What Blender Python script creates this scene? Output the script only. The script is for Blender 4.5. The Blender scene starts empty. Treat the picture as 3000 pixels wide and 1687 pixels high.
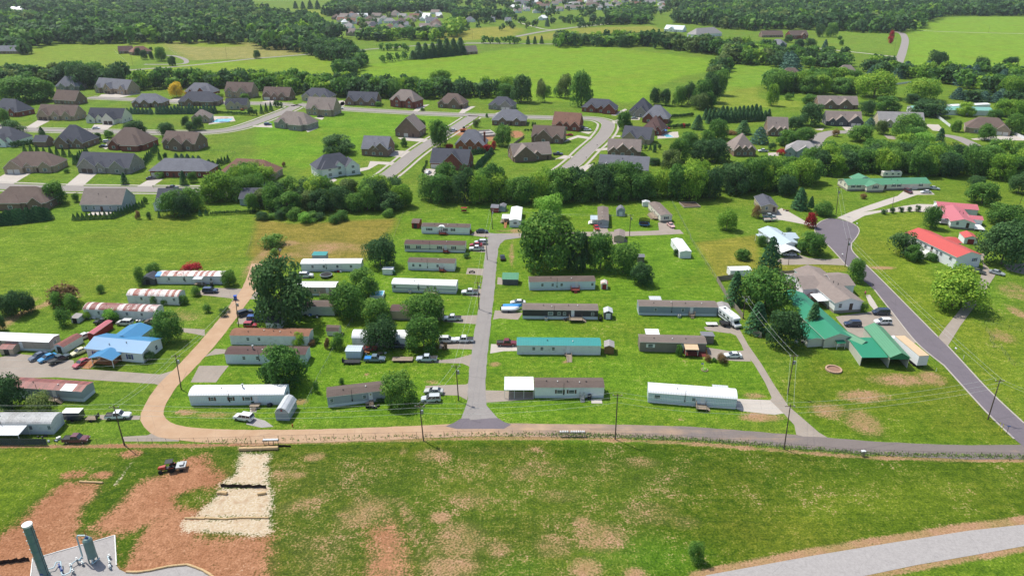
import bpy, math, random
import numpy as np
from mathutils import Vector, Matrix
random.seed(7)
S = bpy.context.scene
C = S.collection
# ------------------------------------------------------------------ camera, sky, sun, exposure
F, CX, CY, H, TH = 2114.0, 1500.0, 843.5, 97.0, math.radians(24.3)
CT, ST = math.cos(TH), math.sin(TH)
cam = bpy.data.objects.new('camera', bpy.data.cameras.new('camera')); C.objects.link(cam)
cam.data.sensor_width = 36; cam.data.lens = F/3000*36
cam.data.clip_start = 1; cam.data.clip_end = 30000
cam.location = (0, 0, H); cam.rotation_euler = (math.pi/2-TH, 0, 0)
S.camera = cam
SUN_EL, SUN_AZ = math.radians(60), math.atan2(-4.1, 3.25)     # azimuth of the sun measured from +Y towards +X
W = bpy.data.worlds.new('World'); S.world = W; W.use_nodes = True
wn = W.node_tree.nodes; bgn = wn['Background']
sky = wn.new('ShaderNodeTexSky'); sky.sky_type = 'NISHITA'; sky.sun_disc = False
sky.sun_elevation = SUN_EL; sky.sun_rotation = SUN_AZ; sky.air_density = 1.0; sky.dust_density = 1.6; sky.ozone_density = 1.0
W.node_tree.links.new(sky.outputs[0], bgn.inputs[0]); bgn.inputs[1].default_value = 0.15
sun = bpy.data.objects.new('sun', bpy.data.lights.new('sun', 'SUN')); C.objects.link(sun)
sun.data.energy = 4.6; sun.data.angle = math.radians(0.55); sun.data.color = (1.0, 0.95, 0.87)
sd = Vector((math.sin(SUN_AZ)*math.cos(SUN_EL), math.cos(SUN_AZ)*math.cos(SUN_EL), math.sin(SUN_EL)))
sun.rotation_euler = sd.to_track_quat('Z', 'Y').to_euler(); sun.location = (0, 200, 300)
S.view_settings.view_transform = 'Standard'; S.view_settings.look = 'None'
S.view_settings.exposure = 0.2; S.view_settings.gamma = 1.0
try: S.view_settings.use_curve_mapping = False
except Exception: pass
S.render.engine = 'CYCLES'
S.cycles.max_bounces = 5; S.cycles.diffuse_bounces = 3; S.cycles.transparent_max_bounces = 12
S.cycles.caustics_reflective = False; S.cycles.caustics_refractive = False
# ------------------------------------------------------------------ survey frames: points read off the photograph, turned into ground points
FR = {'A': (0, 0, 1), 'D': (0, 0, 2576/3000),
 'T1': (0, 0, 3.4347), 'T2': (750, 0, 3.4347), 'T3': (1500, 0, 3.4347), 'T4': (2250, 0, 3.4347),
 'M1': (0, 200, 2.8987), 'M2': (750, 200, 2.8987), 'M3': (1500, 200, 2.8987), 'M4': (2250, 200, 2.8987),
 'K1': (0, 700, 3.6233), 'K2': (600, 700, 3.6233), 'K3': (1200, 550, 3.6233), 'K4': (1800, 700, 3.6233),
 'K5': (2400, 500, 3.6233), 'K6': (0, 1000, 3.6233), 'K7': (600, 950, 3.6233), 'K8': (1200, 900, 3.6233),
 'K9': (1800, 900, 3.6233), 'L2': (2400, 850, 2.8983), 'L3': (0, 1300, 3.745), 'L4': (500, 1250, 3.3157),
 'L5': (1200, 1250, 2.8622), 'L6': (2000, 1250, 1.456), 'N1': (2100, 750, 2.34), 'N2': (2000, 540, 2.73),
 'N3': (1000, 850, 3.4125), 'N4': (1400, 560, 2.4267)}
def full(fr, x, y):
    a, b, s = FR[fr]
    return a+x/s, b+y/s
def P(fr, x, y, z=0.0):
    x, y = full(fr, x, y)
    v, u = y-CY, x-CX
    t = (H-z)/(F*ST+v*CT)
    return Vector((u*t, (F*CT-v*ST)*t, z))
def scale_at(fr, x, y):            # photograph pixels per metre on the ground there
    return (full(fr, x, y)[1]-CY+F*math.tan(TH))*CT/H
def height_of(fr, x, yb, yt):      # height of an upright thing from its foot and top
    v, v2 = full(fr, x, yb)[1]-CY, full(fr, x, yt)[1]-CY
    z = H*F/(F*ST+v*CT)
    return z*(v-v2)/(F*CT-v2*ST)
def to_px(p):
    d = Vector((p[0], p[1], p[2]-H))
    z = d.y*CT-d.z*ST
    return CX+F*d.x/z, CY+F*(-d.y*ST-d.z*CT)/z
# ------------------------------------------------------------------ object helpers
def tag(o, label=None, cat=None, group=None, kind=None):
    if label: o['label'] = label
    if cat: o['category'] = cat
    if group: o['group'] = group
    if kind: o['kind'] = kind
    return o
def empty(name, loc, rz=0, label=None, cat=None, group=None):
    o = bpy.data.objects.new(name, None); C.objects.link(o)
    o.empty_display_size = 0.3
    o.location = loc; o.rotation_euler = (0, 0, rz)
    return tag(o, label, cat, group)
def ob(name, mesh, mats=None, parent=None, loc=(0, 0, 0), rot=(0, 0, 0), sc=(1, 1, 1)):
    o = bpy.data.objects.new(name, mesh); C.objects.link(o)
    o.location = loc; o.rotation_euler = rot; o.scale = sc
    if parent: o.parent = parent
    if mats is not None:
        if not isinstance(mats, (list, tuple)): mats = [mats]
        while len(mesh.materials) < len(mats): mesh.materials.append(None)
        for i, m in enumerate(mats):
            o.material_slots[i].link = 'OBJECT'; o.material_slots[i].material = m
    return o
class MB:
    def __init__(s): s.v, s.f, s.m = [], [], []
    def add(s, vs, fs, m=0):
        b = len(s.v); s.v += [tuple(p) for p in vs]
        for f in fs: s.f.append(tuple(b+i for i in f)); s.m.append(m)
        return s
    def box(s, x0, y0, z0, x1, y1, z1, m=0):
        return s.add([(x0,y0,z0),(x1,y0,z0),(x1,y1,z0),(x0,y1,z0),(x0,y0,z1),(x1,y0,z1),(x1,y1,z1),(x0,y1,z1)],
                     [(3,2,1,0),(4,5,6,7),(0,1,5,4),(1,2,6,5),(2,3,7,6),(3,0,4,7)], m)
    def tube(s, p, q, r, n=6, r2=None, m=0, cap=True):
        p, q = Vector(p), Vector(q); r2 = r if r2 is None else r2
        d = (q-p).normalized(); a = d.orthogonal().normalized(); b = d.cross(a)
        vs = []
        for c, rr in ((p, r), (q, r2)):
            for i in range(n):
                t = 2*math.pi*i/n; vs.append(c+(a*math.cos(t)+b*math.sin(t))*rr)
        fs = [(i, (i+1) % n, n+(i+1) % n, n+i) for i in range(n)]
        if cap: fs += [tuple(range(n))[::-1], tuple(range(n, 2*n))]
        return s.add(vs, fs, m)
    def path(s, pts, r, n=6, m=0):
        for a, b in zip(pts, pts[1:]): s.tube(a, b, r, n, m=m)
        return s
    def lathe(s, prof, n=16, m=0, o=(0, 0, 0)):
        vs = [(o[0]+r*math.cos(2*math.pi*i/n), o[1]+r*math.sin(2*math.pi*i/n), o[2]+z) for r, z in prof for i in range(n)]
        fs = [(j*n+i, j*n+(i+1) % n, (j+1)*n+(i+1) % n, (j+1)*n+i) for j in range(len(prof)-1) for i in range(n)]
        fs += [tuple(range(n))[::-1], tuple(range((len(prof)-1)*n, len(prof)*n))]
        return s.add(vs, fs, m)
    def extrude(s, prof, u0, u1, axis='x', off=(0, 0), m=0, capm=None):
        # profile of (w, z) swept along the u axis; axis 'x': (u, w, z), axis 'y': (w, u, z)
        n = len(prof)
        f3 = (lambda u, w, z: (u+off[0], w+off[1], z)) if axis == 'x' else (lambda u, w, z: (w+off[0], u+off[1], z))
        vs = [f3(u0, w, z) for w, z in prof]+[f3(u1, w, z) for w, z in prof]
        s.add(vs, [(i, (i+1) % n, n+(i+1) % n, n+i) for i in range(n)], m)
        b = len(s.v)-2*n
        s.f += [tuple(b+i for i in range(n))[::-1], tuple(b+n+i for i in range(n))]
        s.m += [m if capm is None else capm]*2
        return s
    def mesh(s, name='mesh', smooth=False):
        me = bpy.data.meshes.new(name); me.from_pydata(s.v, [], s.f)
        k = max(s.m)+1 if s.m else 1
        for _ in range(k): me.materials.append(None)
        if k > 1: me.polygons.foreach_set('material_index', s.m)
        if smooth: me.polygons.foreach_set('use_smooth', [True]*len(s.f))
        me.update(); return me
_cache = {}
def cached(key, fn):
    if key not in _cache: _cache[key] = fn()
    return _cache[key]
UNIT = MB().box(0, 0, 0, 1, 1, 1).mesh('unit_box')
# ------------------------------------------------------------------ materials
def lin(c):
    if not isinstance(c, str): return tuple(c)
    c = [int(c[i:i+2], 16)/255 for i in (0, 2, 4)]
    return tuple(((x+.055)/1.055)**2.4 if x > .04045 else x/12.92 for x in c)
MATS = {}
class NT:
    def __init__(s, name):
        s.m = bpy.data.materials.new(name); s.m.use_nodes = True
        s.t = s.m.node_tree; s.n = s.t.nodes; s.b = s.n['Principled BSDF']
    def new(s, typ, **kw):
        n = s.n.new('ShaderNode'+typ)
        for k, v in kw.items():
            if k[0] == '_': n.inputs[int(k[1:])].default_value = v
            else: setattr(n, k, v)
        return n
    def link(s, a, b): s.t.links.new(a, b)
    def pos(s): return s.new('NewGeometry').outputs['Position']
    def loc(s): return s.new('TexCoord').outputs['Object']
    def noise(s, vec, scale, detail=4, rough=.6):
        n = s.new('TexNoise'); n.inputs['Scale'].default_value = scale; n.inputs['Detail'].default_value = detail
        n.inputs['Roughness'].default_value = rough
        s.link(vec, n.inputs['Vector']); return n.outputs[0]
    def mapr(s, v, a, b, c=0, d=1, clamp=True):
        n = s.new('MapRange'); n.clamp = clamp
        for i, x in enumerate((a, b, c, d)): n.inputs[i+1].default_value = x
        s.link(v, n.inputs[0]); return n.outputs[0]
    def mix(s, fac, a, b, mode='MIX'):
        n = s.new('Mix'); n.data_type = 'RGBA'; n.blend_type = mode
        for v, i in ((fac, 0), (a, 6), (b, 7)):
            if isinstance(v, (int, float)): n.inputs[i].default_value = v
            elif isinstance(v, tuple): n.inputs[i].default_value = v if len(v) == 4 else v+(1,)
            else: s.link(v, n.inputs[i])
        return n.outputs[2]
    def math(s, op, a, b=0.0):
        n = s.new('Math', operation=op)
        for v, i in ((a, 0), (b, 1)):
            if isinstance(v, (int, float)): n.inputs[i].default_value = v
            else: s.link(v, n.inputs[i])
        return n.outputs[0]
    def bump(s, h, strength=.3, dist=.05):
        n = s.new('Bump'); n.inputs['Strength'].default_value = strength; n.inputs['Distance'].default_value = dist
        s.link(h, n.inputs['Height']); s.link(n.outputs[0], s.b.inputs['Normal'])
    def sepxyz(s, v):
        n = s.new('SeparateXYZ'); s.link(v, n.inputs[0]); return n.outputs
def seen(c, k=.62): return tuple(x*k for x in lin(c))      # base colour of a surface from how it looks in full sun
def mul(c, k): return tuple(min(1, x*k) for x in c)
def mat(name, col, rough=.7, var=.18, scale=.8, metal=0.0, fine=9.0, coat=0.0, lines=0.0, ribs=0.0, dirt=None):
    """plain procedural surface: two scales of mottling, optional courses (lines, by height) or standing ribs (along local x)"""
    if name in MATS: return MATS[name]
    k = NT(name); c = lin(col); p = k.pos()
    n1 = k.noise(p, scale, 5); n2 = k.noise(p, fine, 2)
    f = k.math('ADD', k.math('MULTIPLY', n1, .65), k.math('MULTIPLY', n2, .35))
    cc = k.mix(k.mapr(f, .3, .7), mul(c, 1-var), mul(c, 1+var*.7))
    if dirt: cc = k.mix(k.mapr(k.noise(p, .45, 6, .7), .55, .75, 0, dirt[1]), cc, lin(dirt[0]))
    hgt = n2
    if lines:
        w = k.new('TexWave', wave_type='BANDS', bands_direction='Z'); w.inputs['Scale'].default_value = .314/lines
        k.link(k.loc(), w.inputs['Vector']); hgt = w.outputs['Fac']
        cc = k.mix(k.mapr(hgt, 0, .35, .22, 0), cc, mul(c, .45))
    if ribs:
        w = k.new('TexWave', wave_type='BANDS', bands_direction='X'); w.inputs['Scale'].default_value = .314/ribs
        k.link(k.loc(), w.inputs['Vector']); hgt = w.outputs['Fac']
        cc = k.mix(k.mapr(hgt, 0, .3, .35, 0), cc, mul(c, .5))
    k.link(cc, k.b.inputs['Base Color']); k.b.inputs['Roughness'].default_value = rough
    k.b.inputs['Metallic'].default_value = metal; k.b.inputs['Coat Weight'].default_value = coat
    k.b.inputs['Specular IOR Level'].default_value = .3 if rough > .4 else .5
    if ribs or lines: k.bump(hgt, .35, .03)
    MATS[name] = k.m; return k.m
def shingle(name, col):
    if name in MATS: return MATS[name]
    k = NT(name); c = lin(col); p = k.pos()
    rnd = k.new('ObjectInfo').outputs['Random']
    b = k.new('TexBrick'); b.inputs['Scale'].default_value = 1.0; b.inputs['Mortar Size'].default_value = .03
    b.inputs['Brick Width'].default_value = .9; b.inputs['Row Height'].default_value = .32
    b.inputs['Color1'].default_value = mul(c, .86)+(1,); b.inputs['Color2'].default_value = mul(c, 1.16)+(1,); b.inputs['Mortar'].default_value = mul(c, .6)+(1,)
    k.link(k.loc(), b.inputs['Vector'])
    f = k.noise(p, .35, 6, .7)
    cc = k.mix(k.mapr(f, .3, .72), mul(c, .78), mul(c, 1.2))
    cc = k.mix(.45, cc, b.outputs['Color'])
    cc = k.mix(k.mapr(rnd, 0, 1, 0, .25), cc, mul(c, .7))
    k.link(cc, k.b.inputs['Base Color']); k.b.inputs['Roughness'].default_value = .85; k.b.inputs['Specular IOR Level'].default_value = .2
    k.bump(k.noise(p, 5, 3), .3, .03)
    MATS[name] = k.m; return k.m
def rusty(name, base, rust, lo=.45, hi=.6, panel=.95):
    """painted metal sheets with rust that starts and stops at the sheet joints"""
    k = NT(name); l = k.loc(); x = k.sepxyz(l)
    cell = k.math('FLOOR', k.math('DIVIDE', x[0], panel))
    wn_ = k.new('TexWhiteNoise', noise_dimensions='1D'); k.link(cell, wn_.inputs['W'])
    n = k.noise(k.pos(), .9, 6, .75)
    f = k.math('ADD', k.math('MULTIPLY', n, .62), k.math('MULTIPLY', wn_.outputs['Value'], .38))
    cc = k.mix(k.mapr(f, lo, hi), lin(base), lin(rust))
    cc = k.mix(k.mapr(k.noise(k.pos(), 3.5, 4), .4, .7, 0, .5), cc, mul(lin(rust), .55), 'MULTIPLY')
    fr = k.math('FRACT', k.math('DIVIDE', x[0], panel))
    cc = k.mix(k.mapr(fr, .0, .06, .5, 0), cc, mul(lin(base), .5))
    k.link(cc, k.b.inputs['Base Color']); k.b.inputs['Roughness'].default_value = .6
    MATS[name] = k.m; return k.m
def brick(name, col):
    if name in MATS: return MATS[name]
    k = NT(name); c = lin(col)
    l = k.sepxyz(k.loc()); cmb = k.new('CombineXYZ'); k.link(k.math('ADD', l[0], l[1]), cmb.inputs[0]); k.link(l[2], cmb.inputs[1])
    b = k.new('TexBrick'); b.inputs['Scale'].default_value = 1.0; b.inputs['Mortar Size'].default_value = .02
    b.inputs['Brick Width'].default_value = .5; b.inputs['Row Height'].default_value = .16
    b.inputs['Color1'].default_value = mul(c, .7)+(1,); b.inputs['Color2'].default_value = mul(c, 1.25)+(1,); b.inputs['Mortar'].default_value = mul(c, 1.5)+(1,)
    k.link(cmb.outputs[0], b.inputs['Vector'])
    cc = k.mix(k.mapr(k.noise(k.pos(), .6, 5), .3, .7, 0, .5), b.outputs['Color'], mul(c, .75))
    k.link(cc, k.b.inputs['Base Color']); k.b.inputs['Roughness'].default_value = .85
    MATS[name] = k.m; return k.m
def paint(col):
    return mat('paint_'+col, col, .3, .06, .5, coat=.6)
def glass_mat(name, col=(.03, .045, .06), rough=.08):
    if name in MATS: return MATS[name]
    k = NT(name); n = k.noise(k.pos(), .7, 2)
    k.link(k.mix(k.mapr(n, .35, .65), col, mul(col, 3.2)), k.b.inputs['Base Color'])
    k.b.inputs['Roughness'].default_value = rough; k.b.inputs['Specular IOR Level'].default_value = .7
    MATS[name] = k.m; return k.m
GLASS = glass_mat('window_glass'); CARGLASS = glass_mat('car_glass', (.012, .016, .02))
TRIM = mat('white_trim', 'dcdcd6', .6, .08)
RUBBER = mat('tyre_rubber', '1b1b1c', .85, .2)
CHROME = mat('wheel_alloy', '9a9ca0', .35, .1, metal=.7)
DARK = mat('dark_metal', '2b2d2f', .55, .2)
STEEL = mat('galvanised_steel', '9ba0a2', .45, .15, metal=.5)
WOODG = mat('weathered_wood', '8b7d6c', .85, .25, 1.5)
WOODR = mat('red_stained_wood', '6d3028', .8, .25, 1.5)
WOODN = mat('new_brown_wood', '9a6a43', .8, .25, 1.5)
CONC = mat('concrete', 'b3ada3', .85, .14, .5, dirt=('8d857a', .5))
# ------------------------------------------------------------------ ground sheet
def poly_w(fr, pts): return np.array([tuple(P(fr, *p)[:2]) if not isinstance(p[0], str) else tuple(P(*p)[:2]) for p in pts])
def grid_pts(y0, y1, ys, x, xs):
    Y = np.linspace(y0, y1, int((y1-y0)/ys)+1) if not isinstance(ys, np.ndarray) else ys
    X = np.linspace(-x, x, int(2*x/xs)+1)
    gx, gy = np.meshgrid(X, Y)
    nx, ny = len(X), len(Y)
    i = np.arange(nx*ny).reshape(ny, nx)
    f = np.stack([i[:-1, :-1], i[:-1, 1:], i[1:, 1:], i[1:, :-1]], -1).reshape(-1, 4)
    return np.stack([gx.ravel(), gy.ravel()], -1), f
far_rows = [760.0]
while far_rows[-1] < 4200: far_rows.append(far_rows[-1]+max(6, (far_rows[-1]/760)**2*6))
G_v, G_f, off = [], [], 0
for g in (grid_pts(60, 330, .7, 252, .8), grid_pts(330, 760, 2.0, 620, 2.2), grid_pts(0, 0, np.array(far_rows), 3600, 12.0)):
    G_v.append(g[0]); G_f.append(g[1]+off); off += len(g[0])
Yl = far_rows[-1]; B = 26000.0
for q in ([(-B, -B), (B, -B), (B, 60), (-B, 60)], [(-B, 60), (-252, 60), (-252, 330), (-B, 330)], [(252, 60), (B, 60), (B, 330), (252, 330)],
          [(-B, 330), (-620, 330), (-620, 760), (-B, 760)], [(620, 330), (B, 330), (B, 760), (620, 760)],
          [(-B, 760), (-3600, 760), (-3600, Yl), (-B, Yl)], [(3600, 760), (B, 760), (B, Yl), (3600, Yl)], [(-B, Yl), (B, Yl), (B, B), (-B, B)]):
    G_v.append(np.array(q, float)); G_f.append(np.arange(4)[None]+off); off += 4
GV = np.concatenate(G_v); GF = np.concatenate(G_f)
gcol = np.tile(np.array(seen('7ea342')), (len(GV), 1)); gmask = np.zeros((len(GV), 3))
def seg_dist(p, a, b):
    d = b-a; t = np.clip(((p-a)@d)/max(1e-9, d@d), 0, 1)
    return np.linalg.norm(p-(a+t[:, None]*d), axis=1)
def signed(poly, pad):
    lo, hi = poly.min(0)-pad, poly.max(0)+pad
    idx = np.nonzero(((GV > lo) & (GV < hi)).all(1))[0]
    p = GV[idx]; n = len(poly); dist = np.full(len(p), 1e9); ins = np.zeros(len(p), bool)
    for i in range(n):
        a, b = poly[i], poly[(i+1) % n]
        dist = np.minimum(dist, seg_dist(p, a, b))
        c = (a[1] > p[:, 1]) != (b[1] > p[:, 1])
        with np.errstate(divide='ignore', invalid='ignore'):
            xi = (b[0]-a[0])*(p[:, 1]-a[1])/(b[1]-a[1]+1e-12)+a[0]
        ins ^= c & (p[:, 0] < xi)
    return idx, np.where(ins, dist, -dist)
def sstep(x): x = np.clip(x, 0, 1); return x*x*(3-2*x)
def zone(fr, pts, col, soft=2.0):
    idx, d = signed(poly_w(fr, pts), soft+1)
    w = sstep(d/soft*.5+.5)[:, None]
    gcol[idx] = gcol[idx]*(1-w)+np.array(seen(col))*w
def mask(ch, fr, pts, val=1.0, soft=2.5, sub=False):
    idx, d = signed(poly_w(fr, pts), soft+1)
    w = sstep(d/soft*.5+.5)
    gmask[idx, ch] = gmask[idx, ch]*(1-w) if sub else np.maximum(gmask[idx, ch], w*val)
def blob(ch, fr, x, y, rx, ry, val):
    c = np.array(P(fr, x, y)[:2]); a = abs(P(fr, x+rx, y)[0]-c[0]); b = abs(P(fr, x, y-ry)[1]-c[1])
    idx = np.nonzero((abs(GV[:, 0]-c[0]) < 2.2*a) & (abs(GV[:, 1]-c[1]) < 2.2*b))[0]
    q = ((GV[idx]-c)/np.array([a, b])); r = np.sqrt((q**2).sum(1))
    gmask[idx, ch] = np.maximum(gmask[idx, ch], val*.95*sstep((1.95-r)/1.5))
def mline(ch, fr, pts, w, val):
    q = poly_w(fr, pts)
    lo, hi = q.min(0)-w*2, q.max(0)+w*2
    idx = np.nonzero(((GV > lo) & (GV < hi)).all(1))[0]
    d = np.full(len(idx), 1e9)
    for a, b in zip(q, q[1:]): d = np.minimum(d, seg_dist(GV[idx], a, b))
    gmask[idx, ch] = np.maximum(gmask[idx, ch], val*sstep(1.6-d/w))
# meadows, lawns and fields
zone('A', [(-600, 640), (745, 640), (735, 735), (700, 752), (540, 800), (480, 825), (330, 860), (200, 905), (120, 905), (-600, 960)], '86a83e', 3)
zone('T1', [(-900, 560), (310, 490), (520, 450), (1650, 425), (1720, 480), (1300, 660), (1000, 690), (640, 730), (-900, 760)], '96b34a', 6)
zone('T1', [(1660, 440), (1760, 425), (2576, 430), (3065, 490), (3065, 545), (2576, 590), (1900, 610), (1700, 490)], 'b5b288', 5)
zone('T1', [(1780, 440), (2300, 425), (2500, 465), (2200, 478), (1900, 470)], '9fb754', 5)
zone('T1', [(1230, 720), (1900, 640), (2576, 600), (3200, 560), (3456, 650), (3380, 760), (3180, 800), (2576, 780), (1300, 790)], '98ba3d', 5)
zone('T2', [(950, 770), (1010, 690), (1250, 625), (1560, 605), (2180, 555), (2576, 485), (2976, 465), (3526, 475), (4076, 540), (4526, 590), (4620, 640), (4560, 720), (4330, 760), (3980, 880), (3960, 1030), (3380, 1030), (2700, 1010), (1900, 900), (1200, 830)], '92bd3c', 6)
zone('T2', [(900, 540), (1250, 510), (1560, 520), (1600, 580), (1250, 640), (1100, 650)], '8fba48', 4)
zone('T3', [(2200, 660), (2576, 670), (2800, 700), (2700, 780), (2400, 890), (2100, 930), (2180, 750)], '8fba4c', 4)
zone('T3', [(2100, 930), (2450, 880), (2500, 1000), (2900, 1020), (2900, 1080), (2050, 1080)], '9fb455', 4)
zone('T4', [(1700, 180), (2576, 170), (3600, 160), (3600, 760), (2576, 760), (1700, 650), (1370, 660), (1410, 380), (1330, 300), (1540, 240)], '97c24c', 8)
zone('T4', [(700, 310), (1200, 320), (1330, 340), (1300, 560), (1060, 520), (480, 470), (480, 380)], '88ae4c', 5)
zone('T3', [(50, 380), (700, 280), (1400, 265), (1520, 300), (1500, 350), (1000, 360), (550, 405), (80, 405)], 'abb062', 8)
zone('T2', [(1870, 310), (2000, 300), (2576, 260), (2700, 300), (2576, 370), (2150, 410), (1850, 400)], 'b0b164', 8)
zone('T2', [(360, 90), (700, 110), (700, 170), (580, 190)], 'a0b552', 8)
zone('T1', [(-200, 110), (560, 112), (640, 130), (380, 175), (100, 200), (-200, 190)], 'a0b652', 8)
zone('A', [(750, 640), (860, 655), (1160, 640), (1165, 690), (1080, 770), (1000, 765), (870, 775), (760, 775), (728, 745), (742, 690)], 'a69a5c', 2.5)
zone('A', [(1180, 635), (1400, 600), (2010, 600), (2120, 850), (2200, 1000), (2330, 1240), (1600, 1245), (1420, 1220), (600, 1250), (480, 1180), (640, 1000), (760, 830), (1060, 770)], '7ca83a', 3)
zone('M2', [(0, 480), (330, 400), (700, 370), (1700, 410), (1640, 520), (1300, 560), (880, 600), (850, 900), (0, 800)], '80b236', 4)
zone('M2', [(350, 900), (520, 790), (520, 930)], '8aa83e', 2)
zone('N2', [(100, 465), (600, 405), (610, 650), (560, 740), (270, 740)], 'a8a75a', 2)
zone('N2', [(560, 640), (1300, 640), (1340, 690), (1200, 700), (700, 720)], 'a0a452', 2)
zone('K5', [(430, 500), (1100, 440), (1060, 640), (1120, 1000), (1500, 1449), (950, 1449), (350, 830), (420, 650)], '8ba63e', 3)
zone('L2', [(620, 0), (1000, 0), (1400, 300), (1739, 300), (1739, 1100), (1100, 450)], '8ba740', 3)
zone('L2', [(0, 500), (380, 660), (820, 690), (1050, 640), (1660, 1250), (1500, 1320), (700, 1290), (100, 1240), (-400, 900)], '779630', 3)
zone('A', [(-800, 1309), (0, 1309), (700, 1303), (1430, 1290), (2000, 1300), (2400, 1332), (3000, 1352), (4200, 1370), (4200, 1560), (2900, 1540), (2000, 1687), (2000, 1900), (-900, 1900), (-900, 1400)], '5d7c24', .8)
zone('L5', [(300, 380), (1400, 420), (2000, 560), (1700, 700), (600, 720), (100, 560)], '6b8c2b', 10)
zone('L6', [(500, 250), (1456, 170), (1456, 350), (700, 480), (300, 560)], '7c9435', 8)
zone('L5', [(1650, 980), (2000, 930), (2450, 1050), (2500, 1251), (700, 1251), (900, 1130), (1300, 1120)], '6a9634', 5)
zone('L6', [(760, 640), (1000, 592), (1456, 515), (1900, 440), (1900, 800), (700, 800)], '7a9c3a', 3)
zone('L3', [(-300, 30), (1350, 30), (1250, 200), (900, 260), (400, 600), (-300, 1050)], '7d9a36', 5)
# bare red clay (0), straw mulch (1), dry tan turf (2)
mask(0, 'L3', [(-400, 1600), (-400, 1300), (-50, 1060), (240, 850), (420, 640), (720, 430), (1130, 430), (1120, 560), (940, 690), (920, 860), (850, 990), (1270, 1000), (1270, 1600)], 1, 4)
mask(0, 'L3', [(900, 950), (1250, 640), (1400, 480), (1780, 330), (1960, 250), (2150, 150), (2260, 120), (2330, 240), (2500, 330), (2420, 520), (2300, 800), (2200, 1100), (2200, 1600), (1250, 1600), (1270, 1000)], .92, 4)
mask(0, 'L4', [(0, 820), (130, 880), (120, 1030), (960, 1030), (1010, 1200), (1000, 1700), (0, 1700)], .85, 5)
mask(0, 'L4', [(450, 480), (540, 470), (480, 640), (430, 720), (250, 850), (120, 900), (100, 830), (300, 760)], .7, 3)
mask(0, 'L3', [(1180, 430), (1240, 270), (1430, 180), (1560, 130), (1480, 330), (1330, 560), (1200, 690), (1040, 830), (930, 900), (930, 760), (1090, 590), (1130, 480)], 1, 3, True)
mask(0, 'L3', [(1290, 1060), (1620, 880), (1560, 980), (1420, 1200), (1370, 1340), (1300, 1350)], 1, 2.5, True)
mask(0, 'L4', [(30, 680), (280, 590), (430, 600), (440, 680), (300, 790), (200, 800), (60, 770)], .7, 3, True)
for q in ((800, 340, 120, 50, .7), (1130, 340, 110, 40, .7), (1440, 110, 110, 40, .75), (2100, 200, 90, 60, .8)): blob(0, 'L3', *q)
mask(1, 'L4', [(690, 265), (960, 260), (935, 440), (930, 560), (490, 560), (640, 440)], 1, 2.2)
mask(1, 'L4', [(490, 600), (940, 590), (990, 740), (960, 865), (220, 875), (420, 730), (470, 640)], 1.05, 2)
mask(1, 'L4', [(130, 905), (950, 890), (965, 1020), (880, 1050), (140, 1005)], 1.1, 2)
mask(2, 'L4', [(1000, 780), (1250, 670), (1560, 640), (1400, 800), (1060, 860)], .62, 5)
mask(2, 'L4', [(1600, 850), (1850, 680), (2120, 680), (2160, 850), (2250, 1100), (2330, 1300), (2330, 1600), (1850, 1600), (1950, 1150), (2050, 900), (1750, 1000), (1620, 980)], .75, 5)
mask(0, 'L4', [(1930, 1000), (2180, 900), (2330, 1300), (2330, 1700), (1850, 1700), (1930, 1250)], .72, 6)
mask(2, 'L4', [(970, 900), (1500, 900), (2000, 950), (1850, 1700), (980, 1700)], .38, 8)
mask(2, 'A', [(560, 1310), (1430, 1292), (2000, 1304), (2150, 1320), (2080, 1500), (2000, 1640), (1900, 1900), (560, 1900)], .26, 12)
mask(2, 'A', [(2050, 1310), (3400, 1360), (3400, 1500), (2050, 1600)], .16, 12)
mask(2, 'A', [(-800, 1312), (560, 1308), (560, 1420), (-800, 1480)], .14, 12)
for q in ((200, 240, 150, 50, .55), (930, 390, 90, 60, .55), (520, 600, 180, 80, .5), (260, 760, 80, 40, .85), (420, 950, 220, 150, .62), (350, 1180, 240, 90, .72),
          (740, 1020, 110, 70, .6), (1250, 580, 200, 60, .45), (1200, 1000, 150, 100, .55), (1450, 800, 80, 60, .65), (1600, 920, 200, 120, .62), (1480, 1180, 120, 80, .85),
          (1880, 1220, 80, 40, .85), (1950, 300, 160, 50, .45), (2000, 720, 250, 100, .42), (1150, 350, 250, 80, .36), (2300, 800, 150, 60, .4), (700, 200, 300, 40, .3), (1050, 190, 80, 25, .45), (1600, 330, 200, 60, .32)): blob(2, 'L5', *q)
for q in ((1400, 290, 90, 40, .75), (1240, 470, 70, 30, .8), (1080, 470, 120, 50, .55), (2260, 240, 30, 30, .6)): blob(2, 'L4', *q)
for q in ((370, 900, 170, 45, .72), (80, 1020, 130, 55, .72), (370, 1120, 120, 95, .72), (700, 760, 250, 45, .62), (960, 750, 90, 50, .75), (1560, 390, 90, 50, .55), (1700, 190, 60, 60, .55), (1640, 20, 80, 60, .5)): blob(2, 'L2', *q)
for q in ((1560, 1165, 200, 42, .85), (1480, 940, 100, 28, .75), (700, 1180, 30, 8, .7)): blob(2, 'K9', *q)
for q in ((1990, 750, 110, 26, .75),): blob(2, 'K6', *q)
for q in ((1010, 820, 70, 30, .85), (100, 960, 220, 28, .6), (1720, 530, 25, 9, .9)): blob(2, 'K7', *q)
for q in ((905, 605, 50, 22, .95), (1655, 580, 40, 10, .8), (230, 790, 60, 20, .6)): blob(2, 'K8', *q)
for q in ((670, 1030, 110, 14, .9), (2110, 1240, 60, 60, .5)): blob(2, 'K5', *q)
for q in ((1140, 460, 70, 20, .8), (1085, 700, 22, 110, .65), (1000, 460, 70, 12, .5)): blob(2, 'K3', *q)
for q in ((250, 640, 150, 30, .5), (1900, 820, 200, 60, .45)): blob(2, 'K1', *q)
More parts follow.
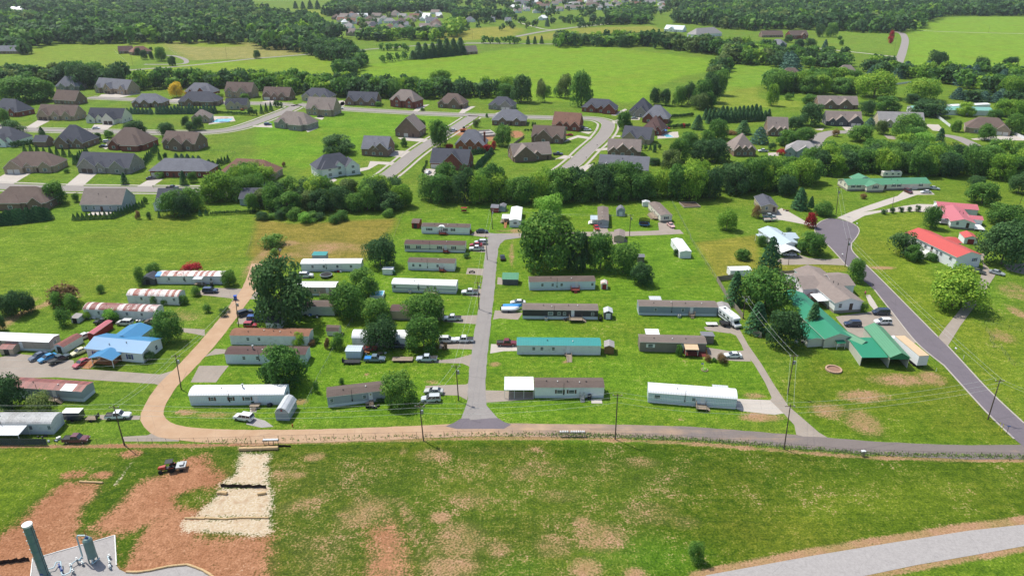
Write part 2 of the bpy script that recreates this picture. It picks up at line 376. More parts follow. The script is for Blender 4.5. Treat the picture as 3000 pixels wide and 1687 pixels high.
for q in ((1300, 90, 350, 60, .55), (1050, 160, 200, 40, .5), (560, 230, 60, 140, .65), (860, 50, 120, 30, .7), (1600, 110, 150, 40, .4)): blob(2, 'K2', *q)
mask(2, 'K1', [(-100, 880), (250, 760), (530, 650), (820, 600), (900, 560), (860, 610), (560, 690), (260, 800), (60, 960), (-100, 990)], .75, 2)
mline(2, 'A', [(0, 1308), (480, 1306), (640, 1303), (930, 1294), (1200, 1288), (1400, 1283), (1620, 1283), (1800, 1288), (2000, 1297), (2200, 1312), (2500, 1337), (2700, 1344), (3000, 1349), (3600, 1355)], .55, .82)
mline(0, 'A', [(0, 1309), (700, 1303)], .5, .5)
mline(2, 'L6', [(60, 640), (560, 540), (900, 486), (1220, 433), (1456, 405), (1900, 340)], 1.3, .9)
mline(2, 'L6', [(740, 642), (1000, 592), (1250, 548), (1456, 512), (1900, 430)], 1.0, .8)
mline(2, 'M2', [(1020, 985), (1150, 860), (1230, 900)], 2, .5)
blob(0, 'M2', 1790, 545, 90, 25, 1); blob(0, 'M2', 1960, 590, 120, 25, .9); blob(0, 'M3', 40, 560, 50, 25, 1)
for i in range(6): mline(1, 'L3', [(1500-i*9, 170+i*6), (1300-i*12, 420+i*8)], .18, .35)
for q in ([(2230, 690), (2400, 950), (2600, 1449)], [(2180, 700), (2330, 950), (2480, 1449)]): mline(2, 'L4', q, .4, .55)
gm = bpy.data.meshes.new('ground')
gm.vertices.add(len(GV)); gm.vertices.foreach_set('co', np.concatenate([GV, np.zeros((len(GV), 1))], 1).ravel())
gm.loops.add(GF.size); gm.loops.foreach_set('vertex_index', GF.ravel().astype(np.int32))
gm.polygons.add(len(GF)); gm.polygons.foreach_set('loop_start', np.arange(len(GF), dtype=np.int32)*4)
gm.update(calc_edges=True)
for nm, a in (('turf', gcol), ('bare', gmask)):
    at = gm.attributes.new(nm, 'FLOAT_COLOR', 'POINT')
    at.data.foreach_set('color', np.concatenate([a, np.ones((len(a), 1))], 1).ravel())
def ground_mat():
    k = NT('turf_and_soil'); p = k.pos()
    a = k.new('Attribute', attribute_name='turf').outputs['Color']; b = k.new('Attribute', attribute_name='bare').outputs['Color']
    ms = k.new('SeparateColor'); k.link(b, ms.inputs[0])
    n0, n1, n2, n3, n5 = k.noise(p, .03, 4, .6), k.noise(p, .11, 5, .65), k.noise(p, .6, 5, .7), k.noise(p, 2.4, 4, .75), k.noise(p, 7.0, 2, .7)
    st = k.new('Mapping'); st.inputs['Scale'].default_value = (.1, 1.2, 1); st.inputs['Rotation'].default_value = (0, 0, .1); k.link(p, st.inputs[0])
    n4 = k.noise(st.outputs[0], .6, 4, .65)
    def mod(g, n, a0, a1, lo, hi): return k.mix(1.0, g, k.mix(k.mapr(n, a0, a1), lo, hi), 'MULTIPLY')
    a = k.mix(1.0, a, (.9, .93, .66), 'MULTIPLY')
    g = mod(a, n1, .34, .66, (.74, .8, .7), (1.16, 1.1, 1.05))
    g = k.mix(k.mapr(k.math('ADD', k.math('MULTIPLY', n0, .6), k.math('MULTIPLY', n2, .4)), .47, .66, 0, .42), g, seen('8f8c3a'))
    g = mod(g, n4, .35, .65, (.8, .84, .76), (1.14, 1.1, 1.06))
    g = mod(g, n2, .36, .64, (.66, .72, .6), (1.22, 1.16, 1.1))
    g = mod(g, n3, .34, .66, (.5, .58, .45), (1.42, 1.3, 1.25))
    nn = k.math('ADD', k.math('MULTIPLY', n2, .32), k.math('ADD', k.math('MULTIPLY', n3, .42), k.math('MULTIPLY', n1, .26)))
    nz = k.mapr(nn, .36, .64)
    def thr(ch, lo, hi, amp): return k.mapr(k.math('ADD', ch, k.math('MULTIPLY', k.math('SUBTRACT', nz, .5), amp)), lo, hi)
    tan = k.mix(k.mapr(n2, .35, .65), seen('cdae7e'), seen('a78d5c'))
    tan = k.mix(k.mapr(n1, .42, .62), tan, seen('c79e7c'))
    tan = mod(tan, n3, .34, .66, (.66, .64, .58), (1.2, 1.2, 1.2))
    g = k.mix(k.mapr(ms.outputs[2], .2, 1, 0, .5), g, tan)
    g = k.mix(thr(ms.outputs[2], .38, .8, 1.3), g, tan)
    red = k.mix(k.mapr(n1, .36, .64), seen('cb9672'), seen('b5825e'))
    red = k.mix(k.mapr(n0, .42, .6), red, seen('c4906c'))
    red = mod(red, n2, .35, .65, (.78, .74, .7), (1.15, 1.17, 1.2))
    red = k.mix(k.mapr(k.noise(p, .07, 4, .6), .45, .62, 0, .4), red, seen('a66e4c'))
    red = mod(red, n3, .34, .62, (.68, .63, .58), (1.16, 1.16, 1.16))
    g = k.mix(k.mapr(ms.outputs[0], .2, 1, 0, .35), g, red)
    g = k.mix(thr(ms.outputs[0], .36, .66, 1.0), g, red)
    straw = k.mix(k.mapr(n3, .36, .66), seen('d0b389'), seen('f6ead2'))
    straw = k.mix(k.mapr(n2, .52, .68, 0, .7), straw, seen('bf9a76'))
    g = k.mix(thr(ms.outputs[1], .36, .62, 1.1), g, straw)
    k.link(g, k.b.inputs['Base Color']); k.b.inputs['Roughness'].default_value = .95; k.b.inputs['Specular IOR Level'].default_value = .1
    k.bump(k.math('ADD', n2, k.math('MULTIPLY', n3, .5)), .6, .4)
    return k.m
gm.materials.append(ground_mat())
tag(ob('ground', gm), kind='structure')
# ------------------------------------------------------------------ roads, drives, pads
def pave(name, c1, c2, c3, sc=.25, clay=False):
    k = NT(name); p = k.pos(); n = k.noise(p, sc, 6, .7); n2 = k.noise(p, 2.2, 4, .7)
    cc = k.mix(k.mapr(n, .3, .7), seen(c1), seen(c2))
    cc = k.mix(k.mapr(n2, .35, .7, 0, .55), cc, seen(c3))
    if clay:
        x = k.sepxyz(p)[0]
        f = k.math('ADD', k.mapr(x, -45, 75, 1.15, .1), k.math('MULTIPLY', k.math('SUBTRACT', k.noise(p, .12, 5, .7), .5), 1.1))
        st = k.new('Mapping'); st.inputs['Scale'].default_value = (.05, 1.6, 1); k.link(p, st.inputs[0])
        f = k.math('ADD', f, k.math('MULTIPLY', k.math('SUBTRACT', k.noise(st.outputs[0], .8, 3), .5), .8))
        cc = k.mix(k.mapr(f, .25, .95), cc, k.mix(k.mapr(n, .3, .7), seen('d9b998'), seen('c9a583')))
    cr = k.new('TexVoronoi', feature='DISTANCE_TO_EDGE'); cr.inputs['Scale'].default_value = .16; k.link(p, cr.inputs['Vector'])
    cc = k.mix(k.mapr(cr.outputs['Distance'], 0, .006, .4, 0), cc, mul(seen(c3), .45))
    k.link(cc, k.b.inputs['Base Color']); k.b.inputs['Roughness'].default_value = .9; k.b.inputs['Specular IOR Level'].default_value = .15
    k.bump(n2, .2, .03); return k.m
STREET = pave('old_asphalt', 'aba6a1', '9c9692', 'b5afa8'); CLAYRD = pave('clay_stained_asphalt', '8f8580', '857c78', '9a8f88', clay=True)
TAR = pave('new_asphalt', '857d84', '7a7379', '8f878c'); DRIVE = pave('worn_drive', 'b7ada2', 'a39a90', 'c2b09a')
CDRIVE = pave('pale_concrete_drive', 'd8cfc3', 'cbc1b4', 'e0d8ce'); GRAVEL = pave('grey_gravel', 'bdb8b4', 'aaa5a2', 'd0ccc8', .8)
KERB = pave('kerb_concrete', 'cfc7bb', 'c2b9ad', 'd8d2c8'); SUBST = pave('grey_subdivision_asphalt', 'ada69f', 'a29b95', 'b5aea6')
def smooth_path(q, step=2.0):
    q = [Vector((a[0], a[1], 0)) for a in q]; out = []
    for i in range(len(q)-1):
        p0, p1, p2, p3 = q[max(0, i-1)], q[i], q[i+1], q[min(len(q)-1, i+2)]
        n = max(1, int((p2-p1).length/step))
        for j in range(n):
            t = j/n
            out.append(.5*((2*p1)+(p2-p0)*t+(2*p0-5*p1+4*p2-p3)*t*t+(3*p1-p0-3*p2+p3)*t**3))
    return out+[q[-1]]
def offset_path(q, d):
    out = []
    for i, a in enumerate(q):
        t = (q[min(i+1, len(q)-1)]-q[max(i-1, 0)]).normalized()
        out.append(a+Vector((t.y, -t.x, 0))*d)
    return out
rr = random.Random(3)
def ribbon(name, q, w, z, m, thick=0.0, rag=0.12, cuts=()):
    L = offset_path(q, -w/2); R = offset_path(q, w/2); b = MB()
    if rag: L = [p+Vector((rr.uniform(-rag, rag), rr.uniform(-rag, rag), 0)) for p in L]; R = [p+Vector((rr.uniform(-rag, rag), rr.uniform(-rag, rag), 0)) for p in R]
    for i in range(len(q)-1):
        c = (q[i]+q[i+1])/2
        if any((c-k[0]).length < k[1] for k in cuts): continue
        a = [L[i], R[i], R[i+1], L[i+1]]
        vs = [(p.x, p.y, z) for p in a]
        if thick: b.add([(p.x, p.y, z-thick) for p in a]+vs, [(4, 5, 6, 7), (0, 1, 5, 4), (1, 2, 6, 5), (2, 3, 7, 6), (3, 0, 4, 7)])
        else: b.add(vs, [(0, 1, 2, 3)])
    return tag(ob(name, b.mesh(name), m), kind='structure')
def road(name, fr, pts, w, z, m, **kw):
    q = smooth_path([P(fr, *p) if not isinstance(p[0], str) else P(*p) for p in pts]); ribbon(name, q, w, z, m, **kw); return q
def sheet(name, fr, pts, z, m):
    q = [P(fr, *p) if not isinstance(p[0], str) else P(*p) for p in pts]
    return tag(ob(name, MB().add([(p.x, p.y, z) for p in q], [tuple(range(len(q)))]).mesh(name), m), kind='structure')
# the lane round the trailer park and its street
road('dirt_road', 'A', [(758, 772), (735, 838), (712, 872), (633, 976), (549, 1071), (490, 1130), (455, 1185), (446, 1222), (470, 1252), (524, 1268), (655, 1277), (931, 1276), (1180, 1267), (1393, 1258), (1614, 1260), (1966, 1266), (2214, 1283), (2572, 1312), (2814, 1323), (3000, 1323), (3500, 1320)], 5.0, .030, CLAYRD)
sheet('street_apron', 'K8', [(380, 1262), (470, 1225), (548, 1178), (935, 1174), (1000, 1215), (1080, 1244), (1000, 1290), (500, 1290)], .036, TAR)
road('street', 'A', [(1404, 1228), (1396, 1160), (1402, 1060), (1414, 960), (1428, 860), (1438, 760), (1447, 700), (1452, 688)], 4.4, .042, STREET)
sheet('street_mouth', 'K8', [(548, 1180), (600, 1040), (640, 900), (800, 900), (815, 1040), (935, 1176)], .046, STREET)
road('lane', 'A', [(1385, 683), (1440, 690), (1500, 690), (1600, 688), (1721, 686), (1845, 685), (1997, 679)], 5.0, .034, DRIVE)
sheet('street_corner', 'K3', [(830, 480), (1000, 495), (1190, 530), (1010, 555), (960, 600), (945, 640), (840, 640), (850, 560)], .05, STREET)
# the tarred road on the right with its turning circle
sheet('tarred_road', 'L2', [(470, 0), ('K5', 300, 1020), ('K5', 110, 810), ('K5', -30, 690), ('K5', -40, 600), ('K5', 20, 540), ('K5', 110, 508), ('K5', 200, 512), ('K5', 320, 545), ('K5', 400, 590), ('K5', 425, 640), ('K5', 400, 700), ('K5', 345, 770), ('K5', 345, 840), ('K5', 420, 930), ('K5', 620, 1120), (1010, 400), (1170, 560), (1450, 860), (1739, 1130), (2100, 1480), (1900, 1500), (1739, 1330), (1655, 1262), (1420, 1035), (1060, 640), (830, 450)], .05, TAR)
for q in ([('K5', 345, 770), ('K5', 345, 840), ('K5', 420, 930), ('K5', 620, 1120), ('L2', 1010, 400)], [('L2', 1085, 470), ('L2', 1170, 560), ('L2', 1450, 860), ('L2', 1739, 1130)], [('L2', 1655, 1262), ('L2', 1420, 1035), ('L2', 1060, 640)],
          [('K5', 345, 770), ('K5', 400, 700), ('K5', 425, 640), ('K5', 400, 590), ('K5', 320, 545)], [('K5', 300, 1020), ('K5', 110, 810), ('K5', -30, 690), ('K5', -40, 600), ('K5', 20, 540), ('K5', 110, 508)], [('L2', 470, 0), ('L2', 620, 190), ('L2', 830, 450), ('L2', 1060, 640)]):
    road('kerb', 'A', q, .35, .14, KERB, thick=.13, rag=0)
# gravel drive and pads in the near field
sheet('gravel_drive', 'L6', [(40, 700), (100, 632), (560, 548), (900, 492), (1220, 442), (1456, 416), (1900, 350), (1900, 420), (1456, 508), (1250, 545), (1000, 588), (760, 638), (600, 700)], .03, GRAVEL)
sheet('gravel_pad', 'L3', [(330, 1700), (362, 1268), (1262, 1008), (1278, 1335), (1310, 1375), (1385, 1412), (1640, 1395), (1850, 1345), (2060, 1328), (2160, 1365), (2247, 1400), (2400, 1500), (2500, 1700)], .04, GRAVEL)
# trailer-park drives
DZ = .008
for n_, fr, pts, m in (
    ('driveway', 'K3', [(680, 490), (690, 465), (830, 470), (900, 500), (860, 530), (780, 515)], DRIVE),
    ('driveway', 'K3', [(690, 600), (810, 600), (845, 590), (838, 690), (640, 675)], DRIVE),
    ('driveway', 'K3', [(615, 852), (830, 862), (825, 935), (598, 915)], DRIVE),
    ('driveway', 'K3', [(575, 1078), (800, 1072), (785, 1165), (560, 1140)], DRIVE),
    ('driveway', 'K3', [(380, 1365), (480, 1358), (760, 1350), (740, 1449), (560, 1437), (360, 1420)], DRIVE),
    ('driveway', 'K8', [(315, 440), (320, 375), (480, 375), (660, 350), (725, 320), (685, 455), (640, 445), (450, 440)], DRIVE),
    ('driveway', 'K8', [(120, 590), (300, 560), (480, 545), (620, 510), (680, 490), (660, 640), (560, 595), (350, 590)], DRIVE),
    ('driveway', 'K8', [(170, 832), (600, 818), (630, 800), (612, 985), (520, 935), (330, 930), (160, 900)], DRIVE),
    ('driveway', 'K3', [(905, 1300), (1050, 1310), (1200, 1330), (1150, 1400), (960, 1385), (885, 1400)], DRIVE),
    ('driveway', 'K3', [(935, 950), (975, 955), (1000, 1030), (930, 1025)], DRIVE),
    ('driveway', 'K8', [(865, 390), (930, 392), (1140, 395), (1140, 462), (1000, 465), (855, 490)], CDRIVE),
    ('driveway', 'K8', [(805, 880), (1010, 885), (1320, 900), (1320, 975), (900, 1005), (800, 1010)], DRIVE),
    ('driveway', 'M3', [(690, 1390), (700, 1330), (800, 1340), (825, 1400), (700, 1415)], DRIVE),
    ('driveway', 'M3', [(1240, 1310), (1370, 1310), (1380, 1390), (1250, 1390)], DRIVE),
    ('driveway', 'N4', [(945, 290), (1020, 290), (1065, 360), (960, 380)], DRIVE),
    ('driveway', 'K2', [(0, 515), (440, 530), (560, 450), (560, 640), (320, 635), (60, 605), (-100, 590)], DRIVE),
    ('driveway', 'K2', [(370, 810), (480, 780), (640, 800), (650, 880), (430, 905), (340, 900)], DRIVE),
    ('driveway', 'K2', [(110, 1165), (225, 1170), (210, 1215), (60, 1235), (0, 1250)], DRIVE),
    ('driveway', 'K2', [(-60, 1345), (255, 1343), (170, 1449), (120, 1520), (-150, 1520)], DRIVE),
    ('driveway', 'K2', [(1010, 410), (1150, 365), (1160, 410), (1030, 425)], DRIVE),
    ('driveway', 'K6', [(-300, 230), (180, 130), (480, 160), (780, 200), (800, 290), (1000, 300), (1700, 350), (1900, 290), (1750, 480), (1640, 450), (1000, 410), (600, 380), (-300, 400)], DRIVE),
    ('driveway', 'K6', [(1310, 1010), (1560, 995), (1700, 940), (1900, 1000), (1900, 1060), (1300, 1060)], DRIVE),
    ('driveway', 'K6', [(1060, 780), (1490, 790), (1480, 830), (1060, 830)], DRIVE),
    ('driveway', 'K1', [(1930, 945), (2174, 960), (2174, 1030), (2080, 1010), (1900, 980)], DRIVE),
    ('driveway', 'K7', [(470, 960), (560, 1000), (640, 1020), (730, 1085), (600, 1095), (440, 1060)], GRAVEL),
    ('driveway', 'K7', [(480, 885), (560, 880), (545, 930), (480, 930)], CDRIVE),
    ('driveway', 'K4', [(950, 935), (1220, 900), (1310, 920), (1330, 990), (1210, 1000), (975, 970)], DRIVE),
    ('driveway', 'K4', [(975, 1150), (1110, 1170), (1250, 1195), (1400, 1180), (1450, 1300), (1300, 1295), (1080, 1280), (1000, 1260)], DRIVE),
    ('driveway', 'K9', [(1300, 970), (1650, 985), (1780, 1010), (1900, 1110), (1700, 1140), (1350, 1100), (1290, 1075)], CDRIVE),
    ('parking_lot', 'N1', [(815, 415), (1060, 380), (1195, 372), (1290, 470), (1385, 590), (1340, 600), (1260, 620), (1050, 600), (1000, 580), (900, 520), (830, 440)], DRIVE),
    ('driveway', 'L2', [(1085, 485), (1010, 400), (1060, 330), (1190, 170), (1240, 110), (1310, 20), ('K5', 1700, 1200), ('K5', 1720, 1100), ('K5', 1870, 1110), ('K5', 1790, 1230), (1400, 40), (1290, 180), (1200, 300)], DRIVE),
    ('driveway', 'K5', [(1700, 880), (1760, 880), (1740, 970), (1870, 1110), (1720, 1150), (1740, 1000)], DRIVE),
    ('driveway', 'K5', [(1960, 1000), (2174, 980), (2174, 1100), (2000, 1060)], DRIVE),
    ('driveway', 'K5', [(190, 500), (330, 440), (520, 370), (700, 310), (830, 270), (900, 215), (1180, 215), (1228, 255), (1040, 258), (960, 285), (800, 340), (560, 420), (470, 440), (700, 415), (900, 375), (1050, 355), (1310, 362), (1290, 450), (1000, 432), (640, 445), (480, 480), (340, 555), (270, 525)], CDRIVE),
    ('driveway', 'N2', [(750, 610), (790, 590), (940, 565), (1010, 590), (1150, 600), (1290, 590), (1335, 650), (1100, 640), (800, 645)], DRIVE),
    ('driveway', 'N2', [(640, 270), (790, 190), (840, 215), (980, 295), (1080, 330), (1075, 350), (960, 318), (800, 288)], CDRIVE),
    ('garden_path', 'N1', [(1020, 270), (1050, 265), (1080, 310), (1110, 360), (1080, 372), (1045, 330)], CDRIVE)):
    DZ = DZ+.0006; sheet(n_, fr, pts, DZ, m)
sheet('lane_surface', 'K9', [(1220, 270), (1310, 200), (1420, 400), (1560, 600), (1700, 830), (1850, 1050), (2070, 1240), (2174, 1330), ('K9', 2260, 1380), (2000, 1370), (1930, 1350), (1910, 1250), (1800, 1130), (1650, 985), (1670, 960), (1600, 800), (1480, 600), (1380, 480), (1350, 400), (1290, 300)], .036, DRIVE)
# subdivision streets with kerbs and pavements
ST_ = [road('subdivision_street', 'M1', p, w, .035, SUBST, rag=0) for p, w in (
    ([(745, 250), (1200, 270), (1560, 290), (1800, 292), (2174, 300), (2350, 306), (2520, 318)], 7.5),
    ([(-200, 490), (0, 500), (220, 520), (800, 537), (1500, 548), (1800, 542), (2000, 515), (2174, 462), (2330, 402), (2450, 355), (2520, 318)], 8),
    ([('M2', 340, 310), ('M2', 740, 345), ('M2', 1000, 362), ('M2', 1500, 388), ('M2', 1900, 402), ('M2', 2174, 405), ('M3', 80, 415), ('M3', 400, 424), ('M3', 680, 430), ('M3', 800, 462), ('M3', 812, 510), ('M3', 760, 590), ('M3', 640, 700), ('M3', 540, 800), ('M3', 440, 880)], 8),
    ([(-200, 995), (0, 1003), (400, 1018), (1000, 1028), (1500, 1032), (1700, 1036), (2000, 1050)], 8),
    ([('M2', 1850, 405), ('M2', 1690, 510), ('M2', 1470, 640), ('M2', 1320, 745), ('M2', 1180, 860), ('M2', 1060, 950), ('M2', 930, 1040)], 7.5),
    ([('M4', 690, 545), ('M4', 560, 545), ('M4', 440, 580), ('M4', 400, 640), ('M4', 430, 700)], 9), ([('M4', 1490, 570), ('M4', 1600, 590), ('M4', 1720, 640), ('M4', 1800, 690)], 8))]
for i, q in enumerate(ST_[:5]):
    w = 7.5 if i in (0, 4) else 8
    near = [(c, 6.5) for j, o in enumerate(ST_[:5]) if j != i for c in o[::3]]
    for s_ in (-1, 1):
        ribbon('kerb', offset_path(q, s_*(w/2+.15)), .3, .13, KERB, .12, 0, near)
        ribbon('pavement', offset_path(q, s_*(w/2+2.6)), 1.4, .06, KERB, .05, 0, near)
road('country_road', 'A', [(355, 208), (560, 192), (740, 173), (900, 160), (1120, 142), (1300, 130), (1480, 128)], 6, .03, SUBST, rag=0)
road('country_road', 'A', [(1365, 125), (1500, 128), (1640, 130)], 6, .04, SUBST, rag=0)
road('country_road', 'T3', [(20, 375), (250, 330), (450, 300), (700, 270), (1000, 240)], 9, .03, SUBST, rag=0)
road('country_road', 'T4', [(1240, 320), (1340, 335), (1380, 400), (1355, 520), (1310, 640)], 9, .03, SUBST, rag=0)
road('farm_drive', 'T4', [(480, 485), (700, 510), (900, 530), (1080, 550), (1300, 575)], 4, .03, CDRIVE)
road('farm_drive', 'T1', [(1450, 650), (1700, 650), (1860, 640), (1860, 600), (1750, 565), (1600, 560)], 5, .035, SUBST)
road('farm_drive', 'T4', [(1330, 300), (1700, 318), (2250, 335), (2800, 345)], 3, .03, CDRIVE)
road('farm_drive', 'T3', [(60, 225), (180, 260), (320, 295), (450, 305)], 4, .04, CDRIVE)
def drv(fr, *pts): sheet('driveway', fr, pts, .028, CDRIVE)
drv('M1', (210, 510), (330, 437), (420, 450), (300, 512)); drv('M1', (800, 480), (970, 478), (900, 528), (770, 522))
drv('M1', (-100, 975), (50, 895), (240, 885), (270, 890), (200, 930), (110, 985)); drv('M1', (545, 1005), (690, 885), (830, 890), (700, 1005))
drv('M1', (1140, 1020), (1290, 930), (1390, 940), (1270, 1020)); drv('M1', (860, 225), (960, 215), (1215, 215), (1130, 228), (1000, 255), (830, 245))
drv('M1', (200, 1075), (270, 1040), (350, 1040), (290, 1075)); drv('M1', (1430, 275), (1560, 235), (1620, 250), (1500, 285)); drv('M1', (860, 670), (940, 625), (950, 650), (900, 690))
drv('M2', (0, 965), (190, 870), (205, 880), (70, 1000), (-60, 1000)); drv('M2', (1120, 745), (1160, 700), (1320, 705), (1250, 760))
drv('M2', (970, 790), (1180, 800), (1150, 825), (1040, 815), (960, 860), (880, 880), (850, 855), (950, 840)); drv('M2', (1200, 590), (1330, 585), (1460, 605), (1440, 630), (1240, 612))
drv('M2', (1430, 900), (1420, 850), (1600, 865), (1530, 920), (1480, 950)); drv('M2', (1320, 375), (1390, 318), (1475, 308), (1370, 372)); drv('M2', (1720, 385), (1770, 325), (1865, 325), (1760, 385))
drv('M2', (570, 985), (650, 930), (690, 950), (620, 990)); drv('M2', (50, 285), (150, 270), (170, 285), (60, 310)); drv('M2', (640, 285), (740, 275), (760, 310), (700, 330))
drv('M2', (270, 520), (370, 500), (380, 522)); drv('M2', (410, 520), (520, 490), (530, 510), (440, 545)); drv('M2', (490, 420), (580, 420), (560, 440)); drv('M2', (2030, 385), (2120, 355), (2200, 360), (2100, 395))
drv('M2', (-40, 490), (130, 470), (140, 505), (0, 500)); drv('M2', (720, 290), (760, 280), (750, 320), (700, 335))
drv('M3', (840, 400), (960, 345), (980, 355), (880, 405)); drv('M3', (570, 540), (690, 540), (650, 560)); drv('M3', (470, 600), (560, 570), (680, 590), (660, 605), (560, 590), (440, 630))
drv('M3', (350, 780), (440, 740), (540, 750), (470, 770), (390, 770)); drv('M3', (820, 465), (900, 435), (960, 440), (850, 480)); drv('M3', (700, 690), (810, 675), (810, 695), (710, 705)); drv('M3', (830, 580), (920, 570), (920, 585))
drv('M3', (450, 895), (600, 830), (700, 810), (610, 885), (470, 912)); drv('M3', (1020, 420), (1090, 420), (1080, 440), (1010, 440)); drv('M3', (1230, 570), (1400, 545), (1420, 580), (1240, 595))
drv('M4', (630, 500), (800, 480), (790, 530), (660, 530)); drv('M4', (1330, 475), (1450, 480), (1500, 540), (1400, 530)); drv('M4', (1720, 600), (1900, 580), (2200, 570), (2174, 615), (1750, 610)); drv('M4', (0, 720), (90, 715), (90, 745), (0, 745)); drv('M4', (390, 520), (480, 510), (460, 530))
sheet('patio', 'M4', [(970, 560), (1110, 590), (1120, 612), (1020, 600)], .03, DRIVE)
# ------------------------------------------------------------------ building kit
WL = {'wh': mat('white_siding', 'e6e8e8', .6, .07, lines=.34), 'gy': mat('grey_siding', '9aa2aa', .65, .08, lines=.34), 'tn': mat('tan_siding', 'b5a68f', .65, .1, lines=.34),
      'cr': mat('cream_siding', 'dfdaca', .65, .08, lines=.34), 'bl': mat('pale_blue_siding', 'cfdbe3', .55, .07, ribs=.4), 'ch': mat('charcoal_siding', '3f3d40', .6, .1, lines=.34),
      'tp': mat('taupe_siding', '7e766c', .6, .1, lines=.34), 'sl': mat('slate_blue_siding', '8b96a3', .6, .08, lines=.34), 'gr': mat('mossy_white_siding', 'b9c1b4', .65, .14, dirt=('6f7d58', .5), lines=.34),
      'ag': mat('weathered_white_siding', 'd6d8d8', .65, .12, dirt=('75766a', .55), lines=.34), 'bg': mat('beige_grey_siding', 'a99c92', .65, .12, dirt=('786b60', .4)),
      'br': brick('red_brick', '7c4237'), 'bb': brick('brown_brick', '7b6455'), 'tb': brick('tan_brick', '9c8a76'), 'ob': brick('orange_brick', '94573c'), 'sb': brick('grey_stone', '8b8680'),
      'rw': mat('red_barn_siding', '8e2f2c', .65, .12), 'wd': mat('brown_shed_boards', '7d5f3c', .8, .2), 'dk': mat('dark_shed_boards', '55565a', .7, .15), 'bs': mat('skirting_block', '8f897f', .85, .2),
      'wk': mat('white_skirting', 'c9cfd4', .6, .08, dirt=('8f948f', .3)), 'lb': mat('light_barn_metal', 'c6c6b8', .5, .08, ribs=.35)}
RF = {'rg': shingle('grey_shingle', seen('83848b', .8)), 'rd': shingle('charcoal_shingle', seen('5d5f68', .8)), 'rb': shingle('brown_shingle', seen('7d6c63', .8)), 'rt': shingle('taupe_shingle', seen('978a82', .8)),
      'rr': shingle('red_brown_shingle', seen('95705f', .8)), 'rl': shingle('light_grey_shingle', seen('a7a3a1', .8)), 'rk': shingle('black_shingle', seen('4c4f59', .8)), 'ru': shingle('rust_brown_shingle', seen('9a6b54', .8)),
      'rm': shingle('mauve_brown_shingle', seen('6d5551', .8)), 'mw': mat('white_metal_roof', 'dcdedd', .45, .06, ribs=.6, dirt=('a7a6a0', .35)), 'ms': mat('silver_metal_roof', 'b9bdbf', .42, .1, ribs=.6),
      'mb': mat('blue_metal_roof', seen('4597cc', .62), .42, .08, ribs=.45), 'mt': mat('teal_metal_roof', seen('3f9c98', .78), .42, .1, ribs=.45), 'mg': mat('green_metal_roof', seen('5c9a74', .78), .42, .08, ribs=.5),
      'md': mat('dark_green_metal_roof', seen('2f8f6a', .78), .42, .08, ribs=.5), 'mr': mat('red_metal_roof', seen('dd7f86', .66), .42, .06, ribs=.6), 'mo': mat('coral_red_metal_roof', seen('e8695f', .62), .42, .06, ribs=.6),
      'ml': mat('pale_blue_metal_roof', seen('c3d3da', .78), .4, .05, ribs=.6), 'mn': mat('tan_metal_roof', seen('d9bd97', .78), .5, .08), 'mv': mat('seafoam_metal_roof', seen('86bfb0', .78), .42, .06, ribs=.6),
      'r1': rusty('white_roof_rust_streaks', 'd5d1cb', '93503f', .50, .62), 'r2': rusty('rusted_red_roof', 'cfc6c0', '7c3a30', .40, .50), 'r3': rusty('patched_red_roof', '8d4b41', '6d332a', .4, .65), 'r4': rusty('grey_roof_sealed_seams', 'a9abab', '8e8f8d', .4, .7, 1.5)}
RFT = {'rb': shingle('aged_brown_shingle', seen('75675f', .68)), 'rm': shingle('aged_mauve_shingle', seen('6b5551', .72)), 'rt': shingle('aged_taupe_shingle', seen('8d8077', .7)), 'ru': shingle('aged_rust_shingle', seen('9a6f58', .72))}
DOORW = mat('white_door', 'd9dbdb', .5, .05); DOORB = mat('brown_door', '4b3a30', .6, .1); GARD = mat('garage_door_white', 'cfcac2', .55, .06); GARB = mat('garage_door_brown', '54463e', .55, .08)
def win_mesh():
    b = MB(); b.box(-.5, -.06, -.5, -.42, 0, .5).box(.42, -.06, -.5, .5, 0, .5).box(-.42, -.06, .43, .42, 0, .5).box(-.42, -.06, -.5, .42, 0, -.43).box(-.42, -.05, -.03, .42, 0, .03)
    return b.mesh('window_frame')
def pane_mesh(): return MB().box(-.42, -.03, -.43, .42, -.005, .43).mesh('pane')
WINM, PANEM = win_mesh(), pane_mesh()
def window(root, x, y, z, w, h, rz=0, shut=None, frame=None):
    o = ob('window', WINM, frame or TRIM, root, (x, y, z), (0, 0, rz), (w, 1, h))
    ob('pane', PANEM, GLASS, o)
    if shut:
        for s in (-1, 1):
            d = Matrix.Rotation(rz, 3, 'Z') @ Vector((s*(w/2+.22), -.02, 0))
            ob('shutter', cached('shutter', lambda: MB().box(-.2, -.03, -.5, .2, .0, .5).mesh('shutter')), shut, root, (x+d.x, y+d.y, z), (0, 0, rz), (1, 1, h))
    return o
def door(root, x, y, z, w=.95, h=2.05, m=None, rz=0, name='door'):
    o = ob(name, cached('door', lambda: MB().box(-.5, -.05, 0, .5, 0, 1).mesh('door')), m or DOORW, root, (x, y, z), (0, 0, rz), (w, 1, h))
    if name == 'door': ob('handle', cached('handle', lambda: MB().box(.34, -.09, .46, .4, -.05, .5).mesh('handle')), DARK, o)
    return o
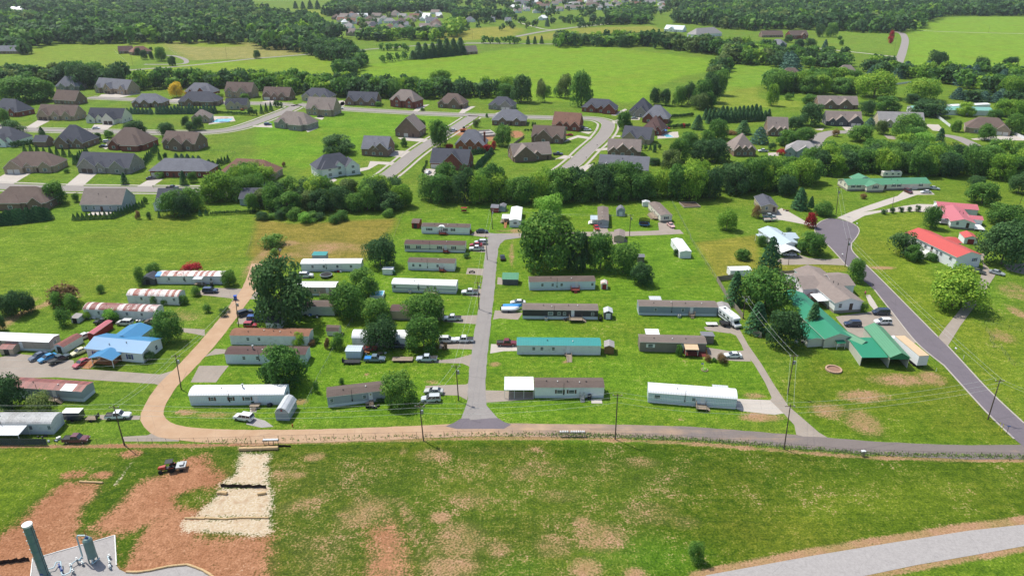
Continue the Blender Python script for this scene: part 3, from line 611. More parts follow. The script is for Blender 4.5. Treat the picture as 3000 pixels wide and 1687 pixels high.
def prof(kind, D, h, pitch, ov):
    e = h-ov*pitch
    if kind == 'bow': return [(-ov, h-.12)]+[(D*t, h+pitch*D/2*math.sin(math.pi*t)**.75) for t in (.06, .2, .35, .5, .65, .8, .94)]+[(D+ov, h-.12)]
    if kind == 'gambrel': return [(-ov, h-.15), (D*.2, h+D*.28), (D*.5, h+D*.42), (D*.8, h+D*.28), (D+ov, h-.15)]
    if kind == 'shed': return [(-ov, h-ov*pitch), (D+ov, h+(D+ov)*pitch)]
    return [(-ov, e), (D/2, h+D/2*pitch), (D+ov, e)]
def gable_body(root, L, D, h, kind, pitch, wall, roof, axis='x', off=(0, 0), ov=.35, ove=.3, t=.14, trim=None, base=None, names=('wall', 'roof')):
    """walls with their gable ends, and a roof slab of thickness t; ridge along the given axis"""
    top = prof(kind, D, h, pitch, ov); inner = [(max(0, min(D, w)), z) for w, z in prof(kind, D, h-t*1.15, pitch, 0)]
    wp = [(0, -.05)]+inner+[(D, -.05)]
    if base: wp = [(0, base[0])]+inner+[(D, base[0])]
    wo = ob(names[0], MB().extrude(wp, 0, L, axis, off).mesh('wall'), wall, root)
    if base:
        bm = MB().extrude([(.04, -.05), (.04, base[0]), (D-.04, base[0]), (D-.04, -.05)], .04, L-.04, axis, off)
        ob('skirting', bm.mesh('skirting'), base[1], root)
    b = MB(); n = len(top)
    slab = top+[(w, z-t) for w, z in reversed(top)]
    b.extrude(slab, -ove, L+ove, axis, off, 0, 1)
    for i in range(len(b.f)-2):
        if not i < n-1: b.m[i] = 1
    ro = ob(names[1], b.mesh('roof'), [roof, trim or TRIM], root)
    return wo, ro
def hip_body(root, Wd, D, h, pitch, wall, roof, off=(0, 0), ov=.45, t=.16, base=None):
    b = MB().box(off[0], off[1], base[0] if base else -.05, off[0]+Wd, off[1]+D, h-t-.02)
    wo = ob('wall', b.mesh('wall'), wall, root)
    if base: ob('skirting', MB().box(off[0]+.04, off[1]+.04, -.05, off[0]+Wd-.04, off[1]+D-.04, base[0]).mesh('skirting'), base[1], root)
    x0, y0, x1, y1 = off[0]-ov, off[1]-ov, off[0]+Wd+ov, off[1]+D+ov
    r = min(x1-x0, y1-y0)/2; z0 = h; zr = h+r*pitch
    if x1-x0 >= y1-y0: A, Bq = (x0+r, (y0+y1)/2, zr), (x1-r, (y0+y1)/2, zr)
    else: A, Bq = ((x0+x1)/2, y0+r, zr), ((x0+x1)/2, y1-r, zr)
    vs = [(x0, y0, z0), (x1, y0, z0), (x1, y1, z0), (x0, y1, z0), A, Bq, (x0, y0, z0-t), (x1, y0, z0-t), (x1, y1, z0-t), (x0, y1, z0-t)]
    b = MB()
    if x1-x0 >= y1-y0: b.add(vs, [(0, 1, 5, 4), (1, 2, 5), (2, 3, 4, 5), (3, 0, 4)])
    else: b.add(vs, [(0, 1, 4), (1, 2, 5, 4), (2, 3, 5), (3, 0, 4, 5)])
    k = len(b.f); b.f += [(0, 6, 7, 1), (1, 7, 8, 2), (2, 8, 9, 3), (3, 9, 6, 0), (6, 9, 8, 7)]; b.m += [1]*5
    return wo, ob('roof', b.mesh('roof'), [roof, TRIM], root)
def frame_of(fr, xl, yl, xr, yr):
    a, b = P(fr, xl, yl), P(fr, xr, yr)
    return a, (b-a).length, math.atan2(b.y-a.y, b.x-a.x)
hr = random.Random(11)
def house(label, fr, xl, yl, xr, yr, D, kind, wall, roof, h=3.0, pitch=.62, wings=(), base=None, chim=None, shut=None, gar=None, name='house', cat='house', wins=True, group=None):
    a, Wd, rz = frame_of(fr, xl, yl, xr, yr)
    root = empty(name, a, rz, label, cat, group)
    wm, rm = WL[wall], RF[roof]
    bs = (base, WL['bs']) if base else None
    if kind == 'h': wo, ro = hip_body(root, Wd, D, h, pitch, wm, rm, base=bs)
    elif kind == 'x': wo, ro = gable_body(root, D, Wd, h, 'gable', pitch, wm, rm, 'y', base=bs)
    else: wo, ro = gable_body(root, Wd, D, h, 'gable', pitch, wm, rm, 'x', base=bs)
    used = []
    z0 = (base or 0)+1.55
    for wg in wings:
        t, w, pj, kd = wg[:4]; hh = h-.06
        x = t*Wd; used.append((x-w/2-.4, x+w/2+.4))
        pw = min(pitch, 1.0)
        if kd[0] == 'h': hip_body(root, w, pj+D*.5, hh, pw*.95, wm, rm, (x-w/2, -pj), base=bs)
        else: gable_body(root, pj+min(D*.55, w*.5*pw/max(.2, pitch)+.5)+.6, w, hh, 'gable', pw, wm, rm, 'y', (x-w/2, -pj), base=bs)
        if 'G' in kd:
            n = 2 if w > 7 else 1; gw = 2.7 if n == 2 else min(4.8, w*.7)
            for i in range(n): door(root, x+(i-(n-1)/2)*(gw+.5), -pj-.01, .02, gw, 2.2, GARB if 'b' in kd else GARD, name='garage_door')
        else: window(root, x, -pj-.01, z0, min(1.9, w*.35), 1.5, shut=shut)
        if h > 4.4: window(root, x, -pj-.01, z0+2.7, min(1.6, w*.3), 1.3)
    if gar:
        for t in gar: door(root, t*Wd, -.01, .02, 2.6, 2.2, GARD, name='garage_door'); used.append((t*Wd-1.7, t*Wd+1.7))
    if wins:
        x = 1.6+hr.random(); dd = False
        while x < Wd-1.2:
            if not any(u0 < x+.6 and x-.6 < u1 for u0, u1 in used):
                if not dd and x > Wd*.38: door(root, x, -.01, (base or .1), 1.05, 2.1, DOORB); dd = True
                else:
                    window(root, x, -.01, z0, 1.1, 1.45, shut=shut)
                    if h > 4.4: window(root, x, -.01, z0+2.7, 1.0, 1.3)
            x += 2.6+hr.random()*1.2
        for sx, r in ((Wd+.01, math.pi/2), (-.01, -math.pi/2)):
            for t in (.3, .7): window(root, sx, D*t, z0, 1.0, 1.35, r)
    if chim:
        x, y, hc = chim; ob('chimney', MB().box(x*Wd-.5, y*D-.4, .2, x*Wd+.5, y*D+.4, hc).box(x*Wd-.6, y*D-.5, hc, x*Wd+.6, y*D+.5, hc+.15).mesh('chimney'), WL['br'], root)
    elif wins:
        for _ in range(2):
            x, y = Wd*hr.uniform(.35, .65), D*hr.uniform(.2, .4)
            zt = h+y*pitch
            ob('vent', cached('vent', lambda: MB().lathe([(.09, -.3), (.09, .35), (.14, .36), (.14, .42)], 8).mesh('vent')), DARK, ro, (x, y, zt))
    return root, Wd, D
def deck(root, x0, x1, proj, z, m, roofed=None, stairs='r', rail=True, y0=0):
    b = MB().box(x0, y0-proj, z-.14, x1, y0-.03, z)
    d = ob('deck', b.mesh('deck'), m, root)
    for i, x in enumerate((x0+.06, x1-.06)):
        for y in (y0-proj+.06, y0-.15): ob('post', cached('post1', lambda: MB().box(-.05, -.05, 0, .05, .05, 1).mesh('post')), m, d, (x, y, 0), sc=(1, 1, z+(.95 if rail else 0)))
    if rail:
        bb = MB(); sx = {'r': (x0, x1), 'l': (x0, x1), 'f': (x0, x1)}[stairs]
        for zz in (z+.5, z+.9): bb.box(x0, y0-proj, zz, x1, y0-proj+.06, zz+.08)
        if stairs != 'l':
            for zz in (z+.5, z+.9): bb.box(x0, y0-proj+.08, zz+.01, x0+.06, y0-.05, zz+.07)
        if stairs != 'r':
            for zz in (z+.5, z+.9): bb.box(x1-.06, y0-proj+.08, zz+.01, x1, y0-.05, zz+.07)
        ob('railing', bb.mesh('railing'), m, d)
    n = max(2, int(z/.2))
    for i in range(n):
        zz = z-(i+1)*z/(n+1)
        if stairs == 'r': q = (x1+i*.28, y0-proj*.9, x1+(i+1)*.28, y0-proj*.1)
        elif stairs == 'l': q = (x0-(i+1)*.28, y0-proj*.9, x0-i*.28, y0-proj*.1)
        else: q = ((x0+x1)/2-.5, y0-proj-(i+1)*.28, (x0+x1)/2+.5, y0-proj-i*.28)
        ob('step', UNIT, m, d, (q[0], q[1], zz-.06), sc=(q[2]-q[0], q[3]-q[1], .07))
    if roofed:
        hh, mm = roofed
        rb = MB().add([(x0-.2, y0-proj-.2, hh-.25), (x1+.2, y0-proj-.2, hh-.25), (x1+.2, y0-.02, hh), (x0-.2, y0-.02, hh), (x0-.2, y0-proj-.2, hh-.33), (x1+.2, y0-proj-.2, hh-.33), (x1+.2, y0-.02, hh-.08), (x0-.2, y0-.02, hh-.08)],
                       [(0, 1, 2, 3), (7, 6, 5, 4), (0, 4, 5, 1), (1, 5, 6, 2), (2, 6, 7, 3), (3, 7, 4, 0)])
        ob('porch_roof', rb.mesh('porch_roof'), mm, d)
        for x in (x0, x1): ob('porch_post', cached('post1', None), TRIM, d, (x, y0-proj, z), sc=(1, 1, hh-.3-z))
    return d
def ramp(root, x0, x1, y0, L, z, m):
    b = MB().add([(x0, y0, z), (x1, y0, z), (x1, y0-L, .03), (x0, y0-L, .03), (x0, y0, z-.1), (x1, y0, z-.1), (x1, y0-L, 0), (x0, y0-L, 0)], [(0, 3, 2, 1), (4, 5, 6, 7), (0, 1, 5, 4), (1, 2, 6, 5), (3, 0, 4, 7)])
    o = ob('ramp', b.mesh('ramp'), m, root)
    for x in (x0, x1):
        ob('railing', MB().tube((x, y0, z+.9), (x, y0-L, .9), .05).tube((x, y0, z), (x, y0, z+.9), .05).tube((x, y0-L, 0), (x, y0-L, .9), .05).mesh('railing'), m, o)
    return o
def carport(root, x0, x1, y0, y1, h, m, n=3, name='carport', tilt=.1):
    b = MB().add([(x0, y0, h-tilt), (x1, y0, h-tilt), (x1, y1, h+tilt), (x0, y1, h+tilt), (x0, y0, h-tilt-.12), (x1, y0, h-tilt-.12), (x1, y1, h+tilt-.12), (x0, y1, h+tilt-.12)],
                  [(0, 1, 2, 3), (7, 6, 5, 4), (0, 4, 5, 1), (1, 5, 6, 2), (2, 6, 7, 3), (3, 7, 4, 0)])
    o = ob(name, b.mesh(name), m, root)
    for i in range(n):
        for y in (y0+.1, y1-.1): ob('post', cached('post1', None) if 'post1' in _cache else cached('post1', lambda: MB().box(-.05, -.05, 0, .05, .05, 1).mesh('post')), TRIM, o, (x0+.12+(x1-x0-.24)*i/(n-1), y, 0), sc=(1, 1, h-.2))
    return o
def trailer(label, fr, xl, yl, xr, yr, roof, wall, D=4.4, h=3.0, kind='gable', pitch=.22, wins=(), door_x=None, shut=None, skirt='wk', skh=.75, deckspec=None, vents=2, end=None, stripe=None, axis='x', big=(), stack=None, name='mobile_home', cat='mobile home'):
    a, Wd, rz = frame_of(fr, xl, yl, xr, yr)
    root = empty(name, a, rz, label, cat)
    bs = (skh, WL[skirt]) if skirt else None
    if axis == 'x': wo, ro = gable_body(root, Wd, D, h, kind, pitch, WL[wall], RFT.get(roof, RF[roof]), 'x', ov=.12, ove=.1, t=.1, base=bs)
    else: wo, ro = gable_body(root, D, Wd, h, kind, pitch, WL[wall], RFT.get(roof, RF[roof]), 'y', ov=.12, ove=.1, t=.1, base=bs)
    X = lambda px: (px-xl)/(xr-xl)*Wd
    for px in wins: window(root, X(px), -.01, 1.85, 1.5 if px in big else .85, 1.05, shut=shut)
    dx = None
    if door_x is not None:
        dx = X(door_x); door(root, dx, -.01, skh, .95, 2.0)
    if end:
        for s in end: window(root, Wd+.01 if s == 'r' else -.01, D*.5, 1.85, 1.3, 1.05, math.pi/2 if s == 'r' else -math.pi/2)
    if stripe: ob('stripe', MB().box(0, -.012, stripe[0], Wd, -.002, stripe[0]+.22).mesh('stripe'), stripe[1], root)
    if deckspec: deck(root, X(deckspec[0]), X(deckspec[1]), deckspec[2], skh, deckspec[3], **(deckspec[4] if len(deckspec) > 4 else {}))
    zc = lambda y: h+min(y, D-y)*pitch
    for i in range(vents):
        x = Wd*(.15+.7*(i+.5)/max(1, vents)+hr.uniform(-.05, .05)); y = D*hr.uniform(.3, .45)
        if axis == 'y': x, y = Wd*.4, D*(.2+.6*i/max(1, vents)); zz = h+.3
        else: zz = zc(y)
        ob('vent', cached('vent', lambda: MB().lathe([(.09, -.3), (.09, .35), (.14, .36), (.14, .42)], 8).mesh('vent')), TRIM if i % 2 else DARK, ro, (x, y, zz-.12))
    if stack is not None: ob('chimney', MB().lathe([(.16, -.4), (.16, .9), (.28, .92), (.28, 1.1)], 10).mesh('chimney'), STEEL, ro, (X(stack), D*.45, zc(D*.45)))
    if skirt and axis == 'x' and Wd > 9:
        ob('meter_box', MB().box(-.15, -.14, 1.0, .15, -.02, 1.5).tube((0, -.09, 1.5), (0, -.09, h+1.3), .05).mesh('meter_box'), DARK, root, (Wd*.42, 0, 0))
    return root, Wd, X
def shed(label, fr, xl, yl, xr, yr, D, wall, roof, h=2.2, kind='gable', pitch=.5, axis='y', dm=None, dw=1.4, name='shed', cat='shed', trim=None):
    a, Wd, rz = frame_of(fr, xl, yl, xr, yr)
    root = empty(name, a, rz, label, cat)
    if axis == 'x': gable_body(root, Wd, D, h, kind, pitch, WL[wall], RF[roof], 'x', ov=.15, ove=.15, t=.08, trim=trim)
    else: gable_body(root, D, Wd, h, kind, pitch, WL[wall], RF[roof], 'y', ov=.15, ove=.15, t=.08, trim=trim)
    if dm: door(root, Wd/2, -.01, .05, min(dw, Wd*.6), min(1.9, h*.88), dm)
    return root, Wd
# ------------------------------------------------------------------ the trailer park
BRS = mat('brown_shutter', '5d4439', .6); BKS = mat('black_shutter', '26282b', .6); BLS = mat('navy_shutter', '2c3f86', .55); BST = mat('blue_stripe', '55677f', .6)
_r, _w, _x = trailer('white mobile home with black shutters and a small arched entry, nearest the woods', 'K3', 127, 487, 637, 500, 'rb', 'wh', wins=(212, 383, 462), big=(212,), door_x=342, shut=BKS, deckspec=(318, 390, 1.6, WOODR), vents=3)
ob('entry_gable', MB().extrude([(_x(300), 2.85), (_x(320), 3.25), (_x(342), 3.42), (_x(364), 3.25), (_x(384), 2.85)], -.25, 1.2, 'y').mesh('entry_gable'), WL['wh'], _r)
trailer('cream mobile home with brown roof and a blue stripe along its wall', 'K3', -51, 677, 590, 690, 'rm', 'cr', wins=(-20, 97, 320, 470), door_x=383, shut=BKS, deckspec=(362, 412, 1.3, WOODR), stripe=(1.05, BST))
trailer('white mobile home with brown roof beside the motorcycle drive', 'K3', -15, 873, 480, 887, 'rb', 'wh', wins=(43, 115, 300), door_x=345, deckspec=(320, 370, 1.4, WOODR))
trailer('white mobile home with white metal roof and a grey wooden deck above its pickup', 'K3', -185, 1105, 495, 1127, 'mw', 'wh', kind='bow', wins=(-155, 98, 198, 270), door_x=232, deckspec=(172, 290, 2.2, WOODG), stripe=(1.3, BST))
trailer('tan mobile home with maroon roof half hidden between two leafy trees', 'K2', 1972, 857, 2520, 868, 'rm', 'tn', wins=(2400,), skirt='bs', skh=.5)
trailer('grey mobile home with rounded white roof behind the parked wrecks', 'K2', 1570, 1145, 2156, 1152, 'mw', 'ag', kind='bow', pitch=.45, wins=(2050,), skirt='bg')
_r, _w, _x = trailer('grey mobile home with dark brown roof set askew, wreath on its white door', 'K7', 1310, 882, 1925, 808, 'rb', 'gy', wins=(1355, 1700), door_x=1765, deckspec=(1740, 1790, 1.2, WOODG, dict(rail=False, stairs='f')), end=None)
ob('wreath', MB().tube((0, -.1, 0), (0, -.06, 0), .2, 10).mesh('wreath'), mat('wreath_straw', '8a7a3c', .9), _r, (_x(1765), 0, 2.3))
trailer('long white mobile home with white roof beside the barn-shaped shed', 'K7', -149, 862, 855, 852, 'mw', 'bl', kind='bow', h=3.0, pitch=.3, wins=(93, 290, 465), big=(465,), door_x=553, shut=BRS, deckspec=(500, 600, 1.8, WOODG, dict(rail=False, stairs='f')), stack=400, end='r')
trailer('white mobile home with faded rust-brown shingle roof', 'K2', 280, 1122, 1115, 1130, 'ru', 'ag', wins=(468, 585), door_x=818, skirt=None, skh=.4, vents=5)
trailer('white mobile home with mauve-brown roof and tall flue behind the round tree', 'K2', 230, 1325, 1080, 1330, 'rm', 'bl', wins=(427, 570), skirt='wk', skh=.4, vents=4, stack=505)
trailer('plain white mobile home with bright white roof behind the trampoline', 'K2', 1027, 347, 1665, 343, 'mw', 'wh', wins=(1150, 1270, 1413, 1557), door_x=1450, skirt='wk')
trailer('brown-grey mobile home with white roof between the big trees', 'K2', 940, 600, 1395, 602, 'mw', 'bg', wins=(1180,), door_x=1308, deckspec=(1230, 1340, 1.6, WOODG))
trailer('mossy white mobile home with dark brown roof beside the largest tree', 'K2', 600, 806, 1380, 812, 'rb', 'gr', wins=(), skirt=None, vents=3)
_r, _w, _x = trailer('pale mobile home with a rust-streaked roof and blue tarp corner by the field', 'K1', 1672, 478, 2389, 482, 'r1', 'ag', wins=(1805, 1965, 2250), door_x=2120, skirt='wk', deckspec=(2090, 2174, 1.8, WOODG, dict(rail=False, roofed=(2.9, RF['ms']))))
ob('tarp', MB().add([(-.15, -.2, 2.99), (1.6, -.2, 2.99), (1.3, 2.1, 3.52), (-.15, 2.2, 3.54), (-.15, -.22, 2.5), (1.2, -.22, 2.6)], [(0, 1, 2, 3), (4, 5, 1, 0)]).mesh('tarp'), mat('roof_tarp_blue', '3f8fd0', .5, .15), _r)
trailer('short white mobile home with streaked rusty roof overgrown by vines', 'K1', 1365, 686, 1908, 702, 'r1', 'ag', kind='bow', pitch=.4, wins=(1515, 1860), door_x=1700, skirt=None, skh=.4)
trailer('white mobile home with deep red rust bands on its roof above the junk yard', 'K1', 905, 835, 1668, 866, 'r2', 'ag', kind='bow', pitch=.35, wins=(1065, 1365, 1520), door_x=1420, skirt=None, skh=.4)
trailer('grey mobile home with plain white roof at the left edge of the photo', 'K1', -330, 1160, 545, 1196, 'mw', 'bg', wins=(-100, 0, 170), door_x=245, skirt='wk', end='r')
trailer('grey mobile home with red metal roof patched by one white sheet', 'K6', 90, 590, 895, 642, 'r3', 'gy', wins=(150, 335, 480), door_x=600, skirt='wk', deckspec=(520, 650, 1.8, WOODG), end=None, skh=.95)
_r, _w, _x = trailer('white mobile home with grey seamed roof and a corrugated porch cover at lower left', 'K6', -330, 985, 575, 985, 'r4', 'ag', kind='bow', pitch=.3, wins=(350, 545), skirt='wk')
carport(_r, _x(-330), _x(330), -3.6, -.05, 2.5, RF['ms'], 4, 'porch_cover', .15)
# the red roof's white patch sheet is part of that roof
pr = [o for o in bpy.data.objects if o.get('label', '').startswith('grey mobile home with red metal')][0]
for o in pr.children:
    if o.name.startswith('roof'):
        Wp = max(v.co.x for v in o.data.vertices)
        ob('roof_sheet', MB().add([(Wp*.72, -.15, 3.02-.03), (Wp*.88, -.15, 3.02-.03), (Wp*.88, 2.2, 3.0+2.2*.22+.03), (Wp*.72, 2.2, 3.0+2.2*.22+.03)], [(0, 1, 2, 3)]).mesh('roof_sheet'), RF['mw'], o)
r0, _w, _x = trailer('white-roofed mobile home seen end on at the top of the street', 'K3', 1060, 420, 1180, 422, 'mw', 'wh', D=17, axis='y', kind='gable', skirt='wk')
window(r0, _w/2, -.01, 1.85, 1.5, 1.05)
carport(r0, -3.4, -.05, 4, 9, 2.4, RF['mw'], 2, 'porch_cover'); ramp(r0, -2.2, -1.2, 3.5, 4.5, .8, WOODN); deck(r0, -3.2, -.1, 4.5, .75, WOODG, rail=True, stairs='l', y0=8.6)
r0, _w, _x = trailer('grey end-on mobile home with brown roof and pale porch above the red car', 'K3', 1995, 421, 2110, 425, 'rt', 'gy', D=17.5, axis='y', skirt='wk')
window(r0, _w*.3, -.01, 1.85, .9, 1.05)
carport(r0, -3.0, -.05, 2.6, 7.5, 2.45, RF['ml'], 2, 'porch_cover'); deck(r0, -2.9, -.1, 4.5, .7, TRIM, stairs='l', y0=7.2)
r0, _w, _x = trailer('cream end-on mobile home with taupe roof and side deck by the chain-link fence', 'M3', 1258, 1310, 1356, 1306, 'rt', 'cr', D=17, axis='y', skirt='bs')
window(r0, _w*.5, -.01, 1.85, 1.1, 1.05, shut=BKS)
for y in (3, 8, 12): window(r0, -.01, y, 1.85, .9, 1.0, -math.pi/2)
deck(r0, -1.7, -.05, 8, .7, WOODG, stairs='l', y0=11)
r0, _w, _x = trailer('small white metal trailer standing alone end on in the lawn', 'K4', 690, 207, 811, 205, 'mw', 'wh', D=13, axis='y', h=2.6, skirt=None, skh=.3, vents=1)
for y in (4, 9): window(r0, -.01, y, 1.6, .8, .8, -math.pi/2)
trailer('white mobile home with dark brown roof and red deck beside the red-roofed shed', 'K3', 1270, 1088, 1968, 1080, 'rb', 'bl', wins=(1408, 1517, 1612, 1937), door_x=1772, deckspec=(1708, 1798, 2.2, WOODR, dict(stairs='f')), vents=2, skirt='wk')
trailer('charcoal mobile home with white skirting and white window frames', 'K3', 1197, 1390, 1998, 1399, 'rt', 'ch', wins=(1495, 1585, 1643, 1940), big=(1495,), door_x=1730, deckspec=(1690, 1830, 2.4, WOODG), skh=.95, h=3.1, vents=4)
r0, _w, _x = trailer('long white mobile home with bright teal metal roof', 'K8', 1140, 500, 2025, 506, 'mt', 'ag', wins=(1317, 1403, 1525), door_x=1682, skirt=None, skh=.55, h=2.9, pitch=.28)
deck(r0, _x(1645), _x(1715), 1.2, .55, WOODG, rail=False, stairs='f'); ramp(r0, _x(1660), _x(1715), -1.2, 2.8, .55, WOODG)
r0, _w, _x = trailer('white mobile home with brown roof, brown shutters and a flat white carport', 'K8', 1325, 962, 2060, 963, 'rb', 'wh', wins=(1593, 1717), big=(1593, 1717), door_x=1827, shut=BRS, deckspec=(1803, 1852, 1.2, STEEL, dict(stairs='f')), vents=5, h=3.1)
carport(r0, _x(1005), _x(1318), -.2, 5.6, 2.55, RF['mw'], 4)
r0, _w, _x = trailer('slate blue-grey mobile home with grey-brown roof next to the motorhome', 'K4', 255, 806, 1085, 819, 'rt', 'sl', wins=(432, 722), door_x=813, deckspec=(785, 848, 1.2, WOODG, dict(stairs='f')), vents=4)
gable_body(r0, 3.2, 3.4, 2.6, 'gable', .3, WL['sl'], RF['rl'], 'y', (_x(1095)+.05, .6), names=('annex_wall', 'annex_roof')); ob('patio_roof', MB().box(_x(392), 4.7, 2.75, _x(520), 7.5, 2.88).mesh('patio_roof'), RF['ms'], r0)
for x in (_x(400), _x(512)): ob('post', cached('post1', None), TRIM, r0, (x, 7.3, 0), sc=(1, 1, 2.75))
r0, _w, _x = trailer('taupe mobile home with white shutters and a wooden porch under a tan awning', 'K4', 265, 1192, 965, 1210, 'rt', 'tp', wins=(378,), big=(378,), shut=TRIM, door_x=720, skirt=None, skh=.6, vents=3)
deck(r0, _x(735), _x(862), 2.6, .6, WOODR, roofed=(2.75, RF['mn']), stairs='r'); ramp(r0, _x(880), _x(965), -.2, 2.0, .5, WOODR); ob('patio_roof', MB().box(_x(348), 4.7, 2.75, _x(498), 8, 2.88).mesh('patio_roof'), RF['mw'], r0)
for x in (_x(356), _x(490)): ob('post', cached('post1', None), TRIM, r0, (x, 7.8, 0), sc=(1, 1, 2.75))
r0, _w, _x = trailer('long pale blue-white mobile home with white roof nearest the lower road', 'K9', 352, 1010, 1287, 1081, 'mw', 'bl', kind='bow', pitch=.34, wins=(450, 837), big=(450,), door_x=932, deckspec=(862, 972, 2.2, WOODG), skirt='wk')
ob('patio_roof', MB().box(_x(1055), 4.6, 2.6, _x(1225), 6.0, 2.75).mesh('patio_roof'), RF['ms'], r0)
# the blue double-wide
r0, _w, d_ = house('blue metal-roofed double-wide home with navy shutters', 'K1', 938, 1260, 1530, 1316, 8.2, 'g', 'wh', 'mb', h=3.1, pitch=.3, shut=BLS, name='blue_roof_house')
gable_body(r0, 7.5, 7.0, 3.04, 'gable', .3, WL['wh'], RF['mb'], 'y', (3.0, 6.5))
d_ = deck(r0, 4.4, 10.2, 3.4, .8, WOODN, stairs='l')
gable_body(d_, 4.2, 6.4, 2.7, 'gable', .28, TRIM, RF['mb'], 'y', (4.1, -3.9), names=('porch_gable', 'porch_roof'))
for o in [q for q in d_.children if q.name.startswith('porch_gable')]: bpy.data.objects.remove(o)
for x in (4.3, 10.3): ob('porch_post', cached('post1', None), TRIM, d_, (x, -3.6, 0), sc=(1.5, 1.5, 2.6))
ramp(r0, 1.0, 4.4, -2.0, 3.2, .8, WOODN)
# sheds round the park
shed('red-roofed white shed between the white-roofed trailer and the blue house', 'K1', 592, 1200, 690, 1216, 6.5, 'ag', 'r3', 2.1, pitch=.4, dm=DARK)
shed('low shed with rusty brown roof in front of the leftmost trailer', 'K1', 10, 1228, 150, 1232, 3, 'tn', 'r3', 1.9, pitch=.35, axis='x', dm=DARK)
shed('red shed with bright red roof behind the blue house', 'K1', 945, 1075, 1010, 1080, 8, 'rw', 'mr', 2.2, pitch=.35)
_r, _w = shed('grey barn-shaped shed with white roof and a star on its gable', 'K7', 757, 1018, 900, 1022, 5.5, 'gy', 'ms', 2.3, 'gambrel')
ob('star', MB().add([((.42 if i % 2 == 0 else .18)*math.sin(i*math.pi/5), 0, (.42 if i % 2 == 0 else .18)*math.cos(i*math.pi/5)) for i in range(10)], [tuple(range(10))]).mesh('star'), WL['rw'], _r, (_w/2, -.02, 2.75))
shed('small brown-roofed white barn shed by the chain-link corner', 'K2', 1298, 1026, 1425, 1030, 2.6, 'cr', 'rb', 1.7, 'gambrel', axis='x')
shed('weathered grey shed with dark roof under the largest tree', 'K2', 655, 955, 810, 960, 3.2, 'ag', 'rk', 2.2, 'gambrel', axis='x')
shed('tall red shed with grey roof left of the topmost white trailer', 'K3', 24, 430, 100, 433, 5, 'rw', 'rb', 2.4, pitch=.3, axis='x', dm=DARK)
shed('small white shed with a rust-pink roof', 'K3', 2030, 1076, 2100, 1079, 2.6, 'cr', 'r1', 1.9, pitch=.5, dm=WL['rw'])
shed('dark grey shed with white double door beside the charcoal trailer', 'K3', 2062, 1395, 2150, 1397, 3, 'dk', 'ms', 2.3, pitch=.45, dm=DOORW)
shed('brown wooden shed with grey roof at the end of the teal-roofed trailer', 'K8', 2066, 492, 2165, 497, 3.2, 'wd', 'rl', 2.2, pitch=.4)
shed('dark shed with slate metal roof behind the taupe trailer', 'K4', 925, 1108, 1050, 1112, 3, 'tp', 'rg', 2.5, 'shed', -.12, axis='x')
shed('small dark shed behind the leafy trees in the middle lawn', 'K4', 245, 250, 315, 252, 2.8, 'tp', 'rg', 2.2, pitch=.3, axis='x')
shed('long white metal shed in front of the fence', 'K4', 1225, 400, 1445, 395, 3.4, 'wh', 'mw', 2.3, pitch=.2, axis='x')
shed('grey garden shed with white doors beside the trampoline', 'M3', 888, 1256, 957, 1258, 4, 'gy', 'rg', 2.3, 'gambrel', dm=DOORW)
shed('small white storage shed at the edge of the woods', 'M3', 1108, 1175, 1170, 1176, 2.5, 'wh', 'ms', 1.9, pitch=.3, dm=DOORW)
shed('pale shed with a white flat roof behind the white pickup drive', 'K2', 1888, 380, 1995, 382, 2.6, 'wh', 'mw', 2.1, 'shed', -.08, axis='x')
shed('vine-covered dark shed beside the rust-streaked trailer', 'K1', 1505, 485, 1650, 488, 4.5, 'dk', 'rk', 2.2, pitch=.4, axis='y', dm=DARK)
shed('ruined tan shed swallowed by bushes in the field corner', 'K1', 560, 730, 730, 745, 4, 'wd', 'r1', 2.0, pitch=.25, axis='x')
shed('little grey shed beside the leafy bush in the yard', 'K1', 762, 890, 840, 895, 2.6, 'ag', 'rl', 1.7, 'shed', .08, axis='x', dm=DARK)
shed('blue-grey enclosed cargo shed next to the red wreck', 'K2', 1500, 1268, 1660, 1270, 3.2, 'bl', 'ml', 2.3, pitch=.15, axis='x', name='cargo_shed')
shed('brown shed at the left of the white end-on trailer', 'K3', 862, 262, 940, 266, 4.5, 'rw', 'rg', 2.2, pitch=.35, axis='x')
shed('grey shed among the trees at the head of the street', 'K3', 945, 252, 1010, 256, 4, 'sl', 'rg', 2.2, pitch=.4)
shed('brown-roofed open shed beside the lane behind the leafy trees', 'N4', 965, 362, 1040, 366, 7, 'tn', 'rt', 2.4, pitch=.3, axis='y')
shed('green-roofed shelter at the street edge', 'K3', 985, 1030, 1150, 1033, 3.6, 'dk', 'mg', 2.1, 'shed', .2, axis='x', name='shelter', cat='shelter')
shed('teal lean-to behind the white trailer', 'K2', 1145, 235, 1290, 236, 3, 'gy', 'mt', 2.3, 'shed', .05, axis='x')
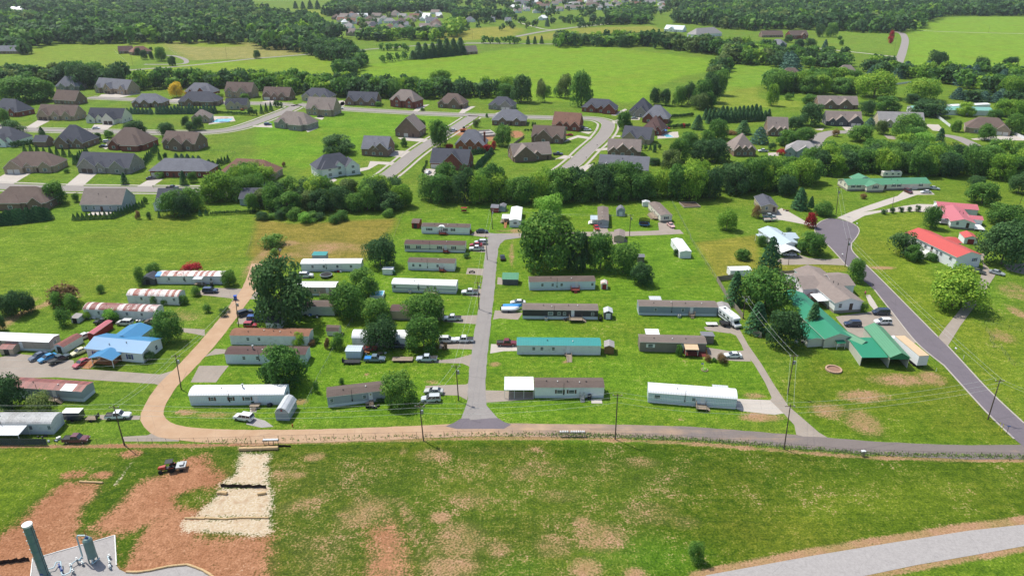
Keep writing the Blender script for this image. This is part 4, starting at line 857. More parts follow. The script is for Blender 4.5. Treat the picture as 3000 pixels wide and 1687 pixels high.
# ------------------------------------------------------------------ the homes on the right
r0, _w, d_ = house('white ranch house with long green metal roof in front of the woods', 'K5', 295, 218, 1168, 200, 9.5, 'g', 'cr', 'mg', h=3.0, pitch=.32, wings=((.3, 8, 2.4, 'g'),), base=.8, shut=BKS, gar=(.72, .82), name='ranch_house')
gable_body(r0, 6, 8, 3.2, 'gable', .4, WL['cr'], RF['mg'], 'y', (7.5, 7)); 
r0, _w, d_ = house('white bungalow with salmon-red roof, upper of the two red-roofed homes', 'K5', 1385, 610, 1635, 632, 19, 'x', 'wh', 'mr', h=3.0, pitch=.3, base=.7, name='red_roof_house')
gable_body(r0, 15, 7.5, 3.1, 'gable', .3, WL['wh'], RF['mr'], 'x', (-1, 19)); gable_body(r0, 4.5, 5, 2.8, 'gable', .3, WL['wh'], RF['mr'], 'x', (8.1, 6))
carport(r0, -3.6, -.05, 3.5, 9.5, 2.9, RF['mr'], 2, 'porch_cover'); deck(r0, -3.4, -.1, 6, .9, TRIM, stairs='l', y0=9.3)
d_ = deck(r0, 8.3, 11.8, 7, .9, TRIM, stairs='r', y0=6)
r0, _w, d_ = house('long white raised house with bright coral-red roof and white porch stair', 'K5', 1430, 1045, 1690, 1020, 25, 'x', 'wh', 'mo', h=4.6, pitch=.3, name='coral_roof_house', shut=BKS, wins=False)
window(r0, _w*.75, -.01, 2.9, 1.2, 1.2, shut=BLS); door(r0, _w*.25, -.01, .1, 1.0, 1.7, WL['rw'])
for y in (2.5, 7, 9, 14.5, 17, 20.5): window(r0, -.01, y, 3.0, 1.3, 1.25, -math.pi/2, shut=None)
door(r0, -.01, 11.5, 1.9, .95, 2.0, DOORB, -math.pi/2)
d_ = deck(r0, -2.8, -.05, 5, 1.9, TRIM, stairs='l', y0=14); gable_body(r0, 6, 6, 4.0, 'gable', .3, WL['wh'], RF['mo'], 'x', (_w-2.5, 13))
shed('little white shed with coral roof and red door', 'K5', 1530, 775, 1672, 785, 6, 'wh', 'mo', 2.4, pitch=.4, dm=WL['rw'], dw=2.2)
r0, _w, d_ = house('small beige cottage with dark slate roof at the end of the gravel drive', 'N2', 622, 236, 752, 240, 14, 'x', 'tn', 'rd', h=3.4, pitch=.38, base=1.0, name='cottage')
r0, _w, d_ = house('pale blue-grey roofed house behind the white carport', 'N2', 780, 545, 925, 535, 17, 'x', 'wh', 'ml', h=3.0, pitch=.3, base=.6, name='bungalow')
carport(r0, -3.4, -.05, 10, 13, 2.6, RF['ml'], 2, 'porch_cover')
gable_body(r0, 4, 6, 2.9, 'gable', .3, WL['wh'], RF['ml'], 'x', (_w-1, 6))
a_, w_, rz_ = frame_of('N2', 785, 590, 935, 585)
cp = empty('carport', a_, rz_, 'white arched metal carport with a car inside', 'carport')
ob('roof', MB().extrude([(0, 2.2), (w_/2, 3.4), (w_, 2.2), (w_, 2.1), (w_/2, 3.3), (0, 2.1)], -.2, 6, 'y').mesh('roof'), RF['mw'], cp)
for x in (0, w_-.06): ob('side_panel', MB().box(x, .3, 1.2, x+.05, 6, 2.12).mesh('side_panel'), RF['mw'], cp); [ob('post', cached('post1', None), TRIM, cp, (x+.04, y, 0), sc=(1, 1, 2.15)) for y in (.1, 3, 5.8)]
r0, _w, d_ = house('big white ranch house with broad taupe roof by the parking lot', 'N1', 800, 392, 985, 382, 26, 'x', 'wh', 'rt', h=3.6, pitch=.3, base=.9, name='ranch_house')
gable_body(r0, 6.5, 10, 3.5, 'gable', .3, WL['wh'], RF['rt'], 'x', (_w-2.2, 12)); gable_body(r0, 6, 12, 3.5, 'gable', .28, WL['wh'], RF['rt'], 'x', (-4.6, 11))
carport(r0, -3.6, -.05, 3.5, 8.5, 2.7, RF['mw'], 2, 'porch_cover')
dk = empty('pool_deck', P('N1', 490, 320), 0, 'red-brown timber deck around the round pool behind the ranch house', 'deck')
ob('platform', MB().box(0, 0, 0, 10, 13, .7).mesh('platform'), mat('red_deck_boards', '8a5a50', .8, .15), dk)
ob('railing', MB().box(0, 0, .7, 10, .08, 1.6).box(0, 0.1, .7, .08, 13, 1.6).mesh('railing'), WOODG, dk)
for i in range(7): ob('step', UNIT, WOODN, dk, (6.2+i*.32, 3.0, .75+i*.22), sc=(.32, 1.6, .1))
def round_pool(label, fr, x, y, r, hgt=1.2, wall=None):
    e = empty('round_pool', P(fr, x, y), 0, label, 'pool')
    ob('pool_wall', MB().lathe([(r, 0), (r, hgt), (r-.12, hgt), (r-.12, hgt-.15)], 28).mesh('pool_wall'), wall or TRIM, e)
    ob('water', MB().lathe([(r-.14, hgt-.3), (r-.14, hgt-.18)], 28).mesh('water'), WATER, e)
    return e
def water_mat():
    k = NT('pool_water'); n = k.noise(k.pos(), 1.6, 3)
    k.link(k.mix(k.mapr(n, .35, .65), seen('3fb8d8'), seen('8fe0ee')), k.b.inputs['Base Color']); k.b.inputs['Roughness'].default_value = .08
    k.bump(n, .15, .05); return k.m
WATER = water_mat()
round_pool('bright blue round pool beside the timber deck', 'N1', 462, 312, 3.2)
um = empty('patio_umbrella', P('N1', 540, 330, 0), 0, 'beige patio umbrella on the timber deck', 'umbrella')
ob('canopy', MB().lathe([(1.7, 2.5), (1.0, 2.85), (.06, 3.2)], 8).mesh('canopy'), mat('beige_canvas', 'cdb9a5', .8), um); ob('pole', MB().tube((0, 0, .7), (0, 0, 3), .04).mesh('pole'), TRIM, um)
gz = empty('gazebo', P('N1', 505, 235), .1, 'small dark gazebo beyond the pool deck', 'gazebo')
ob('roof', MB().lathe([(2.3, 2.4), (1.2, 3.0), (.5, 3.2), (.1, 3.5)], 4).mesh('roof'), mat('gazebo_canvas', '4a4440', .8), gz)
for x, y in ((1.5, 0), (-1.5, 0), (0, 1.5), (0, -1.5)): ob('post', cached('post1', None), DARK, gz, (x, y, 0), sc=(1, 1, 2.4))
r0, _w, d_ = house('long workshop with dark green metal roof under the trees', 'N1', 730, 628, 915, 618, 29, 'x', 'lb', 'md', h=3.0, pitch=.35, name='workshop', cat='workshop', wins=False)
gable_body(r0, 9, 4.2, 2.5, 'gable', .2, WL['lb'], RF['md'], 'y', (-4.3, .8), names=('annex_wall', 'annex_roof')); carport(r0, _w*.38, _w*.7, -1.4, -.03, 2.1, RF['md'], 2, 'porch_cover'); door(r0, _w*.55, -.01, .1, .95, 2.0)
shed('narrow light-green roofed shed between workshop and carports', 'N1', 968, 668, 1035, 645, 9, 'lb', 'mg', 2.5, pitch=.45, axis='y')
a_, w_, rz_ = frame_of('N1', 1172, 765, 1305, 768)
cp = empty('carport', a_, rz_, 'wide open-fronted carport with green gable roof', 'carport')
ob('roof', MB().extrude([(-.2, 3.2), (w_/2, 4.7), (w_+.2, 3.2), (w_+.2, 3.08), (w_/2, 4.58), (-.2, 3.08)], -.3, 17, 'y').mesh('roof'), RF['mg'], cp)
ob('front_gable', MB().add([(0, 0, 2.6), (w_, 0, 2.6), (w_, 0, 3.1), (w_/2, 0, 4.5), (0, 0, 3.1)], [(0, 1, 2, 3, 4)]).add([(0, .08, 2.6), (w_, .08, 2.6), (w_, .08, 3.1), (w_/2, .08, 4.5), (0, .08, 3.1)], [(4, 3, 2, 1, 0)]).mesh('front_gable'), RF['md'], cp)
for x in (0, w_-.1): ob('side_wall', MB().box(x, 0.1, 0, x+.1, 16.8, 3.05).mesh('side_wall'), WL['lb'], cp)
ob('back_wall', MB().box(.1, 16.6, 0, w_-.1, 16.7, 3.05).mesh('back_wall'), WL['lb'], cp)
a_, w_, rz_ = frame_of('N1', 1075, 758, 1160, 762)
cp = empty('carport', a_, rz_, 'lower lean-to carport with dark teal roof beside the gable carport', 'carport')
ob('roof', MB().add([(-3.6, 11, 2.6), (w_, 11, 3.0), (w_, 0, 3.0), (-3.4, 0, 2.6), (-3.6, 11, 2.45), (w_, 11, 2.85), (w_, 0, 2.85), (-3.4, 0, 2.45)], [(3, 2, 1, 0), (4, 5, 6, 7), (0, 1, 5, 4), (1, 2, 6, 5), (2, 3, 7, 6), (3, 0, 4, 7)]).mesh('roof'), RF['md'], cp)
ob('side_wall', MB().box(-3.5, .1, 0, -3.4, 10.8, 2.5).mesh('side_wall'), WL['lb'], cp); ob('back_wall', MB().box(-3.4, 10.6, 0, w_, 10.7, 2.5).mesh('back_wall'), WL['lb'], cp)
# ------------------------------------------------------------------ subdivision houses
for row in (
 ('red brick house with dark grey hip roof at the left edge, second street', 'M1', -70, 398, 160, 415, 13, 'h', 'br', 'rd', dict(pitch=.75)),
 ('plain brown gable house below the big tree at upper left', 'M1', 460, 303, 648, 314, 11, 'g', 'bb', 'rb', dict(pitch=.8)),
 ('grey hip-roofed house in the shade of dark trees at upper left', 'M1', 480, 190, 680, 190, 12, 'h', 'sb', 'rg', dict(pitch=.85, wings=((.3, 6, 1.5, 'g'), (.72, 5, 1, 'g')))),
 ('large pale two-storey house with grey roofs and brown garage doors', 'M1', 815, 205, 1090, 228, 12, 'g', 'tb', 'rg', dict(h=4.2, pitch=.75, wings=((.12, 5, 2, 'g'), (.45, 8, 2.5, 'gGb'), (.85, 6, 1, 'g')))),
 ('red brick house with grey gables right of the yellow tree', 'M1', 1572, 238, 1800, 246, 12, 'h', 'br', 'rg', dict(pitch=.7, wings=((.72, 9, 4, 'g'), (.25, 5, 1, 'g')))),
 ('tan two-storey house beside the red brick house in the upper row', 'M1', 1915, 248, 2140, 256, 11, 'g', 'tb', 'rb', dict(h=4.6, pitch=.8, wings=((.72, 8, 3.5, 'g'),))),
 ('wide dark-roofed house behind the tall evergreen hedge', 'M1', 1520, 322, 1850, 320, 13, 'h', 'bb', 'rd', dict(wings=((.75, 9, 2, 'h'),))),
 ('grey hip-roofed house left of the evergreen hedge', 'M1', 1125, 333, 1380, 334, 12, 'h', 'bb', 'rg', {}),
 ('small black-roofed house with a tan gable near the excavator', 'M1', 1918, 352, 2100, 350, 9, 'g', 'tn', 'rk', dict(wings=((.3, 7, 1, 'g'),))),
 ('taupe-roofed brick house with brown garage doors, second street', 'M1', 325, 438, 640, 447, 12, 'g', 'tb', 'rb', dict(pitch=.7, wings=((.18, 8.5, 1.5, 'gGb'), (.5, 6, .8, 'g')))),
 ('white house with black roof and white car in its drive', 'M1', 748, 464, 1040, 470, 12, 'g', 'cr', 'rk', dict(pitch=.65, wings=((.7, 8.5, 4, 'gGb'), (.12, 6, 1.2, 'g')))),
 ('dark hip-roofed house with pale gable at the left edge, third street', 'M1', -100, 658, 130, 668, 14, 'h', 'wh', 'rd', dict(wings=((.55, 8, 2, 'g'),))),
 ('small dark brick garage behind the row of cone evergreens', 'M1', 292, 668, 400, 671, 6.5, 'g', 'bb', 'rd', dict(wins=False)),
 ('dark-roofed brick house behind the cone evergreens, third street', 'M1', 470, 676, 720, 682, 14, 'h', 'bb', 'rd', dict(pitch=.85, wings=((.3, 8, 2, 'g'),))),
 ('brick house with broad dark hip roof and white cars beside it', 'M1', 920, 690, 1220, 700, 15, 'h', 'br', 'rb', dict(pitch=.7, wings=((.7, 10, 3, 'h'),))),
 ('brown gabled house with a low cross gable at the end of its row', 'M1', 1388, 690, 1665, 705, 12, 'g', 'bb', 'rb', dict(h=4.0, pitch=.6, wings=((.45, 8, 2, 'g'),))),
 ('brown hip-roofed house with twin white garage doors, lower left', 'M1', 60, 890, 470, 885, 13, 'h', 'tb', 'rb', dict(pitch=.6, wings=((.2, 9, 2.2, 'gG'), (.82, 6, .8, 'g')))),
 ('slate gabled house with a wide pale drive, centre of the lower street', 'M1', 668, 885, 1105, 900, 13, 'g', 'sb', 'rd', dict(pitch=.62, wings=((.2, 10, .8, 'gGb'), (.78, 8, .8, 'g')))),
 ('low brick house with long grey hip roof, lower street', 'M1', 1282, 925, 1775, 930, 11.5, 'h', 'br', 'rg', dict(pitch=.55, gar=(.06, .14))),
 ('rosy-brown roofed house with white garage behind the yellow-green tree', 'M2', -290, 935, 130, 960, 12, 'h', 'tb', 'rr', dict(pitch=.6, wings=((.87, 8, 1.5, 'gG'), (.55, 6, .8, 'g')))),
 ('dark-roofed house above the evergreen hedge at the left edge', 'M1', -60, 1205, 400, 1206, 12, 'h', 'bb', 'rb', dict(pitch=.6, wings=((.35, 9, .5, 'h'),))),
 ('pale house with beige-grey gable roof and rear patio above the field', 'M1', 698, 1216, 1045, 1216, 12, 'g', 'gy', 'rt', dict(pitch=.6)),
 ('white house with dark roof hidden behind leafy trees above the field', 'M1', 1332, 1206, 1560, 1206, 11, 'g', 'wh', 'rd', {}),
 ('small dark-roofed house between trees above the cone hedge', 'M1', 2040, 1165, 2240, 1166, 10, 'g', 'gy', 'rd', dict(pitch=.45)),
 ('brick house with white gables and dormers, left of the upper street bend', 'M2', 60, 270, 285, 276, 11, 'g', 'bb', 'rb', dict(pitch=.75, wings=((.17, 7, .8, 'gG'), (.75, 6, 1, 'g')))),
 ('slate hip-roofed house beside the woods in the upper row', 'M2', 390, 276, 625, 286, 12, 'h', 'tn', 'rd', dict(wings=((.2, 6, 1, 'g'),))),
 ('tall tan house with steep taupe roof inside the street bend', 'M2', 430, 396, 660, 408, 12, 'g', 'tb', 'rt', dict(h=4.2, pitch=.85, wings=((.78, 7, 2, 'h'),))),
 ('stone house with taupe hip roofs on the grassy bank', 'M2', 160, 506, 440, 530, 12, 'h', 'sb', 'rt', dict(h=3.3, pitch=.7, wings=((.7, 9, 3, 'h'),))),
 ('dark-roofed brick house with centre dormer, upper row', 'M2', 772, 312, 1020, 322, 11, 'g', 'bb', 'rd', dict(pitch=.75, wings=((.12, 7, 1.5, 'g'), (.5, 6, .5, 'g'), (.9, 6, 1, 'g')))),
 ('two-storey brick house with taupe hip roof, upper row', 'M2', 1142, 326, 1350, 344, 12, 'h', 'br', 'rt', dict(h=4.8, pitch=.75, wings=((.3, 6.5, 1, 'g'), (.8, 6, 1, 'g')))),
 ('brown brick house with broad brown roof, upper row', 'M2', 1545, 335, 1760, 346, 12, 'h', 'bb', 'rb', dict(pitch=.7, wings=((.65, 9, 1.2, 'g'),))),
 ('slate-roofed house with double garage left of the tall twin trees', 'M2', 1975, 350, 2180, 360, 11, 'h', 'sb', 'rd', dict(wings=((.72, 8.5, 1.5, 'gG'),))),
 ('low brick house with slate hip roof at the street corner', 'M2', 2005, 485, 2290, 490, 13, 'h', 'bb', 'rg', dict(pitch=.6)),
 ('tall brown house with white garage door behind the round street tree', 'M2', 1185, 580, 1385, 590, 13, 'x', 'bb', 'rt', dict(h=4.0, pitch=.7, gar=(.45,))),
 ('slate-roofed brown house beside the sloping street', 'M2', 900, 742, 1120, 750, 13, 'g', 'bb', 'rg', dict(h=3.8, pitch=.6, wings=((.75, 8, .6, 'g'),))),
 ('white brick house with dark hip roof at the foot of the sloping street', 'M2', 528, 940, 850, 895, 11, 'h', 'wh', 'rd', dict(h=4.4, pitch=.65, wings=((.3, 8, 1.5, 'h'), (.9, 7, 2, 'g')))),
 ('red brick house with dark gables opposite the white brick house', 'M2', 1482, 850, 1800, 866, 12, 'g', 'br', 'rd', dict(pitch=.7, wings=((.6, 11, .8, 'g'),), gar=(.08, .2))),
 ('orange brick house with grey roof and a tall chimney', 'M2', 1695, 696, 1945, 702, 12, 'h', 'ob', 'rg', dict(pitch=.8, wings=((.5, 7, .6, 'g'),), chim=(.97, .2, 10))),
 ('red brick house with dark roof backing onto the big meadow', 'M3', 592, 370, 870, 388, 11, 'h', 'br', 'rd', dict(pitch=.65, wings=((.85, 9, 3, 'g'), (.3, 6, .8, 'g')))),
 ('black-roofed house at the head of the curved street', 'M3', 992, 405, 1170, 420, 14, 'h', 'sb', 'rk', dict(pitch=.8, wings=((.6, 8, 2, 'g'),))),
 ('grey-roofed house behind the reddish-brown one', 'M3', 1105, 460, 1320, 475, 13, 'h', 'br', 'rg', dict(pitch=.75, wings=((.25, 7, 1, 'g'),))),
 ('steep reddish-brown roofed house beside the backyard pool', 'M3', 1105, 555, 1265, 572, 12, 'h', 'br', 'rm', dict(pitch=.9, wings=((.4, 9, 2, 'h'),))),
 ('slate gabled house on the right side of the curved street', 'M3', 930, 630, 1165, 652, 12, 'g', 'tb', 'rd', dict(pitch=.65, wings=((.3, 8, 1.5, 'g'),))),
 ('taupe gabled house below the slate one on the curved street', 'M3', 812, 748, 1090, 756, 12, 'g', 'bb', 'rt', dict(pitch=.6, wings=((.45, 9, .6, 'g'),))),
 ('grey-roofed house mostly hidden by the tree belt at the street end', 'M3', 730, 905, 1150, 930, 12, 'g', 'bb', 'rg', dict(h=3.6, pitch=.6)),
 ('steep rust-red roofed brick house on the inner bend', 'M3', 340, 520, 565, 536, 12, 'g', 'br', 'rr', dict(pitch=.95)),
 ('brown house with broken roofline left of the curved street', 'M3', 165, 626, 430, 640, 12, 'g', 'bb', 'rb', dict(pitch=.65, wings=((.4, 10, 1.5, 'g'),))),
 ('brown brick house with stepped gables above the tree belt', 'M3', 10, 795, 335, 775, 12, 'g', 'bb', 'rt', dict(pitch=.6, wings=((.3, 12, 2, 'g'),))),
 ('brick house with very tall taupe hip roof right of the tree belt', 'M3', 1880, 748, 2065, 746, 14, 'h', 'bb', 'rt', dict(h=3.2, pitch=.85)),
 ('twin-gabled taupe roofed house behind the dark-walled one', 'M4', 425, 345, 760, 350, 12, 'g', 'bb', 'rt', dict(pitch=.6, wings=((.3, 8, .8, 'g'), (.68, 9, .8, 'g')))),
 ('dark grey craftsman house with taupe roof and white garage', 'M4', 490, 488, 790, 497, 12, 'g', 'dk', 'rt', dict(pitch=.62, wings=((.42, 8, .6, 'g'), (.83, 9, 1.5, 'gG')))),
 ('taupe-roofed house beside the shaded lot left of the craftsman house', 'M4', -5, 575, 165, 580, 14, 'g', 'bb', 'rt', dict(pitch=.7)),
 ('pale grey-roofed house half hidden by trees right of the craftsman house', 'M4', 935, 500, 1320, 512, 13, 'g', 'tn', 'rl', dict(pitch=.6, wings=((.82, 10, 2, 'g'),))),
 ('brown hip-roofed house with white fences at the right edge', 'M4', 1670, 545, 2040, 576, 13, 'h', 'tb', 'rb', dict(pitch=.6, wings=((.25, 7, 1, 'h'), (.85, 8, 1, 'gG')))),
 ('grey-roofed house sunk in the tree belt below the shaded lane', 'M4', 140, 745, 420, 770, 11, 'h', 'gy', 'rl', dict(pitch=.55, wings=((.6, 8, 1, 'g'),))),
 ('long seafoam-roofed barn behind the trees at the right', 'M4', 1225, 392, 1900, 406, 11, 'g', 'wh', 'mv', dict(h=3.6, pitch=.25, wins=False, name='barn', cat='barn')),
 ('brown-roofed house behind the light green trees at upper right', 'T4', 130, 785, 330, 790, 11, 'h', 'bb', 'rb', {}),
 ('taupe-roofed house between the crowns at upper right', 'T4', 690, 770, 900, 775, 12, 'h', 'bb', 'rt', dict(pitch=.7)),
 ('tall brick house with brown roof at the wood edge', 'T4', 225, 400, 400, 395, 13, 'g', 'br', 'rb', dict(h=5.2, pitch=.6, wings=((.7, 7, 2, 'g'),))),
 ('low brown house left of the tall brick house', 'T4', -60, 380, 150, 378, 12, 'g', 'bb', 'rb', {}),
 ('grey-roofed house in front of the tall brick house', 'T4', 0, 470, 140, 482, 12, 'h', 'sb', 'rg', {}),
 ('pale blue-white roofed farmhouse beyond the meadow', 'T3', 1530, 318, 1715, 328, 15, 'g', 'wh', 'ml', dict(h=3.4, pitch=.5, wings=((.4, 10, 1.5, 'g'),))),
 ('large white house with grey hip roof beyond the hedgerow', 'T3', 1850, 385, 2110, 365, 17, 'h', 'wh', 'rl', dict(h=4, pitch=.6)),
 ('dark-roofed ranch with pale drive at the far left', 'T1', -60, 545, 195, 545, 12, 'g', 'bb', 'rg', {}),
 ('brown barn-like house beside the oval drive', 'T1', 1195, 545, 1340, 540, 11, 'g', 'bb', 'rm', {}),
 ('low rust-roofed house among the oval drive trees', 'T1', 1340, 560, 1530, 545, 12, 'h', 'bb', 'rr', {}),
 ('long white barn on the far left hill', 'T1', 100, 112, 245, 112, 18, 'g', 'wh', 'mw', dict(wins=False, name='barn', cat='barn')),
 ('grey gabled barn on the far left hill', 'T1', 345, 110, 440, 112, 18, 'g', 'gy', 'rt', dict(wins=False, name='barn', cat='barn')),
 ('small brick house with steep gable at the end of the pine row', 'T2', 2105, 552, 2230, 545, 10, 'g', 'bb', 'rt', dict(pitch=.9)),
 ('pool house with taupe hip roof behind round shrubs', 'M1', 1635, 462, 1775, 462, 9, 'h', 'tb', 'rt', dict(name='pool_house'))):
    kw = dict(row[10])
    if row[1][0] in 'MT' and kw.get('cat') != 'barn': kw['pitch'] = min(1.15, kw.get('pitch', .62)*1.42); kw['h'] = kw.get('h', 3.0)+.35
    if row[1][0] == 'M' and kw.get('wins', True) and 'plain' not in row[0] and 'beige-grey' not in row[0] and not kw.get('gar'):
        wg = list(kw.get('wings', ()))
        for _ in range(12):
            t = hr.uniform(.14, .86)
            if len(wg) < 3 and all(abs(t-w[0]) > .24 for w in wg): wg.append((t, hr.uniform(4.2, 6.2), hr.uniform(.4, 1.0), 'g'))
        kw['wings'] = tuple(wg)
    house(*row[:10], **kw)
shed('white-roofed annex of the seafoam barn', 'M4', 1560, 360, 1880, 345, 6, 'wh', 'mw', 3.2, pitch=.15, axis='x', name='barn_annex', cat='barn')
# ------------------------------------------------------------------ far houses
fh = random.Random(5)
def ordinal(n):
    names = ['', 'first', 'second', 'third', 'fourth', 'fifth', 'sixth', 'seventh', 'eighth', 'ninth', 'tenth', 'eleventh', 'twelfth', 'thirteenth', 'fourteenth', 'fifteenth', 'sixteenth', 'seventeenth', 'eighteenth', 'nineteenth', 'twentieth']
    if n < len(names): return names[n]
    return '%d%s' % (n, 'th' if 10 <= n % 100 <= 20 else {1: 'st', 2: 'nd', 3: 'rd'}.get(n % 10, 'th'))
RC = {'rt': 'taupe', 'rg': 'grey', 'rd': 'dark', 'rb': 'brown', 'rr': 'red-brown', 'mw': 'white', 'rl': 'pale grey', 'mr': 'red', 'mg': 'green'}
def far_row(fr, rows, zone_, grp, fill=()):
    rows = list(rows)
    for n, x0, x1, y0, y1 in fill:
        for _ in range(n*8):
            x, y = fh.uniform(x0, x1), fh.uniform(y0, y1)
            if n and all(abs(x-r[0]) > 42 or abs(y-r[1]) > 11 for r in rows): rows.append((x, y, fh.uniform(60, 95), fh.choice(['rl', 'rl', 'rt', 'rg', 'mw', 'rr', 'rt']), fh.choice(['wh', 'wh', 'cr', 'tn']))); n -= 1
    rows = sorted(rows, key=lambda r: r[0])
    for i, (x, y, w, rf, wl) in enumerate(rows):
        lab = '%s-roofed house, %s from the left %s' % (RC[rf], ordinal(i+1), zone_)
        a, Wd, rz = frame_of(fr, x-w/2, y, x+w/2, y)
        Wd = min(Wd, 30); D = fh.uniform(11, 15)
        root = empty('house', a, rz+fh.uniform(-.35, .35), lab, 'house', grp)
        wings = fh.random()
        if fh.random() < .5: hip_body(root, Wd, D, 3.8, .8, WL[wl], RF[rf])
        else: gable_body(root, Wd, D, 3.8, 'gable', .8, WL[wl], RF[rf], 'x')
        if wings < .7: gable_body(root, 6+D*.3, 8, 3.7, 'gable', .8, WL[wl], RF[rf], 'y', (Wd*(.05 if wings < .35 else .9)-(0 if wings < .35 else 6), -3))
        for t in (.3, .55, .8): window(root, Wd*t, -.01, 1.6, 1.4, 1.5)
far_row('T2', [(880, 185, 90, 'rt', 'tn'), (800, 200, 80, 'rb', 'bb'), (960, 185, 60, 'rg', 'wh'), (1060, 185, 130, 'mw', 'wh'), (1210, 180, 100, 'rt', 'tn'), (1370, 180, 100, 'rt', 'tn'), (1470, 185, 80, 'rl', 'wh'), (1600, 195, 120, 'rr', 'tn'), (1640, 155, 60, 'rg', 'wh'), (1800, 145, 90, 'rt', 'wh'),
  (1890, 95, 70, 'rl', 'wh'), (1420, 105, 50, 'rr', 'tn'), (945, 243, 110, 'rr', 'wh'), (1060, 256, 90, 'rr', 'br'), (1130, 220, 90, 'rb', 'tn'), (1200, 245, 80, 'rl', 'wh'), (1180, 295, 130, 'rd', 'wh'), (1340, 238, 110, 'rl', 'wh'), (1450, 240, 80, 'rb', 'tn'), (1430, 276, 100, 'rd', 'wh'), (1510, 275, 80, 'rg', 'wh'), (1320, 315, 70, 'rb', 'bb'),
  (1540, 220, 120, 'rt', 'tn'), (1770, 235, 120, 'rg', 'wh'), (1790, 265, 100, 'rb', 'bb'), (1690, 300, 110, 'rt', 'tn'), (920, 310, 90, 'rl', 'wh'), (950, 362, 90, 'rt', 'tn'), (1050, 357, 100, 'rt', 'tn'), (1250, 352, 140, 'rl', 'wh'), (1615, 356, 70, 'rg', 'gy'), (2290, 145, 80, 'rg', 'wh'), (2160, 226, 90, 'rg', 'wh'), (2040, 236, 70, 'rl', 'wh'),
  (2360, 195, 60, 'rt', 'tn'), (2450, 190, 100, 'rb', 'tn'), (2380, 225, 40, 'rg', 'gy'), (2540, 230, 60, 'rg', 'wh')], 'in the distant housing estate', 'houses of the distant estate', [(26, 780, 1850, 150, 365)])
far_row('T3', [(60, 135, 80, 'rt', 'wh'), (140, 115, 70, 'rl', 'wh'), (200, 78, 150, 'rd', 'wh'), (320, 85, 110, 'rb', 'wh'), (370, 135, 90, 'rt', 'wh'), (470, 115, 70, 'rt', 'wh'), (250, 135, 80, 'rl', 'wh'), (310, 205, 90, 'mw', 'wh'), (690, 95, 80, 'rt', 'wh'), (780, 75, 80, 'rb', 'wh'), (860, 68, 80, 'rb', 'tn'), (620, 100, 60, 'rt', 'wh'),
  (970, 135, 60, 'rr', 'wh'), (1090, 75, 80, 'rt', 'wh'), (980, 85, 80, 'rl', 'wh'), (1260, 95, 90, 'rg', 'wh'), (1400, 45, 100, 'rl', 'wh'), (1520, 95, 60, 'rl', 'wh'), (1600, 36, 60, 'rt', 'wh'), (1700, 46, 60, 'rr', 'wh'), (1780, 46, 60, 'rt', 'wh'), (1740, 66, 60, 'rb', 'wh'), (430, 32, 70, 'rt', 'wh'), (500, 34, 70, 'rt', 'wh'), (560, 36, 60, 'rt', 'wh')],
  'along the far top of the photo', 'houses along the far top', [(42, -20, 1850, 18, 110)])
# ------------------------------------------------------------------ vehicles
def loft(secs, m=0):          # secs: (x, [(y, z), ...]) closed sections
    b = MB(); n = len(secs[0][1]); vs = [(x, y, z) for x, s in secs for y, z in s]
    fs = [(j*n+i, j*n+(i+1) % n, (j+1)*n+(i+1) % n, (j+1)*n+i) for j in range(len(secs)-1) for i in range(n)]
    fs += [tuple(range(n))[::-1], tuple(range((len(secs)-1)*n, len(secs)*n))]
    return b.add(vs, fs, m)
def hull(st, w):              # st: (x, z_low, z_top, width factor)
    return loft([(x, [(-w*k, zl+.06), (-w*k*.9, zl), (w*k*.9, zl), (w*k, zl+.06), (w*k, zl+(zt-zl)*.62), (w*k*.93, zt), (-w*k*.93, zt), (-w*k, zl+(zt-zl)*.62)]) for x, zl, zt, k in st])
def cabin(x0, x1, x2, x3, z0, z1, wb, wt):
    return MB().add([(x0, -wb, z0), (x3, -wb, z0), (x3, wb, z0), (x0, wb, z0), (x1, -wt, z1), (x2, -wt, z1), (x2, wt, z1), (x1, wt, z1)], [(0, 1, 5, 4), (1, 2, 6, 5), (2, 3, 7, 6), (3, 0, 4, 7), (4, 5, 6, 7)])
def pillars(x0, x1, x2, x3, z0, z1, wb, wt, mids):
    b = MB(); f = lambda t, s: (s*(wb+(wt-wb)*t)*1.012)
    for s in (-1, 1):
        for a, c in [(x0, x1), (x3, x2)]+[(m, m) for m in mids]: b.tube((a, f(0, s), z0), (c, f(1, s), z1+.01), .045, 4)
    b.box(x1-.03, -wt-.03, z1, x2+.03, wt+.03, z1+.05)
    return b
